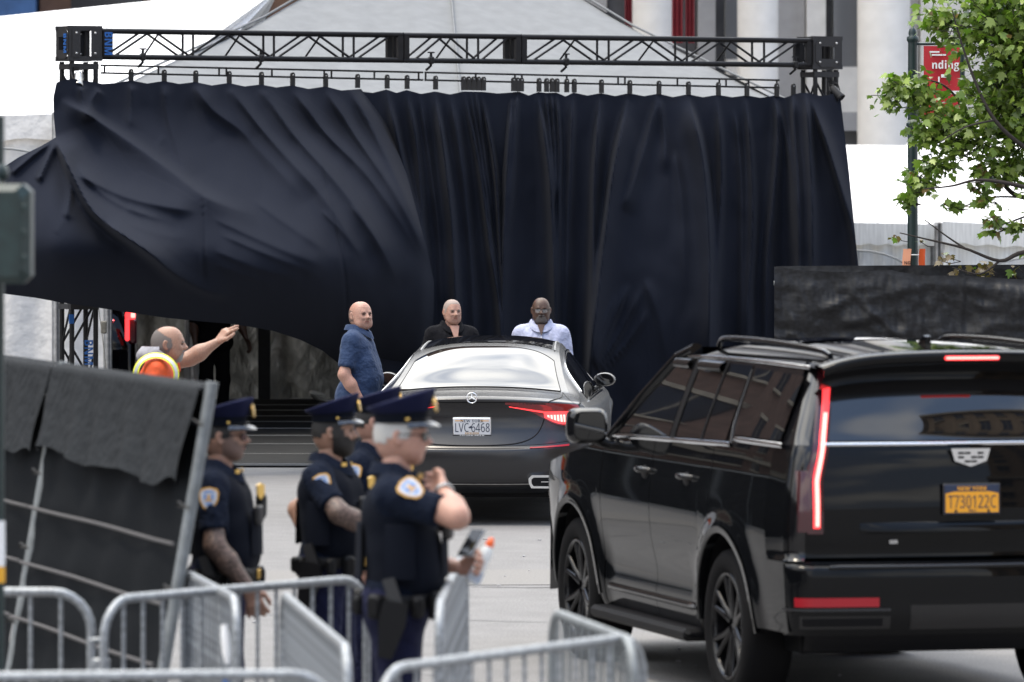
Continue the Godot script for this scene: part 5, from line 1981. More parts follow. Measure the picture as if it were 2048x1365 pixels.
func sedan() -> void:
	var c := thing("dark_sedan", "satin dark grey luxury sedan with brake lamps lit and a white plate", "car", Vector3(-0.335, 0, -46.8), deg_to_rad(-3.5))
	var K := func(v: float) -> Callable:
		return func(_x: float) -> float: return v
	put(sd_patch(0.0, 3.98, -1, 1, 28, 70), "rear_bumper", mats.paint_satin, c)
	put(sd_patch(4.02, 10.96, -0.93, 0.93, 60, 64), "boot_lid", mats.paint_satin, c)
	both(sd_patch(4.0, 10.96, 0.936, 1.0, 60, 6), "rear_wing_edge", "paint_satin", c)
	put(sd_patch(10.9, 14.0, -1, 1, 30, 60, -0.001), "rear_pillars", mats.paint_satin, c)
	put(sd_patch(11.02, 13.28, -0.90, 0.90, 30, 50, 0.006, null, func(v: float) -> float: return 13.32 - 0.55 * pow(absf(v / 0.9), 5.0)), "rear_window", mats.tint_glass, c)
	# dark seal round the rear window
	var sl := []
	for k in 61:
		var v := lerpf(-0.905, 0.905, k / 60.0)
		sl.append(sd_top(13.36 - 0.55 * pow(absf(v / 0.905), 5.0), v, 0.006))
	var sm := MB.new()
	sm.tube(sl, 0.0035, 5)
	for s: float in [-1.0, 1.0]:
		var e := []
		for k in 13:
			e.append(sd_top(lerpf(11.0, 12.82, k / 12.0), 0.905 * s, 0.006))
		sm.tube(e, 0.0035, 5)
	var e2 := []
	for k in 41:
		e2.append(sd_top(11.0, lerpf(-0.905, 0.905, k / 40.0), 0.004))
	sm.tube(e2, 0.0035, 5)
	put(sm, "window_seal", mats.trim_black, c)
	put(sd_patch(13.98, 17.0, -1, 1, 30, 50), "roof", mats.paint_satin, c)
	put(sd_patch(14.02, 16.7, -0.90, 0.90, 24, 40, 0.004), "roof_glass", mats.tint_glass, c)
	for s: float in [-1.0, 1.0]:
		var rl := []
		for k in 21:
			rl.append(sd_top(lerpf(13.9, 16.9, k / 20.0), 0.935 * s, 0.004))
		var rm := MB.new()
		rm.tube(rl, 0.008, 6)
		put(rm, "roof_strip", mats.bare_metal, c)
	put(sd_patch(17.0, 18.0, -1, 1, 12, 30), "windscreen", mats.tint_glass, c)
	put(sd_patch(18.0, 20.0, -1, 1, 16, 30), "bonnet", mats.paint_satin, c)
	# shut line of the boot
	var sh := []
	var key := curve3([Vector3(4.05, 0, 0), Vector3(4.08, 0.2, 0), Vector3(4.2, 0.4, 0), Vector3(4.6, 0.54, 0), Vector3(5.4, 0.61, 0), Vector3(6.6, 0.66, 0), Vector3(8.4, 0.78, 0), Vector3(9.6, 0.88, 0), Vector3(10.9, 0.925, 0)], 48)
	for q: Vector3 in key:
		sh.append(sd_top(q.x, q.y, 0.001))
	var shm := MB.new()
	shm.tube(sh, 0.005, 4)
	put(shm, "boot_shut_line", mats.trim_black, c)
	put(mirrored(shm), "boot_shut_line", mats.trim_black, c)
	# flanks
	both(mirrored(sd_flank(0.30, 1.75, K.call(0.0), K.call(1.0), 60, 40)), "rear_wing", "paint_satin", c)
	both(mirrored(sd_flank(1.755, 2.75, K.call(0.0), K.call(1.0), 16, 40)), "rear_door", "paint_satin", c)
	both(mirrored(sd_flank(2.76, 3.85, K.call(0.0), K.call(1.0), 20, 40)), "front_door", "paint_satin", c)
	both(mirrored(sd_flank(3.86, 4.95, K.call(0.0), K.call(1.0), 44, 40)), "front_wing", "paint_satin", c)
	var gl := func(d: float) -> float: return 0.07 + 0.20 * pow(clampf((1.75 - d) / 0.55, 0.0, 1.0), 2.0) + 0.18 * pow(clampf((d - 3.3) / 0.45, 0.0, 1.0), 1.5)
	both(mirrored(sd_flank(1.30, 1.72, gl, K.call(0.30), 12, 8, 0.006)), "quarter_glass", "tint_glass", c)
	both(mirrored(sd_flank(1.75, 2.66, gl, K.call(0.315), 12, 8, 0.006)), "rear_door_glass", "tint_glass", c)
	both(mirrored(sd_flank(2.74, 3.70, gl, K.call(0.315), 16, 8, 0.006)), "front_door_glass", "tint_glass", c)
	var ch := MB.new()
	var cp := []
	for k in 25:
		cp.append(sd_side(lerpf(1.24, 3.75, k / 24.0), 0.325, 0.008))
	ch.tube(cp, 0.009, 6)
	var cq := []
	for k in 25:
		var d := lerpf(1.27, 3.7, k / 24.0)
		cq.append(sd_side(d, gl.call(d) - 0.015, 0.006))
	ch.tube(cq, 0.007, 6)
	both(mirrored(ch), "window_moulding", "chrome", c)
	# under the tail
	var ub := MB.new()
	ub.box(Vector3(0, 0.36, -2.6), Vector3(1.5, 0.28, 4.5))
	ub.box(Vector3(0, 0.7, -2.6), Vector3(1.35, 0.5, 4.0))
	put(ub, "underbody", mats.trim_black, c)
	put(sd_patch(0.15, 1.1, -0.72, 0.72, 6, 30, 0.006), "diffuser", mats.gloss_black, c)
	# bright strip across the boot, above the plate recess
	put(sd_patch(6.80, 6.95, -0.66, 0.66, 3, 40, 0.010), "boot_strip", mats.gloss_black, c)
	put(sd_patch(1.12, 1.18, -0.80, 0.80, 2, 40, 0.006), "bumper_strip", mats.bare_metal, c)
	for s: float in [1.0, -1.0]:
		var lamp := func(v0: float, v1: float, lo: Callable, hi: Callable, off: float, n: int) -> MB:
			var mb := sd_patch(0, 1, v0 * s, v1 * s, 8, n, off, func(v: float) -> float: return lo.call(absf(v)), func(v: float) -> float: return hi.call(absf(v)))
			return mb
		var up := func(v: float) -> float: return 6.98 - 0.10 * clampf((v - 0.75) / 0.25, 0.0, 1.0)
		var dn := func(v: float) -> float: return lerpf(6.75, 5.10, smoothstep(0.30, 0.80, v)) + 0.95 * pow(clampf((v - 0.80) / 0.15, 0.0, 1.0), 2.0)
		put(lamp.call(0.30, 0.945, dn, up, 0.010, 40), "tail_lamp", mats.lens_red, c)
		put(lamp.call(0.33, 0.62, func(v: float) -> float: return lerpf(6.55, 6.02, (v - 0.33) / 0.29), func(v: float) -> float: return lerpf(6.62, 6.18, (v - 0.33) / 0.29), 0.014, 14), "lamp_strip", mats.glow_red, c)
		put(lamp.call(0.62, 0.90, func(v: float) -> float: return dn.call(v) + 0.10, func(v: float) -> float: return 6.15, 0.014, 20), "lamp_glow", mats.glow_red, c)
		for k in 9:
			var v0 := 0.645 + k * 0.027
			put(lamp.call(v0, v0 + 0.018, func(v: float) -> float: return dn.call(v) + 0.24, func(v: float) -> float: return 5.86 - 0.05 * absf(v - 0.75), 0.018, 3), "lamp_cell", mats.glow_core, c)
		put(lamp.call(0.50, 0.83, func(v: float) -> float: return 3.42, func(v: float) -> float: return 3.70, 0.006, 20), "reflector", mats.reflector, c)
		# exhaust trims
		var t := Transform3D(Basis(Vector3.UP, 0.12 * s), Vector3(0.60 * s, 0.365, -0.085))
		var ex := MB.new()
		ex.slab([Vector2(-0.135, -0.012), Vector2(-0.115, -0.052), Vector2(0.10, -0.055), Vector2(0.138, -0.025), Vector2(0.125, 0.035), Vector2(0.095, 0.055), Vector2(-0.11, 0.055), Vector2(-0.138, 0.028)], 0.13, t)
		put(ex, "exhaust_trim", mats.chrome, c)
		var ei := MB.new()
		ei.slab([Vector2(-0.112, -0.012), Vector2(-0.096, -0.035), Vector2(0.088, -0.038), Vector2(0.112, -0.018), Vector2(0.102, 0.025), Vector2(0.08, 0.036), Vector2(-0.094, 0.036), Vector2(-0.113, 0.02)], 0.134, t)
		put(ei, "exhaust_opening", mats.trim_black, c)
		var eb := MB.new()
		eb.box(t * Vector3(0, 0, 0.068), Vector3(0.16, 0.006, 0.006))
		put(eb, "exhaust_bar", mats.chrome, c)
		# door mirror
		var p0 := Vector3(0.955 * s, 1.10, -3.2)
		var mm := MB.new()
		var shl := []
		for e in [[0.05, 0.86], [0.03, 0.98], [-0.02, 1.0], [-0.07, 0.85], [-0.11, 0.45]]:
			var row := []
			for q in 20:
				var a := TAU * q / 20.0
				row.append(p0 + Vector3(cos(a) * 0.098 * e[1], sin(a) * 0.068 * e[1] * (1.0 if sin(a) > 0 else 0.85), e[0]))
			shl.append(row)
		mm.grid(shl, (shl[2][9] as Vector3) - p0, true)
		mm.fan(shl[0], Vector3(0, 0, 1))
		mm.fan(shl[4], Vector3(0, 0, -1))
		put(mm, "mirror_housing", mats.paint_satin, c)
		var mg := MB.new()
		var gp := []
		for q in 20:
			var a := TAU * q / 20.0
			gp.append(p0 + Vector3(cos(a) * 0.078, sin(a) * 0.052 * (1.0 if sin(a) > 0 else 0.85), 0.053))
		mg.fan(gp, Vector3(0, 0, 1))
		put(mg, "mirror_glass", mats.tint_glass, c)
		var ar := MB.new()
		ar.tube([p0 + Vector3(-0.03 * s, -0.05, 0), p0 + Vector3(-0.09 * s, -0.08, 0), p0 + Vector3(-0.14 * s, -0.10, 0)], 0.022, 8)
		put(ar, "mirror_arm", mats.gloss_black, c)
		for d: float in [1.14, 4.355]:
			wheel(c, Vector3(0.83 * s, 0.352, -d), 0.352, 0.25, s, 5, "bare_metal")
		for d: float in [1.14, 4.355]:
			var well := []
			for k in 17:
				var an := PI * k / 16.0
				well.append([Vector3(0.93 * s, 0.352 + sin(an) * 0.395, -d - cos(an) * 0.395), Vector3(0.55 * s, 0.352 + sin(an) * 0.395, -d - cos(an) * 0.395)])
			var wm := MB.new()
			wm.grid(well, Vector3(0, -1, 0))
			put(wm, "wheel_well", mats.trim_black, c)
	# star badge, plate
	var st := MB.new()
	var ring := []
	var bc := sd_top(7.5, 0.0) + Vector3(0, 0.012, 0.012)
	for k in 25:
		var a := TAU * k / 24.0
		ring.append(bc + Vector3(cos(a) * 0.042, sin(a) * 0.042, 0))
	st.tube(ring, 0.0055, 6, false)
	for k in 3:
		var a := PI / 2 + TAU * k / 3.0
		st.tube([bc, bc + Vector3(cos(a) * 0.04, sin(a) * 0.04, 0)], [0.009, 0.002], 5)
	put(st, "emblem", mats.chrome, c)
	plate(c, Transform3D(Basis(Vector3.RIGHT, 0.16), Vector3(0, 0.808, -0.085)), false)
	lamp_light(c, Vector3(0.75, 0.84, 0.05), 0.008)
	lamp_light(c, Vector3(-0.75, 0.84, 0.05), 0.008)

# ---- heads: a radial surface with features; patches of it make hair, beard, brows ----
func ang(d: Vector3, x: float, y: float, z: float, s: float) -> float:
	return exp(-(1.0 - d.dot(Vector3(x, y, z).normalized())) / (s * s))

func head_r(d: Vector3, o: Dictionary) -> float:
	var w: float = o.get("wide", 1.0)
	var ax := 0.078 * w
	if d.y < -0.2:
		ax *= 1.0 - 0.10 * clampf((-d.y - 0.2) / 0.6, 0.0, 1.0) * (1.0 - 0.5 * float(o.get("jowl", 0.0)))
	var ay := 0.117 if d.y > 0.0 else 0.109
	var az := 0.097 if d.z > 0.0 else 0.104
	var r := pow(pow(absf(d.x) / ax, 2.35) + pow(absf(d.y) / ay, 2.35) + pow(absf(d.z) / az, 2.35), -1.0 / 2.35)
	var a := Vector3(absf(d.x), d.y, d.z)
	r += 0.017 * ang(d, 0, -0.80, 0.60, 0.22) + 0.010 * ang(a, 0.45, -0.62, 0.5, 0.26)
	r += 0.025 * ang(d, 0, -0.11, 0.99, 0.080) + 0.011 * ang(d, 0, 0.06, 0.99, 0.075) + 0.011 * ang(a, 0.08, -0.20, 0.97, 0.085)
	r += 0.008 * ang(a, 0.27, 0.24, 0.92, 0.12) - 0.015 * ang(a, 0.30, 0.09, 0.94, 0.10) + 0.005 * ang(a, 0.45, -0.16, 0.86, 0.17)
	r += 0.006 * ang(a, 0.08, -0.42, 0.9, 0.10) - 0.005 * ang(d, 0, -0.56, 0.82, 0.075) + 0.010 * ang(d, 0, 0.25, -0.96, 0.5)
	r -= 0.0035 * (ang(a, 0.20, -0.27, 0.94, 0.05) + ang(a, 0.27, -0.38, 0.89, 0.05)) + 0.004 * exp(-pow((d.y + 0.44) / 0.022, 2.0)) * exp(-pow(d.x / 0.2, 4.0)) * (1.0 if d.z > 0.0 else 0.0)
	r += 0.0012 * sin(d.y * 70.0) * smoothstep(0.28, 0.4, d.y) * (1.0 - smoothstep(0.62, 0.75, d.y)) * smoothstep(0.4, 0.7, d.z)
	r -= 0.004 * ang(a, 0.33, -0.02, 0.94, 0.06) + 0.003 * ang(a, 0.62, -0.30, 0.72, 0.14)
	r += float(o.get("jowl", 0.0)) * 0.012 * ang(a, 0.5, -0.7, 0.4, 0.3)
	return r

func head_patch(mb: MB, t: Transform3D, o: Dictionary, thick: float, mask = null, nc := 120, nr := 84) -> void:
	var jn := FastNoiseLite.new()
	jn.frequency = 9.0
	var dirs := []
	var ids := PackedInt32Array()
	ids.resize((nr + 1) * nc)
	ids.fill(-1)
	for r in nr + 1:
		var th := PI * r / nr
		for c in nc:
			var ph := TAU * c / nc
			dirs.append(Vector3(sin(ph) * sin(th), cos(th), cos(ph) * sin(th)))
	for r in nr:
		for c in nc:
			var a := r * nc + c
			var b := r * nc + (c + 1) % nc
			if mask != null:
				var m: Vector3 = ((dirs[a] as Vector3) + dirs[b] + dirs[a + nc] + dirs[b + nc]).normalized()
				m = (m + Vector3(jn.get_noise_3dv(m), jn.get_noise_3dv(m + Vector3(5, 0, 0)), jn.get_noise_3dv(m + Vector3(0, 5, 0))) * (0.07 if thick > 0.001 and thick != 0.0012 else 0.02)).normalized()
				if not mask.call(m):
					continue
			for q in [a, b, a + nc, b + nc]:
				if ids[q] < 0:
					ids[q] = mb.p(t * ((dirs[q] as Vector3) * (head_r(dirs[q], o) + thick)))
			mb.tri(ids[a], ids[a + nc], ids[b + nc])
			mb.tri(ids[a], ids[b + nc], ids[b])

func hand_bones(w: Vector3, dir: Vector3, palm: Vector3, thumb: float, curls: Array, spread := 0.18) -> Array:
	var d := dir.normalized()
	var n := (palm - d * palm.dot(d)).normalized()
	var s := d.cross(n).normalized() * thumb      # towards the thumb side
	var out := []
	var len := [0.078, 0.086, 0.080, 0.062]
	for f in 4:
		var o := 0.030 - f * 0.020
		var k := w + d * (0.088 - 0.004 * absf(f - 1.2)) + s * o
		out.append([w + d * 0.012 + s * o * 0.7, k, 0.0145, 0.0115])
		var fd := (d + s * (o / 0.03) * spread).normalized()
		var c: float = curls[f]
		var p := k
		for j in 3:
			c = clampf(c, 0.0, 1.7)
			var a: float = curls[f] * (0.75 if j == 0 else 1.0 + 0.7 * j)
			var q: Vector3 = p + (fd * cos(a) + n * sin(a)) * len[f] * [0.46, 0.31, 0.23][j]
			out.append([p, q, [0.0098, 0.0088, 0.0078][j], [0.0090, 0.0080, 0.0068][j]])
			p = q
	var tb := w + d * 0.025 + s * 0.026
	var tc: float = curls[4]
	var t1 := tb + (s * 0.75 + d * 0.65 + n * 0.25 * tc).normalized() * 0.042
	var t2 := t1 + (s * (0.35 - 0.4 * tc) + d * 0.85 + n * 0.5 * tc).normalized() * 0.034
	var t3 := t2 + (s * (0.15 - 0.6 * tc) + d * 0.85 + n * 0.7 * tc).normalized() * 0.026
	out.append([w + d * 0.01 + s * 0.01, tb, 0.016, 0.014])
	out.append([tb, t1, 0.0135, 0.0105])
	out.append([t1, t2, 0.0105, 0.0092])
	out.append([t2, t3, 0.0092, 0.0075])
	return out

# local frame: faces +z, left is +x, feet at y 0, 1.78 m tall before scaling
func person(o: Dictionary) -> Node3D:
	var root := thing("person", o.label, "person", o.at, o.get("yaw", 0.0), o.get("group", ""))
	var sc: float = o.get("h", 1.78) / 1.78
	root.scale = Vector3.ONE * sc
	var fat: float = o.get("fat", 0.0)
	var cell: float = o.get("cell", 0.015)
	var S := {"l": Vector3(0.175 + 0.015 * fat, 1.405, -0.01), "r": Vector3(-0.175 - 0.015 * fat, 1.405, -0.01)}
	var E := {"l": o.get("le", Vector3(0.24, 1.14, -0.03)), "r": o.get("re", Vector3(-0.24, 1.14, -0.03))}
	var W := {"l": o.get("lw", Vector3(0.25, 0.90, 0.06)), "r": o.get("rw", Vector3(-0.25, 0.90, 0.06))}
	# skin
	var skin: Material = mats[o.skin]
	var b := MB.new()
	var bones := [[Vector3(0, 1.42, -0.02), Vector3(0, 1.585 + o.get("head_dy", -0.015), 0.010 + o.get("head_dz", 0.0)), 0.064 + 0.010 * fat, 0.052 + 0.006 * fat], [Vector3(0, 1.0, 0), Vector3(0, 1.38, 0), 0.09, 0.09], [Vector3(-0.15, 1.40, -0.01), Vector3(0.15, 1.40, -0.01), 0.045, 0.045]]
	var fore := {}
	for s in ["l", "r"]:
		bones.append([S[s], E[s], 0.047 + 0.005 * fat, 0.040 + 0.003 * fat])
		bones.append([E[s], (E[s] as Vector3).lerp(W[s], 0.35), 0.040 + 0.003 * fat, 0.043 + 0.002 * fat])
		bones.append([(E[s] as Vector3).lerp(W[s], 0.35), W[s], 0.043 + 0.002 * fat, 0.027])
		bones.append([Vector3(0.09 if s == "l" else -0.09, 0.95, 0), Vector3(0.10 if s == "l" else -0.10, 0.10, -0.02), 0.06, 0.04])
	sdf(b, bones, 0.013, 60.0)
	for s in ["l", "r"]:
		var hc = o.get("hand_" + s, null)
		var dir: Vector3 = (W[s] as Vector3) - (E[s] as Vector3)
		var th := 1.0 if s == "l" else -1.0
		if hc == null:
			hc = [dir, Vector3(-1 if s == "l" else 1, 0, 0), [0.35, 0.4, 0.45, 0.5, 0.4]]
		# thumb side: forward for a hanging hand
		var d0: Vector3 = (hc[0] as Vector3).normalized()
		var pn: Vector3 = hc[1]
		var side := d0.cross((pn - d0 * pn.dot(d0)).normalized())
		var want: Vector3 = hc[3] if hc.size() > 3 else Vector3(0, 0.2, 1)
		sdf(b, hand_bones(W[s], d0, pn, 1.0 if side.dot(want) > 0 else -1.0, hc[2], hc[4] if hc.size() > 4 else 0.18), 0.0055, 230.0)
	var hb := Basis.from_euler(Vector3(o.get("nod", 0.0), o.get("turn", 0.0), o.get("tilt", 0.0)))
	var ht := Transform3D(hb, Vector3(0, 1.648 + o.get("head_dy", -0.015), 0.022 + o.get("head_dz", 0.0)))
	head_patch(b, ht, o, 0.0)
	for s: float in [-1.0, 1.0]:
		b.xf = ht * Transform3D(Basis(Vector3.UP, -0.35 * s) * Basis(Vector3.RIGHT, -0.15), Vector3(0.076 * s * o.get("wide", 1.0), 0.0, -0.008))
		b.lathe([Vector2(0.0, -0.009), Vector2(0.6, -0.009), Vector2(1.0, -0.003), Vector2(1.0, 0.004), Vector2(0.82, 0.009), Vector2(0.5, 0.007), Vector2(0, 0.006)], 18, Vector3.ZERO, Basis(Vector3.BACK, -PI / 2 * s), 0.033, 0.021)
		b.xf = Transform3D()
	put(b, "body", skin, root)
	if o.has("forearm"):
		# inked skin over the lower arms
		var fb := MB.new()
		for s in o.forearm:
			sdf(fb, [[(S[s] as Vector3).lerp(E[s], 0.55), E[s], 0.050 + 0.006 * fat, 0.047 + 0.006 * fat], [E[s], (E[s] as Vector3).lerp(W[s], 0.35), 0.047 + 0.005 * fat, 0.0485 + 0.004 * fat], [(E[s] as Vector3).lerp(W[s], 0.35), (E[s] as Vector3).lerp(W[s], 0.97), 0.0485 + 0.004 * fat, 0.033, true]], 0.010, 90.0)
		put(fb, "tattooed_arm", mats.tattoo_skin, root)
	# eyes, brows, mouth
	for sd: float in [-1.0, 1.0]:
		var ey := MB.new()
		head_patch(ey, ht, o, 0.0012, func(d: Vector3) -> bool: return pow((d.x * sd - 0.30) / 0.115, 2.0) + pow((d.y - 0.085) / 0.034, 2.0) < 1.0 and d.z > 0, 140, 110)
		put(ey, "eye", mats.eye_dark, root)
		var br := MB.new()
		head_patch(br, ht, o, 0.003, func(d: Vector3) -> bool: return pow((d.x * sd - 0.30) / 0.17, 2.0) + pow((d.y - 0.20 + 0.15 * absf(d.x * sd - 0.3)) / 0.036, 2.0) < 1.0 and d.z > 0, 140, 110)
		put(br, "eyebrow", mats[o.get("brow", "hair_stubble")], root)
	var lp := MB.new()
	head_patch(lp, ht, o, 0.0012, func(d: Vector3) -> bool: return pow(d.x / 0.23, 2.0) + pow((d.y + 0.44) / 0.034, 2.0) < 1.0 and d.z > 0, 140, 110)
	put(lp, "lips", mats.lips if o.skin != "skin_brown" else mats.hair_dark, root)
	for e in o.get("hair", []):
		var hm := MB.new()
		head_patch(hm, ht, o, e[2], e[3], 140, 100)
		put(hm, e[0], mats[e[1]], root)
	# trousers, shoes
	var tr := MB.new()
	var tb := [[Vector3(-0.075, 0.97, 0.0), Vector3(0.075, 0.97, 0.0), 0.125 + 0.03 * fat, 0.125 + 0.03 * fat]]
	for s: float in [-1.0, 1.0]:
		tb.append([Vector3(0.09 * s, 0.90, 0), Vector3(0.105 * s, 0.50, 0.015), 0.098 + 0.015 * fat, 0.074])
		tb.append([Vector3(0.105 * s, 0.50, 0.015), Vector3(0.11 * s, 0.08, -0.02), 0.074, 0.066, true])
	sdf(tr, tb, cell, 55.0)
	put(tr, "trousers", mats[o.get("trousers", "suit_dark")], root)
	for s: float in [-1.0, 1.0]:
		var sh := MB.new()
		sdf(sh, [[Vector3(0.11 * s, 0.055, -0.05), Vector3(0.115 * s, 0.05, 0.08), 0.045, 0.042], [Vector3(0.115 * s, 0.05, 0.08), Vector3(0.125 * s, 0.036, 0.155), 0.042, 0.032]], 0.012, 90.0)
		put(sh, "shoe", mats.leather, root)
	# shirt
	var st := MB.new()
	var sl: float = o.get("sleeve", 0.62)
	var sb := torso(fat, 0.0)
	sb.append([Vector3(0.02, 1.485, -0.02), Vector3(0.15, 1.415, -0.01), 0.050, 0.05])
	sb.append([Vector3(-0.02, 1.485, -0.02), Vector3(-0.15, 1.415, -0.01), 0.050, 0.05])
	sb.append([Vector3(-0.13, 1.395, -0.01), Vector3(0.13, 1.395, -0.01), 0.062, 0.062])
	for s in ["l", "r"]:
		sb.append([S[s], (S[s] as Vector3).lerp(E[s], sl), 0.066 + 0.006 * fat, 0.063 + 0.008 * fat, true])
	if o.get("long_shirt", false):
		sb.append([Vector3(-0.08, 0.93, 0), Vector3(0.08, 0.93, 0), 0.14 + 0.03 * fat, 0.14 + 0.03 * fat])
	sdf(st, sb, cell, 52.0)
	var f := FastNoiseLite.new()
	f.seed = int(o.h * 100)
	f.frequency = 7.0
	f.fractal_octaves = 2
	for k in st.v.size():
		var p := st.v[k]
		var g := f.get_noise_3d(p.x * 1.3, p.y * 0.9 + p.z * 0.8, p.z * 1.3)
		st.v[k] += Vector3(p.x, 0, p.z).normalized() * g * 0.010
	put(st, "shirt", mats[o.shirt], root)
	# collar: two leaves round the neck
	var co := MB.new()
	var rows := []
	for k in 25:
		var a := TAU * k / 24.0 + PI / 2
		var open := 0.35 if o.get("open", false) else 0.08
		var fr := clampf((sin(a) - 0.2) / 0.8, 0.0, 1.0)
		var x := cos(a)
		var r0 := 0.072 + 0.014 * fat
		rows.append([Vector3(x * r0, 1.535 - 0.055 * fr * (1.0 + open), -0.008 + sin(a) * r0 + 0.02 * fr), Vector3(x * (r0 + 0.012), 1.528 - 0.055 * fr * (1.0 + open), -0.008 + sin(a) * (r0 + 0.012) + 0.025 * fr), Vector3(x * (r0 + 0.030) + 0.012 * x * fr, 1.490 - 0.075 * fr, -0.008 + sin(a) * (r0 + 0.026) + 0.03 * fr)])
	co.grid(rows, Vector3(0, 0.3, -1))
	put(co, "collar", mats[o.get("collar", o.shirt)], root)
	return root

func torso(fat: float, g: float) -> Array:
	return [
		[Vector3(-0.08, 1.33, 0.0), Vector3(0.08, 1.33, 0.0), 0.118 + g + 0.012 * fat, 0.118 + g + 0.012 * fat],
		[Vector3(-0.07, 1.20, 0.012 + 0.02 * fat), Vector3(0.07, 1.20, 0.012 + 0.02 * fat), 0.122 + g + 0.022 * fat, 0.122 + g + 0.022 * fat],
		[Vector3(-0.06, 1.08, 0.012 + 0.045 * fat), Vector3(0.06, 1.08, 0.012 + 0.045 * fat), 0.122 + g + 0.035 * fat, 0.122 + g + 0.035 * fat],
		[Vector3(-0.075, 0.99, 0.004), Vector3(0.075, 0.99, 0.004), 0.118 + g + 0.03 * fat, 0.118 + g + 0.03 * fat]]

func torso_ring(fat: float, y: float, g: float, an: float) -> Vector3:
	var rx := 0.215 + 0.03 * fat + g
	var rz := 0.142 + 0.035 * fat + g
	return Vector3(cos(an) * rx, y, sin(an) * rz + 0.01 + 0.02 * fat)

func officer_kit(root: Node3D, fat: float, o: Dictionary) -> void:
	# vest over the shirt
	var vs := MB.new()
	var vb := torso(fat, 0.016)
	vb.remove_at(3)
	vb.append([Vector3(-0.10, 1.36, -0.02), Vector3(-0.095, 1.435, -0.02), 0.065, 0.05])
	vb.append([Vector3(0.10, 1.36, -0.02), Vector3(0.095, 1.435, -0.02), 0.065, 0.05])
	sdf(vs, vb, 0.015, 60.0)
	put(vs, "vest", mats.vest_black, root)
	for e in [[PI / 2 - 0.5, PI / 2 + 0.5], [-PI / 2 - 0.55, -PI / 2 + 0.55], [PI - 0.34, PI + 0.34], [-0.34, 0.34]]:
		var pn := MB.new()
		var rows := []
		for k in 9:
			var an := lerpf(e[0], e[1], k / 8.0)
			rows.append([torso_ring(fat, 1.07, 0.012, an), torso_ring(fat, 1.075, 0.026, an), torso_ring(fat, 1.29, 0.022, an), torso_ring(fat, 1.295, 0.008, an)])
		pn.grid(rows, torso_ring(fat, 0, 0, (e[0] + e[1]) * 0.5))
		put(pn, "vest_panel", mats.vest_black, root)
	# belt and what hangs on it
	var bl := MB.new()
	var rows := []
	for k in 40:
		var an := TAU * k / 40.0
		rows.append([torso_ring(fat, 0.955, -0.008, an), torso_ring(fat, 0.957, 0.008, an), torso_ring(fat, 1.008, 0.008, an), torso_ring(fat, 1.01, -0.008, an)])
	rows.append(rows[0])
	bl.grid(rows, torso_ring(fat, 0, 0, TAU * 19 / 40.0))
	put(bl, "belt", mats.leather, root)
	box_part("belt_buckle", "brass", root, torso_ring(fat, 0.983, 0.012, PI / 2), Vector3(0.06, 0.05, 0.014), Basis(), 0.006)
	for e in [[0.5, 0.07, 0.10], [0.9, 0.05, 0.09], [2.3, 0.06, 0.11], [2.75, 0.05, 0.09], [-2.6, 0.065, 0.10], [-2.0, 0.06, 0.08], [-1.2, 0.065, 0.10], [-0.6, 0.07, 0.12]]:
		var p := torso_ring(fat, 0.965, 0.026, e[0])
		box_part("pouch", "leather", root, p, Vector3(e[1], e[2], 0.045), Basis(Vector3.UP, PI / 2 - e[0]), 0.012)
	# holster with pistol on the right hip
	var hp := torso_ring(fat, 0.90, 0.045, PI + 0.12)
	var hol := Node3D.new()
	hol.name = "holster"
	root.add_child(hol, true)
	hol.position = hp
	hol.rotation = Vector3(0.18, 0, -0.06)
	var hb := MB.new()
	hb.slab([Vector2(-0.055, 0.09), Vector2(0.045, 0.09), Vector2(0.05, 0.0), Vector2(0.02, -0.14), Vector2(-0.035, -0.14), Vector2(-0.06, 0.0)], 0.05, Transform3D(Basis(Vector3.UP, -PI / 2), Vector3.ZERO))
	put(hb, "scabbard", mats.leather, hol)
	var gr := MB.new()
	gr.slab([Vector2(-0.02, 0.06), Vector2(0.03, 0.075), Vector2(-0.03, 0.185), Vector2(-0.075, 0.165)], 0.032, Transform3D(Basis(Vector3.UP, -PI / 2), Vector3.ZERO))
	put(gr, "pistol_grip", mats.black_plastic, hol)
	# radio on the chest
	box_part("radio", "black_plastic", root, torso_ring(fat, 1.30, 0.035, PI / 2 - 0.7), Vector3(0.06, 0.12, 0.04), Basis(Vector3.UP, 0.7), 0.01)
	box_part("body_camera", "black_plastic", root, torso_ring(fat, 1.27, 0.035, PI / 2 + 0.3), Vector3(0.06, 0.09, 0.035), Basis(Vector3.UP, -0.3), 0.01)
	var bd := MB.new()
	bd.slab([Vector2(-0.028, 0.03), Vector2(0, 0.04), Vector2(0.028, 0.03), Vector2(0.026, -0.015), Vector2(0, -0.04), Vector2(-0.026, -0.015)], 0.008, Transform3D(Basis(Vector3.UP, -0.5), torso_ring(fat, 1.37, 0.02, PI / 2 - 0.55)))
	put(bd, "badge", mats.brass, root)
	for s: float in [-1.0, 1.0]:
		box_part("collar_brass", "brass", root, Vector3(0.055 * s, 1.475, 0.095), Vector3(0.035, 0.018, 0.006), Basis(Vector3.UP, 0.4 * s))

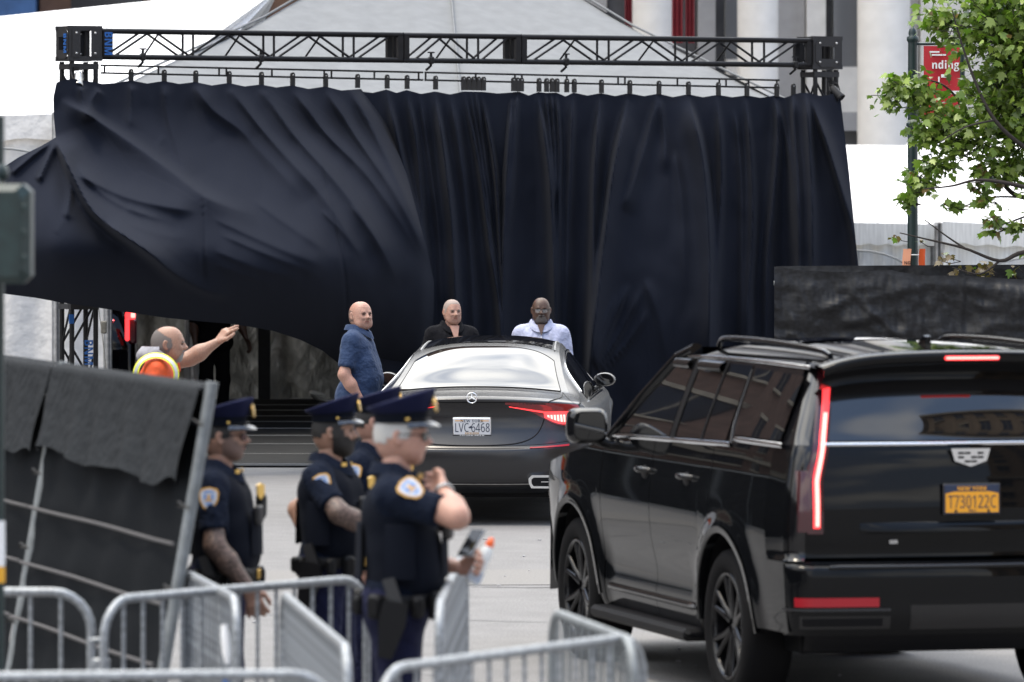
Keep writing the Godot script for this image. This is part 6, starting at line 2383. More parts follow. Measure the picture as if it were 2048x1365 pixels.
func shoulder_patch(root: Node3D, at: Vector3, out: Vector3, up := Vector3.UP) -> void:
	var z := out.normalized()
	var x := up.cross(z).normalized()
	var bs := Basis(x, z.cross(x), z)
	var p := Node3D.new()
	p.name = "shoulder_patch"
	root.add_child(p, true)
	p.transform = Transform3D(bs, at)
	var shp := func(k: float) -> Array:
		return [Vector2(-0.048, 0.030) * k, Vector2(-0.036, 0.048) * k, Vector2(0.0, 0.056) * k, Vector2(0.036, 0.048) * k, Vector2(0.048, 0.030) * k, Vector2(0.044, -0.010) * k, Vector2(0.026, -0.044) * k, Vector2(0.0, -0.060) * k, Vector2(-0.026, -0.044) * k, Vector2(-0.044, -0.010) * k]
	for e in [[1.0, 0.0, "gold_thread"], [0.82, 0.002, "patch_white"]]:
		var mb := MB.new()
		mb.slab(shp.call(e[0]), 0.006, Transform3D(Basis(), Vector3(0, 0, e[1])))
		put(mb, "patch_field", mats[e[2]], p)
	var em := MB.new()
	for e in [[-0.018, 0.008, 0.012, 0.026], [0.018, 0.008, 0.012, 0.026], [0.0, -0.026, 0.026, 0.010], [0.0, 0.033, 0.05, 0.007]]:
		em.box(Vector3(e[0], e[1], 0.0055), Vector3(e[2], e[3], 0.002))
	put(em, "patch_figures", mats.patch_blue, p)
	var ed := MB.new()
	ed.box(Vector3(0, 0.006, 0.0058), Vector3(0.014, 0.022, 0.002))
	ed.box(Vector3(0, -0.010, 0.0058), Vector3(0.04, 0.006, 0.002))
	put(ed, "patch_figures", mats.gold_thread, p)

func peaked_cap(root: Node3D, t: Transform3D) -> void:
	var c := Node3D.new()
	c.name = "peaked_cap"
	root.add_child(c, true)
	c.transform = t
	var lay := [[0.092, 0.112, 0.030, 0.0], [0.094, 0.114, 0.072, 0.004], [0.100, 0.120, 0.076, 0.006], [0.118, 0.134, 0.105, 0.024], [0.132, 0.146, 0.130, 0.040], [0.130, 0.144, 0.139, 0.043], [0.09, 0.10, 0.142, 0.032], [0.04, 0.05, 0.142, 0.016], [0.001, 0.001, 0.142, 0.0]]
	var rows := []
	for e in lay:
		var row := []
		for k in 32:
			var an := TAU * k / 32.0
			var oct := 1.0 + 0.025 * cos(an * 8.0) * clampf((e[2] - 0.076) / 0.05, 0.0, 1.0) * (1.0 if e[0] > 0.1 else 0.0)
			row.append(Vector3(cos(an) * e[0] * oct, e[2] + e[3] * sin(an), sin(an) * e[1] * oct - 0.004))
		rows.append(row)
	var band := MB.new()
	band.grid(rows.slice(0, 3), (rows[0][15] as Vector3), true)
	put(band, "band", mats.vest_black, c)
	var crown := MB.new()
	crown.grid(rows.slice(2), Vector3(-1, 0.2, 0), true)
	put(crown, "crown", mats.cap_navy, c)
	var vr := []
	for k in 21:
		var an := lerpf(0.30, PI - 0.30, k / 20.0)
		var f := sin(an)
		vr.append([Vector3(cos(an) * 0.094, 0.036, sin(an) * 0.114), Vector3(cos(an) * 0.104, 0.030, sin(an) * (0.118 + 0.025 * f)), Vector3(cos(an) * 0.108, 0.012 + 0.004 * f, sin(an) * 0.114 + 0.050 * f * f), Vector3(cos(an) * 0.106, 0.006 + 0.004 * f, sin(an) * 0.114 + 0.048 * f * f)])
	var vm := MB.new()
	vm.grid(vr, Vector3(0, 1, 0.4))
	put(vm, "visor", mats.visor, c)
	var st := []
	for k in 21:
		var an := lerpf(0.25, PI - 0.25, k / 20.0)
		st.append(Vector3(cos(an) * 0.098, 0.043, sin(an) * 0.119))
	var sm := MB.new()
	sm.tube(st, 0.0045, 6)
	put(sm, "strap", mats.leather, c)
	for s: float in [-1.0, 1.0]:
		var bm := MB.new()
		bm.lathe([Vector2(0.009, 0), Vector2(0.009, 0.003), Vector2(0.005, 0.006), Vector2(0, 0.007)], 12, Vector3(0.092 * s, 0.047, 0.035), Basis(Vector3.BACK, -PI / 2 * s))
		put(bm, "button", mats.brass, c)
	var bd := MB.new()
	bd.slab([Vector2(-0.024, -0.018), Vector2(-0.028, 0.02), Vector2(-0.016, 0.036), Vector2(0, 0.042), Vector2(0.016, 0.036), Vector2(0.028, 0.02), Vector2(0.024, -0.018), Vector2(0, -0.03)], 0.009, Transform3D(Basis(Vector3.RIGHT, -0.15), Vector3(0, 0.105, 0.144)))
	put(bd, "cap_badge", mats.brass, c)

func officer(o: Dictionary) -> Node3D:
	o.merge({"shirt": "navy_uniform", "trousers": "navy_trousers", "sleeve": 0.74, "cell": 0.014})
	var p := person(o)
	officer_kit(p, o.get("fat", 0.0), o)
	var hb := Basis.from_euler(Vector3(o.get("nod", 0.0) + o.get("cap_nod", 0.0), o.get("turn", 0.0), o.get("tilt", 0.0)))
	peaked_cap(p, Transform3D(hb.scaled(Vector3(0.95, 0.92, 0.95)), Vector3(0, 1.633, 0.022) + hb * Vector3(0, 0.032, 0.0)))
	return p

func glasses(root: Node3D, ht: Transform3D, m: String, w: float) -> void:
	var g := Node3D.new()
	g.name = "eyeglasses"
	root.add_child(g, true)
	g.transform = ht
	var fr := MB.new()
	for s: float in [-1.0, 1.0]:
		fr.tube([Vector3(0.060 * s, 0.012, 0.083), Vector3(0.079 * s, 0.014, 0.05), Vector3(0.082 * s, 0.012, -0.02)], 0.0025, 5)
	fr.tube([Vector3(-0.06, 0.016, 0.086), Vector3(0, 0.016, 0.101), Vector3(0.06, 0.016, 0.086)], 0.0025, 5)
	put(fr, "frame", mats.trim_black, g)
	for s: float in [-1.0, 1.0]:
		var lm := MB.new()
		lm.slab([Vector2(-0.025, 0.015), Vector2(0.025, 0.015), Vector2(0.023, -0.012), Vector2(0.0, -0.018), Vector2(-0.02, -0.014)], 0.003, Transform3D(Basis(Vector3.UP, 0.28 * s), Vector3(0.033 * s, 0.003, 0.096)))
		put(lm, "lens", mats[m], g)

func people() -> void:
	var bald_fringe := func(d: Vector3) -> bool: return d.y < 0.42 - 0.15 * d.z and d.y > -0.50 and d.z < 0.10 - 0.2 * d.y and absf(d.x) + maxf(-d.z, 0.0) > 0.5
	var cropped := func(d: Vector3) -> bool: return (d.z < 0.42 + 0.25 * d.y or d.y > 0.72) and d.y > -0.38 - 0.2 * d.z and not (absf(d.x) > 0.8 and d.y < -0.02)
	var beard := func(d: Vector3) -> bool: return d.y < -0.22 + 0.30 * (absf(d.x) - 0.45) + (0.35 if absf(d.x) > 0.78 else 0.0) and d.z > -0.05 + 0.1 * absf(d.x) and d.y > -0.97 and not (pow(d.x / 0.2, 2.0) + pow((d.y + 0.44) / 0.05, 2.0) < 1.0) and not (d.z > 0.8 and d.y > -0.30)
	var moustache := func(d: Vector3) -> bool: return pow(d.x / 0.26, 2.0) + pow((d.y + 0.345 + 0.3 * absf(d.x) * absf(d.x)) / 0.045, 2.0) < 1.0 and d.z > 0
	var goatee := func(d: Vector3) -> bool: return (pow(d.x / 0.42, 2.0) + pow((d.y + 0.68) / 0.30, 2.0) < 1.0 or pow(d.x / 0.30, 2.0) + pow((d.y + 0.36) / 0.06, 2.0) < 1.0) and d.z > 0 and not (pow(d.x / 0.2, 2.0) + pow((d.y + 0.44) / 0.05, 2.0) < 1.0)
	# --- three men by the drapes ---
	person({"label": "bald man in a navy polo shirt standing beside the sedan, looking back", "at": px(716, 0, 48.9) * Vector3(1, 0, 1), "yaw": 1.35, "h": 1.87, "head_dy": -0.045, "fat": 0.8, "skin": "skin_pink", "shirt": "polo_blue", "trousers": "jeans", "sleeve": 0.80, "turn": -0.75, "wide": 1.06, "jowl": 1.0, "nod": -0.04, "long_shirt": true,
		"re": Vector3(-0.27, 1.13, -0.05), "rw": Vector3(-0.24, 0.90, 0.10), "le": Vector3(0.26, 1.14, 0.0), "lw": Vector3(0.25, 0.92, 0.12), "hair": [["stubble_hair", "hair_shadow", 0.0011, bald_fringe]]})
	var p2 := person({"label": "man with cropped white hair in an open black shirt behind the sedan roof", "at": px(903, 0, 53.1) * Vector3(1, 0, 1), "yaw": 0.30, "h": 1.80, "head_dy": -0.04, "fat": 0.7, "skin": "skin_pink", "shirt": "shirt_black", "sleeve": 0.8, "turn": 0.05, "nod": 0.04, "wide": 0.98, "jowl": 0.6, "open": true, "brow": "hair_grey",
		"hair": [["cropped_hair", "hair_shorn", 0.0012, cropped]]})
	var nk := MB.new()
	nk.slab([Vector2(-0.045, 0.06), Vector2(0.045, 0.06), Vector2(0.0, -0.13)], 0.012, Transform3D(Basis(Vector3.RIGHT, -0.42), Vector3(0, 1.43, 0.118)))
	put(nk, "open_neck", mats.skin_pink, p2)
	var p3 := person({"label": "bald man with grey beard and glasses in a pale blue shirt behind the sedan", "at": px(1082, 0, 53.2) * Vector3(1, 0, 1), "yaw": 0.02, "h": 1.81, "head_dy": -0.035, "fat": 1.0, "skin": "skin_brown", "shirt": "shirt_pale", "sleeve": 0.85, "wide": 1.06, "jowl": 0.8, "nod": 0.05, "brow": "hair_dark",
		"hair": [["beard", "hair_salt", 0.003, goatee]]})
	var nk3 := MB.new()
	nk3.slab([Vector2(-0.035, 0.05), Vector2(0.035, 0.05), Vector2(0.0, -0.06)], 0.012, Transform3D(Basis(Vector3.RIGHT, -0.42), Vector3(0, 1.44, 0.125)))
	put(nk3, "open_neck", mats.skin_brown, p3)
	glasses(p3, Transform3D(Basis.from_euler(Vector3(0.05, 0, 0)), Vector3(0, 1.613, 0.026)), "clear_lens", 1.0)
	var bt := MB.new()
	for k in 4:
		bt.lathe([Vector2(0.006, 0), Vector2(0.006, 0.004), Vector2(0, 0.005)], 8, Vector3(0, 1.37 - k * 0.08, 0.152 + k * 0.014), Basis(Vector3.RIGHT, PI / 2))
	put(bt, "buttons", mats.white_print, p3)
	# --- man inside, only his dark suit shows below the drape ---
	person({"label": "person in a dark suit standing inside the marquee behind the drape", "at": px(428, 0, 67.5) * Vector3(1, 0, 1), "yaw": 0.4, "h": 1.85, "skin": "skin_brown", "shirt": "suit_dark", "trousers": "suit_dark", "sleeve": 0.98, "cell": 0.022, "le": Vector3(0.30, 1.16, 0.02), "lw": Vector3(0.36, 0.95, 0.10), "long_shirt": true})
	worker(func(d: Vector3) -> bool: return d.y < 0.58 - 0.35 * d.z and d.y > -0.55 and d.z < 0.42 - 0.30 * maxf(d.y, 0.0) - 0.5 * maxf(-d.y, 0.0), goatee)
	# --- officers ---
	var a := officer({"label": "officer with sunglasses and a tattooed arm beside the leaning fence", "at": px(440, 0, 26.7) * Vector3(1, 0, 1), "yaw": 1.42, "h": 1.745, "fat": 0.45, "skin": "skin_olive", "turn": 0.0, "cap_nod": 0.02, "group": "police officers by the barriers",
		"re": Vector3(-0.27, 1.13, 0.03), "rw": Vector3(-0.25, 0.93, 0.19), "hand_r": [Vector3(0.05, -0.9, 0.35), Vector3(1, 0, 0), [0.45, 0.5, 0.55, 0.6, 0.4]], "forearm": ["r"],
		"hair": [["sideburn_hair", "hair_dark", 0.002, cropped], ["moustache", "hair_dark", 0.006, moustache], ["stubble", "hair_shadow", 0.0008, beard]]})
	glasses(a, Transform3D(Basis(), Vector3(0, 1.635, 0.026)), "gloss_black", 1.0)
	shoulder_patch(a, Vector3(-0.268, 1.355, 0.0), Vector3(-1, 0.22, 0.0))
	var b := officer({"label": "bearded officer with one hand on his hip and a holstered pistol", "at": px(660, 0, 27.9) * Vector3(1, 0, 1), "yaw": 1.25, "h": 1.715, "fat": 0.6, "skin": "skin_tan", "turn": 0.22, "cap_nod": -0.05, "group": "police officers by the barriers",
		"re": Vector3(-0.30, 1.24, 0.16), "rw": Vector3(-0.14, 1.14, 0.32), "hand_r": [Vector3(0.6, 0.1, 0.6), Vector3(0, 0, -1), [0.6, 0.6, 0.6, 0.6, 0.5]], "forearm": ["r"],
		"le": Vector3(0.30, 1.22, -0.29), "lw": Vector3(0.235, 1.03, -0.15), "hand_l": [Vector3(-0.15, -0.75, 0.5), Vector3(-1, 0, 0.2), [0.25, 0.3, 0.35, 0.4, 0.3]],
		"hair": [["cropped_hair", "hair_dark", 0.003, cropped], ["beard", "hair_dark", 0.014, beard], ["moustache", "hair_dark", 0.008, moustache]]})
	shoulder_patch(b, Vector3(-0.262, 1.385, 0.055), Vector3(-1, 0.25, 0.12), Vector3(0, 1, -0.35))
	var d := officer({"label": "officer mostly hidden behind the bearded officer, only cap and chin showing", "at": px(744, 0, 29.3) * Vector3(1, 0, 1), "yaw": 1.2, "h": 1.705, "fat": 0.3, "skin": "skin_pink", "turn": 0.3, "group": "police officers by the barriers", "hair": [["cropped_hair", "hair_dark", 0.003, cropped], ["beard", "hair_dark", 0.006, beard]]})
	shoulder_patch(d, Vector3(-0.262, 1.37, 0.0), Vector3(-1, 0.22, 0.0))
	var e := officer({"label": "silver-haired officer bending one arm up and holding a sports drink bottle", "at": px(793, 0, 24.1) * Vector3(1, 0, 1), "yaw": 1.55, "h": 1.87, "fat": 0.6, "skin": "skin_pink", "turn": -0.08, "nod": 0.03, "cap_nod": -0.04, "tilt": 0.0, "group": "police officers by the barriers", "brow": "hair_grey",
		"re": Vector3(-0.325, 1.33, 0.255), "rw": Vector3(-0.15, 1.43, 0.19), "hand_r": [Vector3(0.8, 0.1, -0.1), Vector3(0, 0.1, -1), [0.7, 0.75, 0.8, 0.8, 0.6], Vector3(0, 1, 0)],
		"le": Vector3(0.27, 1.12, 0.06), "lw": Vector3(0.14, 1.10, 0.25), "hand_l": [Vector3(-0.5, 0.05, 0.75), Vector3(0.2, 0.1, -1), [0.75, 0.75, 0.75, 0.75, 0.6], Vector3(0, 1, 0)],
		"hair": [["cropped_hair", "hair_white", 0.004, cropped]]})
	shoulder_patch(e, Vector3(-0.285, 1.44, 0.07), Vector3(-0.8, 0.6, 0.05), Vector3(0, 0.7, -0.75))
	glasses(e, Transform3D(Basis.from_euler(Vector3(0.03, -0.08, 0)), Vector3(0, 1.635, 0.026)), "tint_glass", 1.0)
	var wt := MB.new()
	var wr := []
	var ax := (Vector3(-0.15, 1.43, 0.19) - Vector3(-0.325, 1.33, 0.255)).normalized()
	var wx := ax.cross(Vector3.UP).normalized()
	for k in 17:
		var an := TAU * k / 16.0
		wr.append(Vector3(-0.165, 1.42, 0.196) + (wx * cos(an) + ax.cross(wx) * sin(an)) * 0.036)
	wt.tube(wr, 0.008, 6, false)
	put(wt, "wristwatch", mats.bare_metal, e)
	held_things(e)

func held_things(e: Node3D) -> void:
	# bottle and phone in the silver-haired officer's left hand
	var at := e.transform * Vector3(0.085, 1.11, 0.335)
	var bs := Basis.from_euler(Vector3(0.0, 0.0, -0.42))
	var bo := thing("drink_bottle", "clear sports drink bottle with an orange cap held by the silver-haired officer", "bottle", at)
	bo.scale = Vector3.ONE * 0.85
	var bm := MB.new()
	bm.lathe([Vector2(0.0, -0.10), Vector2(0.030, -0.10), Vector2(0.036, -0.09), Vector2(0.036, 0.0), Vector2(0.031, 0.02), Vector2(0.036, 0.04), Vector2(0.034, 0.075), Vector2(0.022, 0.10), Vector2(0.018, 0.112)], 24, Vector3.ZERO, bs)
	put(bm, "bottle_body", mats.bottle, bo)
	var cm := MB.new()
	cm.lathe([Vector2(0.021, 0.105), Vector2(0.021, 0.13), Vector2(0.014, 0.134), Vector2(0.012, 0.15), Vector2(0.0, 0.152)], 20, Vector3.ZERO, bs)
	put(cm, "bottle_cap", mats.cap_orange, bo)
	var lb := MB.new()
	lb.lathe([Vector2(0.0365, -0.085), Vector2(0.0368, -0.06), Vector2(0.0365, -0.03)], 24, Vector3.ZERO, bs)
	put(lb, "bottle_label", mats.patch_white, bo)
	var ph := thing("phone", "grey phone held upright beside the drink bottle", "phone", e.transform * Vector3(0.11, 1.20, 0.30))
	var pm := MB.new()
	pm.box(Vector3.ZERO, Vector3(0.012, 0.15, 0.075), Basis.from_euler(Vector3(0, 0.9, -0.75)), 0.005)
	put(pm, "phone_case", mats.silver_tape, ph)
	var ps := MB.new()
	ps.box(Basis.from_euler(Vector3(0, 0.9, -0.75)) * Vector3(-0.007, 0, 0), Vector3(0.002, 0.14, 0.068), Basis.from_euler(Vector3(0, 0.9, -0.75)))
	put(ps, "phone_screen", mats.gloss_black, ph)

func worker(fringe: Callable, goatee: Callable) -> void:
	var w := person({"label": "man in an orange safety vest with a grey hood, arm raised to wave traffic", "at": px(316, 0, 39.3) * Vector3(1, 0, 1), "yaw": 1.62, "h": 1.93, "head_dy": -0.085, "head_dz": 0.045, "fat": 0.4, "skin": "skin_tan", "shirt": "vest_orange", "trousers": "jeans", "sleeve": 0.62, "turn": -0.12, "nod": 0.02, "collar": "hood_grey", "brow": "hair_grey",
		"le": Vector3(0.22, 1.47, 0.20), "lw": Vector3(0.20, 1.575, 0.375), "hand_l": [Vector3(0.05, 0.75, 0.62), Vector3(0.5, -0.4, 0.7), [0.15, 0.25, 0.75, 0.8, 0.35], Vector3(0, -0.2, 1), 0.45],
		"re": Vector3(-0.25, 1.15, -0.06), "rw": Vector3(-0.24, 0.93, 0.02),
		"hair": [["fringe_hair", "hair_salt", 0.003, fringe], ["beard", "hair_grey", 0.003, goatee]]})
	# reflective tapes: rings over the shoulder, and bands
	for e in [[0.0, 0.022, "lime_tape", 0.010], [0.0, 0.011, "silver_tape", 0.013]]:
		var mb := MB.new()
		for s: float in [-1.0, 1.0]:
			var rows := []
			for k in 25:
				var an := lerpf(-0.5, PI + 0.5, k / 24.0)
				var row := []
				for q in 5:
					var f: float = (q / 4.0 - 0.5) * e[1] / 0.022 + 0.5
					var rad: float = lerpf(0.112, 0.148, f)
					row.append(Vector3(s * (lerpf(0.222, 0.165, f) + e[3] * 0.8), 1.375 + rad * sin(an) * 0.95 + e[3] * 0.5, -0.012 + rad * cos(an)))
				rows.append(row)
			mb.grid(rows, Vector3(s, 0.3, 0))
		var rows2 := []
		for k in 41:
			var an := TAU * k / 40.0
			rows2.append([torso_ring(0.4, 1.20 - e[1], e[3], an), torso_ring(0.4, 1.20 + e[1], e[3], an)])
		mb.grid(rows2, Vector3(-1, 0, 0))
		# sleeve bands
		for arm in [[Vector3(0.19, 1.43, -0.01), Vector3(0.22, 1.47, 0.20)], [Vector3(-0.19, 1.43, -0.01), Vector3(-0.25, 1.15, -0.06)]]:
			var ax: Vector3 = (arm[1] - arm[0]).normalized()
			var u := ax.cross(Vector3.UP).normalized()
			var v := ax.cross(u)
			var rr := []
			for k in 25:
				var an := TAU * k / 24.0
				var c: Vector3 = (arm[0] as Vector3).lerp(arm[1], 0.46)
				var rad: Vector3 = (u * cos(an) + v * sin(an)) * (0.077 + e[3])
				rr.append([c + rad - ax * e[1], c + rad + ax * e[1]])
			mb.grid(rr, u * cos(TAU * 11 / 24.0) + v * sin(TAU * 11 / 24.0))
		put(mb, "reflective_tape", mats[e[2]], w)
	var hd := MB.new()
	var hr := []
	for k in 25:
		var an := lerpf(PI * 0.92, TAU + PI * 0.08, k / 24.0)
		var row := []
		for q in 9:
			var f := q / 8.0
			var r := 0.080 + 0.026 * sin(PI * f)
			row.append(Vector3(cos(an) * (r + 0.02), 1.555 - 0.10 * f + 0.008 * sin(an * 5.0) * f, sin(an) * (r + 0.012 * (1.0 - absf(cos(an)))) - 0.012 - 0.02 * f))
		hr.append(row)
	hd.grid(hr, Vector3(0, 0.2, -1))
	put(hd, "hood", mats.hood_grey, w)

func street_things() -> void:
	barriers()
	left_fence()
	right_fence()
	lamp_post()
	signal_head()
	maple()

func barrier(a: Vector3, b: Vector3, label: String, h := 1.10, dull := false) -> Node3D:
	var d := b - a
	var L := d.length()
	var t := thing("steel_barrier", label, "barrier", (a + b) * 0.5, atan2(-d.z, d.x), "steel crowd barriers")
	var hl := L * 0.5
	var r := 0.019
	var R := 0.16
	var m: Material = mats.galvanised_dull if dull else mats.galvanised
	var pts := [Vector3(-hl, 0.16, 0)]
	for k in 7:
		var an := PI - PI / 2 * k / 6.0
		pts.append(Vector3(-hl + R + cos(an) * R, h - r - R + sin(an) * R, 0))
	for k in 7:
		var an := PI / 2 - PI / 2 * k / 6.0
		pts.append(Vector3(hl - R + cos(an) * R, h - r - R + sin(an) * R, 0))
	pts.append(Vector3(hl, 0.16, 0))
	var fm := MB.new()
	fm.tube(pts, r, 12)
	fm.tube([Vector3(-hl, 0.18, 0), Vector3(hl, 0.18, 0)], r * 0.9, 10)
	put(fm, "frame", m, t)
	var n := maxi(4, int(round(L / 0.125)))
	var bm := MB.new()
	bm.tube([Vector3(0, 0.18, 0), Vector3(0, h - 0.03, 0)], 0.0085, 8)
	var bmm := bm.mesh()
	for k in range(1, n):
		var x := -hl + L * k / n
		var o := put(bmm, "bar", m, t)
		o.position.x = x
		if absf(x) > hl - R:
			o.scale.y = (h - 0.019 - R + sqrt(maxf(R * R - pow(absf(x) - hl + R, 2.0), 0.0))) / (h - 0.03)
	for s: float in [-1.0, 1.0]:
		var ft := MB.new()
		ft.tube([Vector3(s * (hl - 0.25), 0.012, -0.28), Vector3(s * (hl - 0.25), 0.05, -0.22), Vector3(s * (hl - 0.25), 0.16, -0.02), Vector3(s * (hl - 0.25), 0.18, 0), Vector3(s * (hl - 0.25), 0.16, 0.02), Vector3(s * (hl - 0.25), 0.05, 0.22), Vector3(s * (hl - 0.25), 0.012, 0.28)], 0.014, 8)
		put(ft, "foot", m, t)
	return t

func foot(x: float, y: float, h := 1.10) -> Vector3:
	# ground point under a barrier's top rail seen at pixel (x, y)
	var z := (EYE - h) * FPX / (y - HOR)
	return px(x, y, z) * Vector3(1, 0, 1)

func barriers() -> void:
	var b1 := barrier(foot(182, 1176) + Vector3(-2.3, 0, -0.1), foot(182, 1176), "steel barrier at the left edge in front of the leaning fence")
	var b2 := barrier(foot(207, 1192), foot(733, 1148), "steel barrier crossing in front of the tattooed officer")
	# hook and loop that couple the two
	var hk := MB.new()
	var p := foot(195, 1184) + Vector3(0, 0, 0.02)
	hk.tube([p + Vector3(-0.03, 0.90, 0), p + Vector3(0.0, 0.905, 0.01), p + Vector3(0.025, 0.90, 0.02), p + Vector3(0.03, 0.86, 0.02)], 0.009, 6)
	hk.box(p + Vector3(0.015, 0.80, 0.02), Vector3(0.075, 0.055, 0.05), Basis(), 0.008)
	hk.box(p + Vector3(0.015, 0.745, 0.02), Vector3(0.05, 0.03, 0.04), Basis(), 0.008)
	hk.tube([p + Vector3(0.03, 0.77, 0.03), p + Vector3(0.055, 0.70, 0.04), p + Vector3(0.065, 0.66, 0.04)], 0.011, 6)
	var hm := put(hk, "coupling", mats.galvanised, b1)
	hm.transform = b1.transform.affine_inverse()
	barrier(foot(372, 1138), foot(474, 1192), "steel barrier seen end-on behind the crossing barrier")
	barrier(foot(566, 1180), foot(695, 1290), "steel barrier running towards the lens left of the silver-haired officer")
	barrier(foot(672, 1338) + Vector3(-2.2, 0, 0.25), foot(672, 1338), "steel barrier along the bottom edge of the picture, its top rail showing")
	barrier(foot(758, 1330), foot(1285, 1262), "steel barrier in front of the silver-haired officer's legs")
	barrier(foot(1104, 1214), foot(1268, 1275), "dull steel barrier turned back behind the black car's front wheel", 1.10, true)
	barrier(foot(930, 1096), foot(878, 1200), "steel barrier seen end-on in front of the silver-haired officer")
	# strips of tape wrapped on the barriers
	var tp := thing("tape_roll", "white and blue wrapped tape hanging on a barrier bar", "tape", foot(466, 1190))
	var q := tp.position
	var t1 := MB.new()
	t1.lathe([Vector2(0.012, 0.0), Vector2(0.02, 0.04), Vector2(0.018, 0.12), Vector2(0.012, 0.16)], 12, Vector3(-0.02, 0.82, 0.03), Basis(Vector3.BACK, 0.1))
	put(t1, "white_wrap", mats.white_print, tp)
	var t2 := MB.new()
	t2.lathe([Vector2(0.03, 0.0), Vector2(0.033, 0.05), Vector2(0.03, 0.12)], 12, Vector3(-0.01, 0.66, 0.03))
	put(t2, "blue_wrap", mats.blue_print, tp)

# ten-foot fence panels with dark windscreen, leaning over to the right
func left_fence() -> void:
	var A := Vector3(-1.63, 0, -24.7)
	var D := Vector3(-0.2873, 0, -0.9578)
	var lean := Vector3(0.17, 1.0, 0.0)
	for k in 9:
		if k > 1:
			lean = Vector3(0.03, 1.0, 0.0)
		var f := thing("fence_panel", ["leaning temporary fence panel covered with dark windscreen mesh", "second mesh-covered fence panel further back at the left edge", "mesh fence panel number %s along the street, mirrored in the black car" % ["", "", "three", "four", "five", "six", "seven", "eight", "nine"][k]][mini(k, 2)], "fence", A + D * 3.06 * k, 0.0, "leaning fence panels")
		var L := 3.03
		var H := 1.90
		var at := func(u: float, h: float, off := 0.0) -> Vector3:
			return D * u + lean * h + Vector3(-0.95, 0.16, 0.28) * off
		for e in [0.0, L]:
			var pm := MB.new()
			pm.tube([at.call(e, 0.02), at.call(e, H + 0.03 * (1 - mini(k, 1)))], 0.028, 10)
			put(pm, "post", mats.galvanised_dull, f)
		for h: float in [0.05, H - 0.02]:
			var rm := MB.new()
			rm.tube([at.call(0.0, h), at.call(L, h)], 0.02, 8)
			put(rm, "rail", mats.galvanised_dull, f)
		for r in 5:
			var h := 0.16 + 0.265 * r
			var rm := MB.new()
			var pts := []
			for q in 9:
				pts.append(at.call(L * q / 8.0, h + 0.003 * sin(q * 1.0 + r), 0.05))
			rm.tube(pts, 0.009, 6)
			put(rm, "cable", mats.cable, f)
		var rows := []
		for q in 41:
			var row := []
			for r in 31:
				var u := L * q / 40.0
				var h := 0.03 + (H - 0.05) * r / 30.0
				row.append(at.call(u, h, 0.018 + 0.010 * sin(u * 9.0 + h * 3.0) + 0.006 * sin(h * 23.0 + u * 2.0)))
			rows.append(row)
		var sm := MB.new()
		sm.grid(rows, Vector3(-1, 0, 0.3))
		put(sm, "windscreen_mesh", mats.mesh_grey, f)
		# the mesh folded back over the top rail, with a wavy lower hem
		rows = []
		for q in 61:
			var u := L * q / 60.0
			var drop := 0.47 - 0.05 * u / L + 0.018 * sin(u * 4.3 + k) + 0.005 * sin(u * 11.0) - 0.06 * exp(-pow((u - 0.15) / 0.12, 2.0))
			var row := []
			for r in 17:
				var v := r / 16.0
				var off := 0.055 + 0.02 * sin(u * 11.0 + v * 3.0) * v + 0.012 * sin(u * 17.0 + v * 4.0) * v * v + 0.04 * v * v
				row.append(at.call(u, H + 0.025 - drop * v, off if r > 0 else 0.0))
			rows.append(row)
		var fm := MB.new()
		fm.grid(rows, Vector3(-1, 0, 0.3))
		put(fm, "folded_mesh", mats.mesh_fold, f)
		for q in 5:
			var tm := MB.new()
			tm.tube([at.call(0.0, 0.3 + q * 0.36, 0.02), at.call(0.05, 0.3 + q * 0.36, 0.05), at.call(0.0, 0.32 + q * 0.36, 0.06), at.call(-0.04, 0.3 + q * 0.36, 0.02)], 0.006, 5)
			put(tm, "cable_tie", mats.black_plastic, f)
		for e: float in [0.0, L]:
			box_part("foot_block", "stone_grey", f, D * e + Vector3(0, 0.04, 0), Vector3(0.5, 0.08, 0.2))

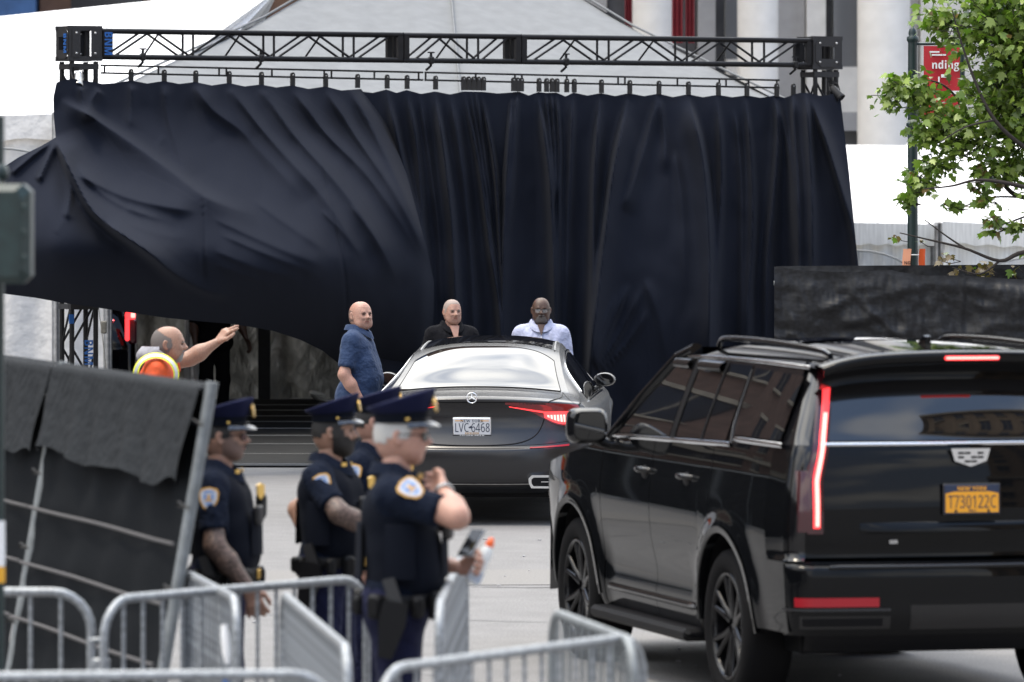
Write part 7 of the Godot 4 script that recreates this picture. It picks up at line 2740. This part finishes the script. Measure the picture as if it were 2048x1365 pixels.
func right_fence() -> void:
	for k in 2:
		var z: float = [48.0, 50.5][k]
		var x0: float = [1548.0, 1552.0][k]
		var f := thing("fence_panel", ["black mesh fence behind the black car's roof, creased and sagging on top", "second black mesh fence just visible behind the first one"][k], "fence", px(x0, 0, z) * Vector3(1, 0, 1), 0.0, "black mesh fences")
		var s: float = z / FPX
		var L := 620.0 * s
		var rows := []
		var tp := [[1548.0, 538.0], [1600.0, 545.0], [1700.0, 549.0], [1780.0, 545.0], [1800.0, 549.0], [1850.0, 556.0], [1920.0, 556.0], [2048.0, 564.0], [2170.0, 566.0]]
		var f2 := FastNoiseLite.new()
		f2.seed = 8 + k
		f2.frequency = 0.45
		var cr := []
		for q in 70:
			var an := f2.get_noise_1d(q * 17.0) * 1.6
			cr.append([Vector2(rng.randf() * L, 0.4 + rng.randf() * 1.6), Vector2(cos(an), sin(an)), rng.randf_range(0.05, 0.28), rng.randf_range(0.012, 0.035)])
		for q in 201:
			var u := q / 200.0
			var xx: float = x0 + 620.0 * u
			var yt: float = smooth_table(tp, xx) if k == 0 else 537.0 - 4.0 * u
			var H := EYE - (yt - HOR) * s
			var row := []
			for r in 71:
				var v := r / 70.0
				var y := H * (1.0 - v) + 0.02
				var w := 0.05 * f2.get_noise_2d(u * 9.0, v * 7.0) + 0.035 * absf(f2.get_noise_2d(u * 22.0 + 7.0, v * 5.0)) + 0.05 * absf(f2.get_noise_2d(u * 4.0 - 30.0, v * 14.0))
				for e in cr:
					var dd: Vector2 = Vector2(L * u, y) - e[0]
					if absf(dd.x) + absf(dd.y) < 0.5:
						var al: float = dd.dot(e[1]) / e[2]
						var ac: float = dd.cross(e[1])
						w += e[3] * exp(-al * al) * exp(-pow(ac / (0.02 if ac > 0.0 else 0.045), 2.0))
				row.append(Vector3(L * u, y, 0.05 + w * smoothstep(0.0, 0.06, v)))
			rows.append(row)
		var mb := MB.new()
		mb.grid(rows, Vector3(0, 0, 1))
		put(mb, "windscreen_mesh", mats.mesh_black, f)
		for e in 3:
			var pm := MB.new()
			pm.tube([Vector3(0.06 + (L - 0.12) * e / 2.0, 0, 0), Vector3(0.06 + (L - 0.12) * e / 2.0, 1.98, 0)], 0.03, 8)
			put(pm, "post", mats.galvanised_dull, f)
		for h: float in [0.1, 1.98]:
			var pm := MB.new()
			pm.tube([Vector3(0, h, 0), Vector3(L, h, 0)], 0.02, 8)
			put(pm, "rail", mats.galvanised_dull, f)

func lamp_post() -> void:
	var z := 52.5
	var at := px(1826, 0, z) * Vector3(1, 0, 1)
	var p := thing("sign_post", "dark green fluted post with a ball cap and a red banner", "post", at)
	var s := z / FPX
	var pm := MB.new()
	pm.lathe([Vector2(0.12, 0), Vector2(0.12, 0.3), Vector2(0.06, 0.4), Vector2(0.053, 1.0), Vector2(0.047, 2.9), Vector2(0.043, 4.15)], 16)
	put(pm, "shaft", mats.green_paint, p)
	var cm := MB.new()
	cm.lathe([Vector2(0.043, 4.13), Vector2(0.055, 4.15), Vector2(0.055, 4.18), Vector2(0.035, 4.19), Vector2(0.040, 4.215), Vector2(0.032, 4.25), Vector2(0.012, 4.27), Vector2(0.010, 4.285), Vector2(0, 4.29)], 16)
	put(cm, "ball_cap", mats.green_paint, p)
	for y: float in [3.35, 3.50]:
		var rm := MB.new()
		rm.lathe([Vector2(0.044, y), Vector2(0.06, y + 0.01), Vector2(0.06, y + 0.035), Vector2(0.044, y + 0.045)], 16)
		put(rm, "collar_ring", mats.green_paint, p)
	# banner between two arms, on a second upright
	var top := EYE - (92 - HOR) * s
	var bot := EYE - (232 - HOR) * s
	for y: float in [top + 0.02, bot - 0.02]:
		var am := MB.new()
		am.tube([Vector3(0, y, 0.0), Vector3(0.47, y, 0.0)], 0.014, 8)
		put(am, "banner_arm", mats.green_paint, p)
	var um := MB.new()
	um.tube([Vector3(0.455, bot - 0.12, 0), Vector3(0.455, top + 0.06, 0)], 0.028, 8)
	put(um, "banner_upright", mats.green_paint, p)
	var b := thing("red_banner", "red street banner with white lettering behind the maple leaves", "banner", at)
	var rows := []
	for q in 13:
		var row := []
		for r in 9:
			row.append(Vector3(0.10 + 0.335 * q / 12.0, lerpf(bot, top, r / 8.0), 0.012 + 0.008 * sin(q * 0.6)))
		rows.append(row)
	var bm := MB.new()
	bm.grid(rows, Vector3(0, 0, 1))
	put(bm, "cloth", mats.banner_red, b)
	text("nding", 0.072, 0.003, mats.white_print, b, Transform3D(Basis(), Vector3(0.30, EYE - (130 - HOR) * s, 0.026)), "lettering", true, 0.95)
	for e in [[0.20, 104.0, 0.09, 0.014], [0.24, 110.0, 0.13, 0.014], [0.30, 152.0, 0.08, 0.03], [0.24, 160.0, 0.015, 0.06], [0.38, 185.0, 0.10, 0.03]]:
		box_part("printed_mark", "white_print", b, Vector3(e[0], EYE - (e[1] - HOR) * s, 0.025), Vector3(e[2], e[3], 0.003))
	# orange street-works notices tied round the foot
	for k in 2:
		var nt := thing("orange_notice", ["pale orange paper notice tied to the front of the green post", "bright orange notice tied to the side of the green post"][k], "sign", at, [0.0, 0.5][k])
		var y0 := EYE - (556 - HOR) * s
		var y1 := EYE - (498 - HOR) * s
		var nb := MB.new()
		var rr := []
		for r in 7:
			var row := []
			for q in 5:
				var w: float = [0.075, 0.065][k]
				row.append(Vector3([-0.058, 0.052][k] + w * (q / 4.0 - (0.5 if k == 0 else 0.0)) + 0.006 * sin(r * 1.2), lerpf(y0 - 0.1, y1, r / 6.0), [0.066, 0.03][k] + 0.006 * sin(q + r)))
			rr.append(row)
		nb.grid(rr, Vector3(0, 0, 1))
		put(nb, "paper", mats.orange_pale if k == 0 else mats.orange_print, nt)
		if k == 0:
			text("NG", 0.03, 0.002, mats.black_print, nt, Transform3D(Basis(), Vector3(-0.055, EYE - (526 - HOR) * s, 0.075)), "lettering")
			text("Y", 0.03, 0.002, mats.black_print, nt, Transform3D(Basis(), Vector3(-0.055, EYE - (540 - HOR) * s, 0.075)), "lettering")
		var tie := MB.new()
		tie.lathe([Vector2(0.055, y1 - 0.06), Vector2(0.062, y1 - 0.055), Vector2(0.055, y1 - 0.05)], 14)
		put(tie, "tie", mats.white_print, nt)

func signal_head() -> void:
	var z := 22.6
	var p := thing("signal_post", "dark green post with a signal box at the left edge", "traffic signal", px(-7, 0, z) * Vector3(1, 0, 1))
	var s := z / FPX
	var H := func(y: float) -> float: return EYE - (y - HOR) * s
	var pm := MB.new()
	pm.tube([Vector3(0, 0, 0), Vector3(0, H.call(232), 0)], 0.030, 14)
	put(pm, "shaft", mats.green_paint, p)
	var bs := MB.new()
	bs.lathe([Vector2(0.14, 0), Vector2(0.14, 0.02), Vector2(0.10, 0.10), Vector2(0.06, 0.4), Vector2(0.032, 0.45)], 16)
	put(bs, "pedestal", mats.green_paint, p)
	var y0: float = H.call(566)
	var y1: float = H.call(368)
	var bx := MB.new()
	bx.box(Vector3(-0.045, (y0 + y1) * 0.5, 0.17), Vector3(0.40, y1 - y0, 0.24), Basis(), 0.03)
	put(bx, "signal_box", mats.green_paint, p)
	var hg := MB.new()
	for y: float in [0.1, 0.2, 0.3]:
		hg.box(Vector3(0.135, y0 + y, 0.292), Vector3(0.016, 0.03, 0.02), Basis(), 0.004)
	hg.box(Vector3(0.105, (y0 + y1) * 0.5, 0.291), Vector3(0.012, y1 - y0 - 0.05, 0.006))
	put(hg, "hinge", mats.green_paint, p)
	var kn := MB.new()
	kn.lathe([Vector2(0.0, -0.035), Vector2(0.035, -0.03), Vector2(0.04, 0), Vector2(0.03, 0.03), Vector2(0, 0.035)], 14, Vector3(0.012, H.call(345), 0.03))
	kn.tube([Vector3(0, y1 - 0.01, 0.1), Vector3(0, H.call(345), 0.03)], 0.02, 8)
	put(kn, "mount_knob", mats.green_paint, p)
	var w := MB.new()
	w.lathe([Vector2(0.032, H.call(1133)), Vector2(0.033, H.call(1090)), Vector2(0.032, H.call(1042))], 14)
	put(w, "white_sleeve", mats.white_print, p)
	var y := MB.new()
	y.lathe([Vector2(0.032, H.call(1166)), Vector2(0.033, H.call(1150)), Vector2(0.032, H.call(1134))], 14)
	put(y, "yellow_sleeve", mats.yellow_tape, p)

# ---- maple ----
func leaf(mb: MB, at: Vector3, out: Vector3, up: Vector3, size: float) -> void:
	var x := out.normalized()
	var n := (up - x * up.dot(x)).normalized()
	var z := x.cross(n)
	var pr := [Vector2(0, 0.0), Vector2(0.12, 0.30), Vector2(0.30, 0.52), Vector2(0.38, 0.27), Vector2(0.66, 0.36), Vector2(0.60, 0.17), Vector2(1.0, 0.0)]
	var c := mb.p(at + x * size * 0.35 - n * size * 0.04)
	var ids := []
	for k in pr.size():
		var q: Vector2 = pr[k]
		ids.append(mb.p(at + x * q.x * size + z * q.y * size - n * size * (0.10 * q.x * q.x + 0.22 * q.y * q.y)))
	for k in range(pr.size() - 2, 0, -1):
		var q: Vector2 = pr[k]
		ids.append(mb.p(at + x * q.x * size - z * q.y * size - n * size * (0.10 * q.x * q.x + 0.22 * q.y * q.y)))
	for k in ids.size():
		mb.tri(c, ids[k], ids[(k + 1) % ids.size()])

func maple() -> void:
	var z0 := 50.0
	var base := px(2260, 0, z0) * Vector3(1, 0, 1)
	var t := thing("maple_tree", "young maple with bright green leaves reaching in from the right", "tree", base)
	var s := z0 / FPX
	var P := func(x: float, y: float, dz := 0.0) -> Vector3: return px(x, y, z0 + dz) - base
	var tk := MB.new()
	tk.tube(curve3([Vector3(0, 0, 0), Vector3(0.03, 1.2, 0.02), Vector3(-0.05, 2.4, 0.0), Vector3(0.05, 4.0, 0.05), Vector3(0.0, 5.6, 0)], 20), [0.15, 0.14, 0.13, 0.125, 0.12, 0.115, 0.11, 0.11, 0.105, 0.10, 0.095, 0.09, 0.085, 0.08, 0.07, 0.06, 0.05, 0.045, 0.04, 0.03, 0.02], 10)
	put(tk, "trunk", mats.bark, t)
	var r := RandomNumberGenerator.new()
	r.seed = 42
	# limbs into the picture: pixel paths with depth offsets
	var limbs := [
		[[2255, 560, 0], [2150, 500, -0.1], [2048, 505, -0.2], [2000, 522, -0.25], [1930, 497, -0.3], [1855, 479, -0.3], [1800, 466, -0.3]],
		[[2255, 440, 0], [2140, 380, 0.1], [2048, 395, 0.15], [2005, 365, 0.2], [1975, 310, 0.25], [1940, 240, 0.3], [1900, 180, 0.3], [1850, 160, 0.3], [1790, 175, 0.3]],
		[[2258, 420, 0], [2150, 330, -0.2], [2060, 300, -0.3], [1990, 240, -0.4], [1950, 160, -0.4], [1925, 90, -0.4], [1905, 20, -0.4]],
		[[2262, 330, 0], [2150, 200, 0.4], [2060, 110, 0.5], [2000, 40, 0.5], [1960, -40, 0.5]],
		[[2258, 380, 0], [2120, 300, 0.5], [2040, 220, 0.7], [1990, 130, 0.7], [1960, 60, 0.7]],
		[[2255, 470, 0], [2140, 405, -0.3], [2040, 372, -0.5], [1960, 360, -0.5], [1905, 372, -0.5], [1850, 378, -0.5]],
		[[2048, 395, 0.1], [1985, 395, 0.1], [1930, 412, 0.1], [1890, 418, 0.1]],
		[[2060, 430, 0.0], [2010, 448, 0.0], [1975, 455, 0.0]],
		[[1990, 240, -0.4], [1930, 255, -0.5], [1880, 285, -0.5]],
		[[1930, 497, -0.3], [1890, 470, -0.3], [1850, 440, -0.3]],
		[[2000, 522, -0.25], [1960, 548, -0.3], [1905, 535, -0.3]],
	]
	for l in limbs:
		var pts := []
		for q in l:
			pts.append(P.call(q[0], q[1], q[2]))
		var c := curve3(pts, pts.size() * 4)
		var rad := []
		var r0: float = 0.040 if l[0][0] > 2200 else 0.013
		for k in c.size():
			rad.append(lerpf(r0, 0.005, pow(float(k) / (c.size() - 1), 0.6)))
		var mb := MB.new()
		mb.tube(c, rad, 6)
		put(mb, "limb", mats.bark, t)
	# clusters of leaves: centre, half size, count, dry share
	var cl := [
		[1990, 50, 100, 78, 950, 0], [1880, 40, 45, 45, 170, 0], [2030, 120, 70, 130, 850, 0], [1985, 190, 75, 70, 560, 0], [1836, 182, 42, 34, 190, 0], [1800, 170, 40, 30, 120, 0], [1775, 200, 22, 20, 40, 0],
		[1890, 238, 52, 42, 280, 0], [1940, 275, 65, 48, 340, 0], [2035, 250, 50, 75, 420, 0], [1860, 265, 35, 30, 90, 0], [1845, 360, 36, 32, 150, 0], [1815, 398, 16, 16, 45, 0], [1885, 325, 42, 22, 100, 0],
		[1978, 345, 36, 36, 140, 0.1], [2025, 330, 34, 42, 180, 0], [1910, 408, 22, 9, 30, 0.1], [1968, 395, 20, 20, 45, 0.3], [1985, 448, 26, 22, 55, 0.2], [2030, 452, 22, 12, 34, 0.2],
		[1895, 512, 14, 14, 14, 0.9], [1965, 535, 22, 22, 26, 0.95], [1790, 473, 8, 8, 5, 0.9], [1920, 540, 10, 8, 6, 0.9], [2030, 535, 8, 12, 7, 0.9], [1842, 482, 7, 5, 5, 0.8],
		[2140, 200, 110, 210, 1300, 0], [2180, -60, 140, 140, 500, 0], [1990, -50, 110, 60, 420, 0]]
	var lf := MB.new()
	var tw := MB.new()
	for e in cl:
		var cc: Vector3 = P.call(e[0], e[1], 0.0)
		var hub := cc + Vector3(0.12, -0.05, 0)
		for k in int(e[4] * 0.85):
			var g := Vector3(r.randfn() * 0.5, r.randfn() * 0.5, r.randfn() * 0.45)
			var at := cc + Vector3(g.x * e[2] * s, g.y * e[3] * s, g.z * minf(e[2], 90.0) * s * 1.1)
			var dir := Vector3(r.randfn() - 0.3, r.randfn() * 0.6 - 0.75, r.randfn()).normalized()
			var up := Vector3(r.randfn() * 0.7, 1.0, r.randfn() * 0.7 + 0.25).normalized()
			var dry: bool = r.randf() < e[5] + 0.012
			if dry:
				lf.tint = Color(0.16, 0.105, 0.035) * r.randf_range(0.7, 1.3)
			else:
				var y := r.randf()
				lf.tint = Color(0.115 + 0.14 * y, 0.185 + 0.15 * y, 0.032 + 0.03 * y) * r.randf_range(0.6, 1.25)
			leaf(lf, at, dir, up, r.randf_range(0.045, 0.12) * (0.8 if dry else 1.0))
			if k % 9 == 0:
				tw.tube([at, at.lerp(hub, 0.5) + Vector3(0, -0.02, 0), hub], 0.0035, 4, false)
	put(tw, "twigs", mats.bark, t).set_meta("kind", "stuff")
	put(lf, "crown", mats.leaf, t, true)
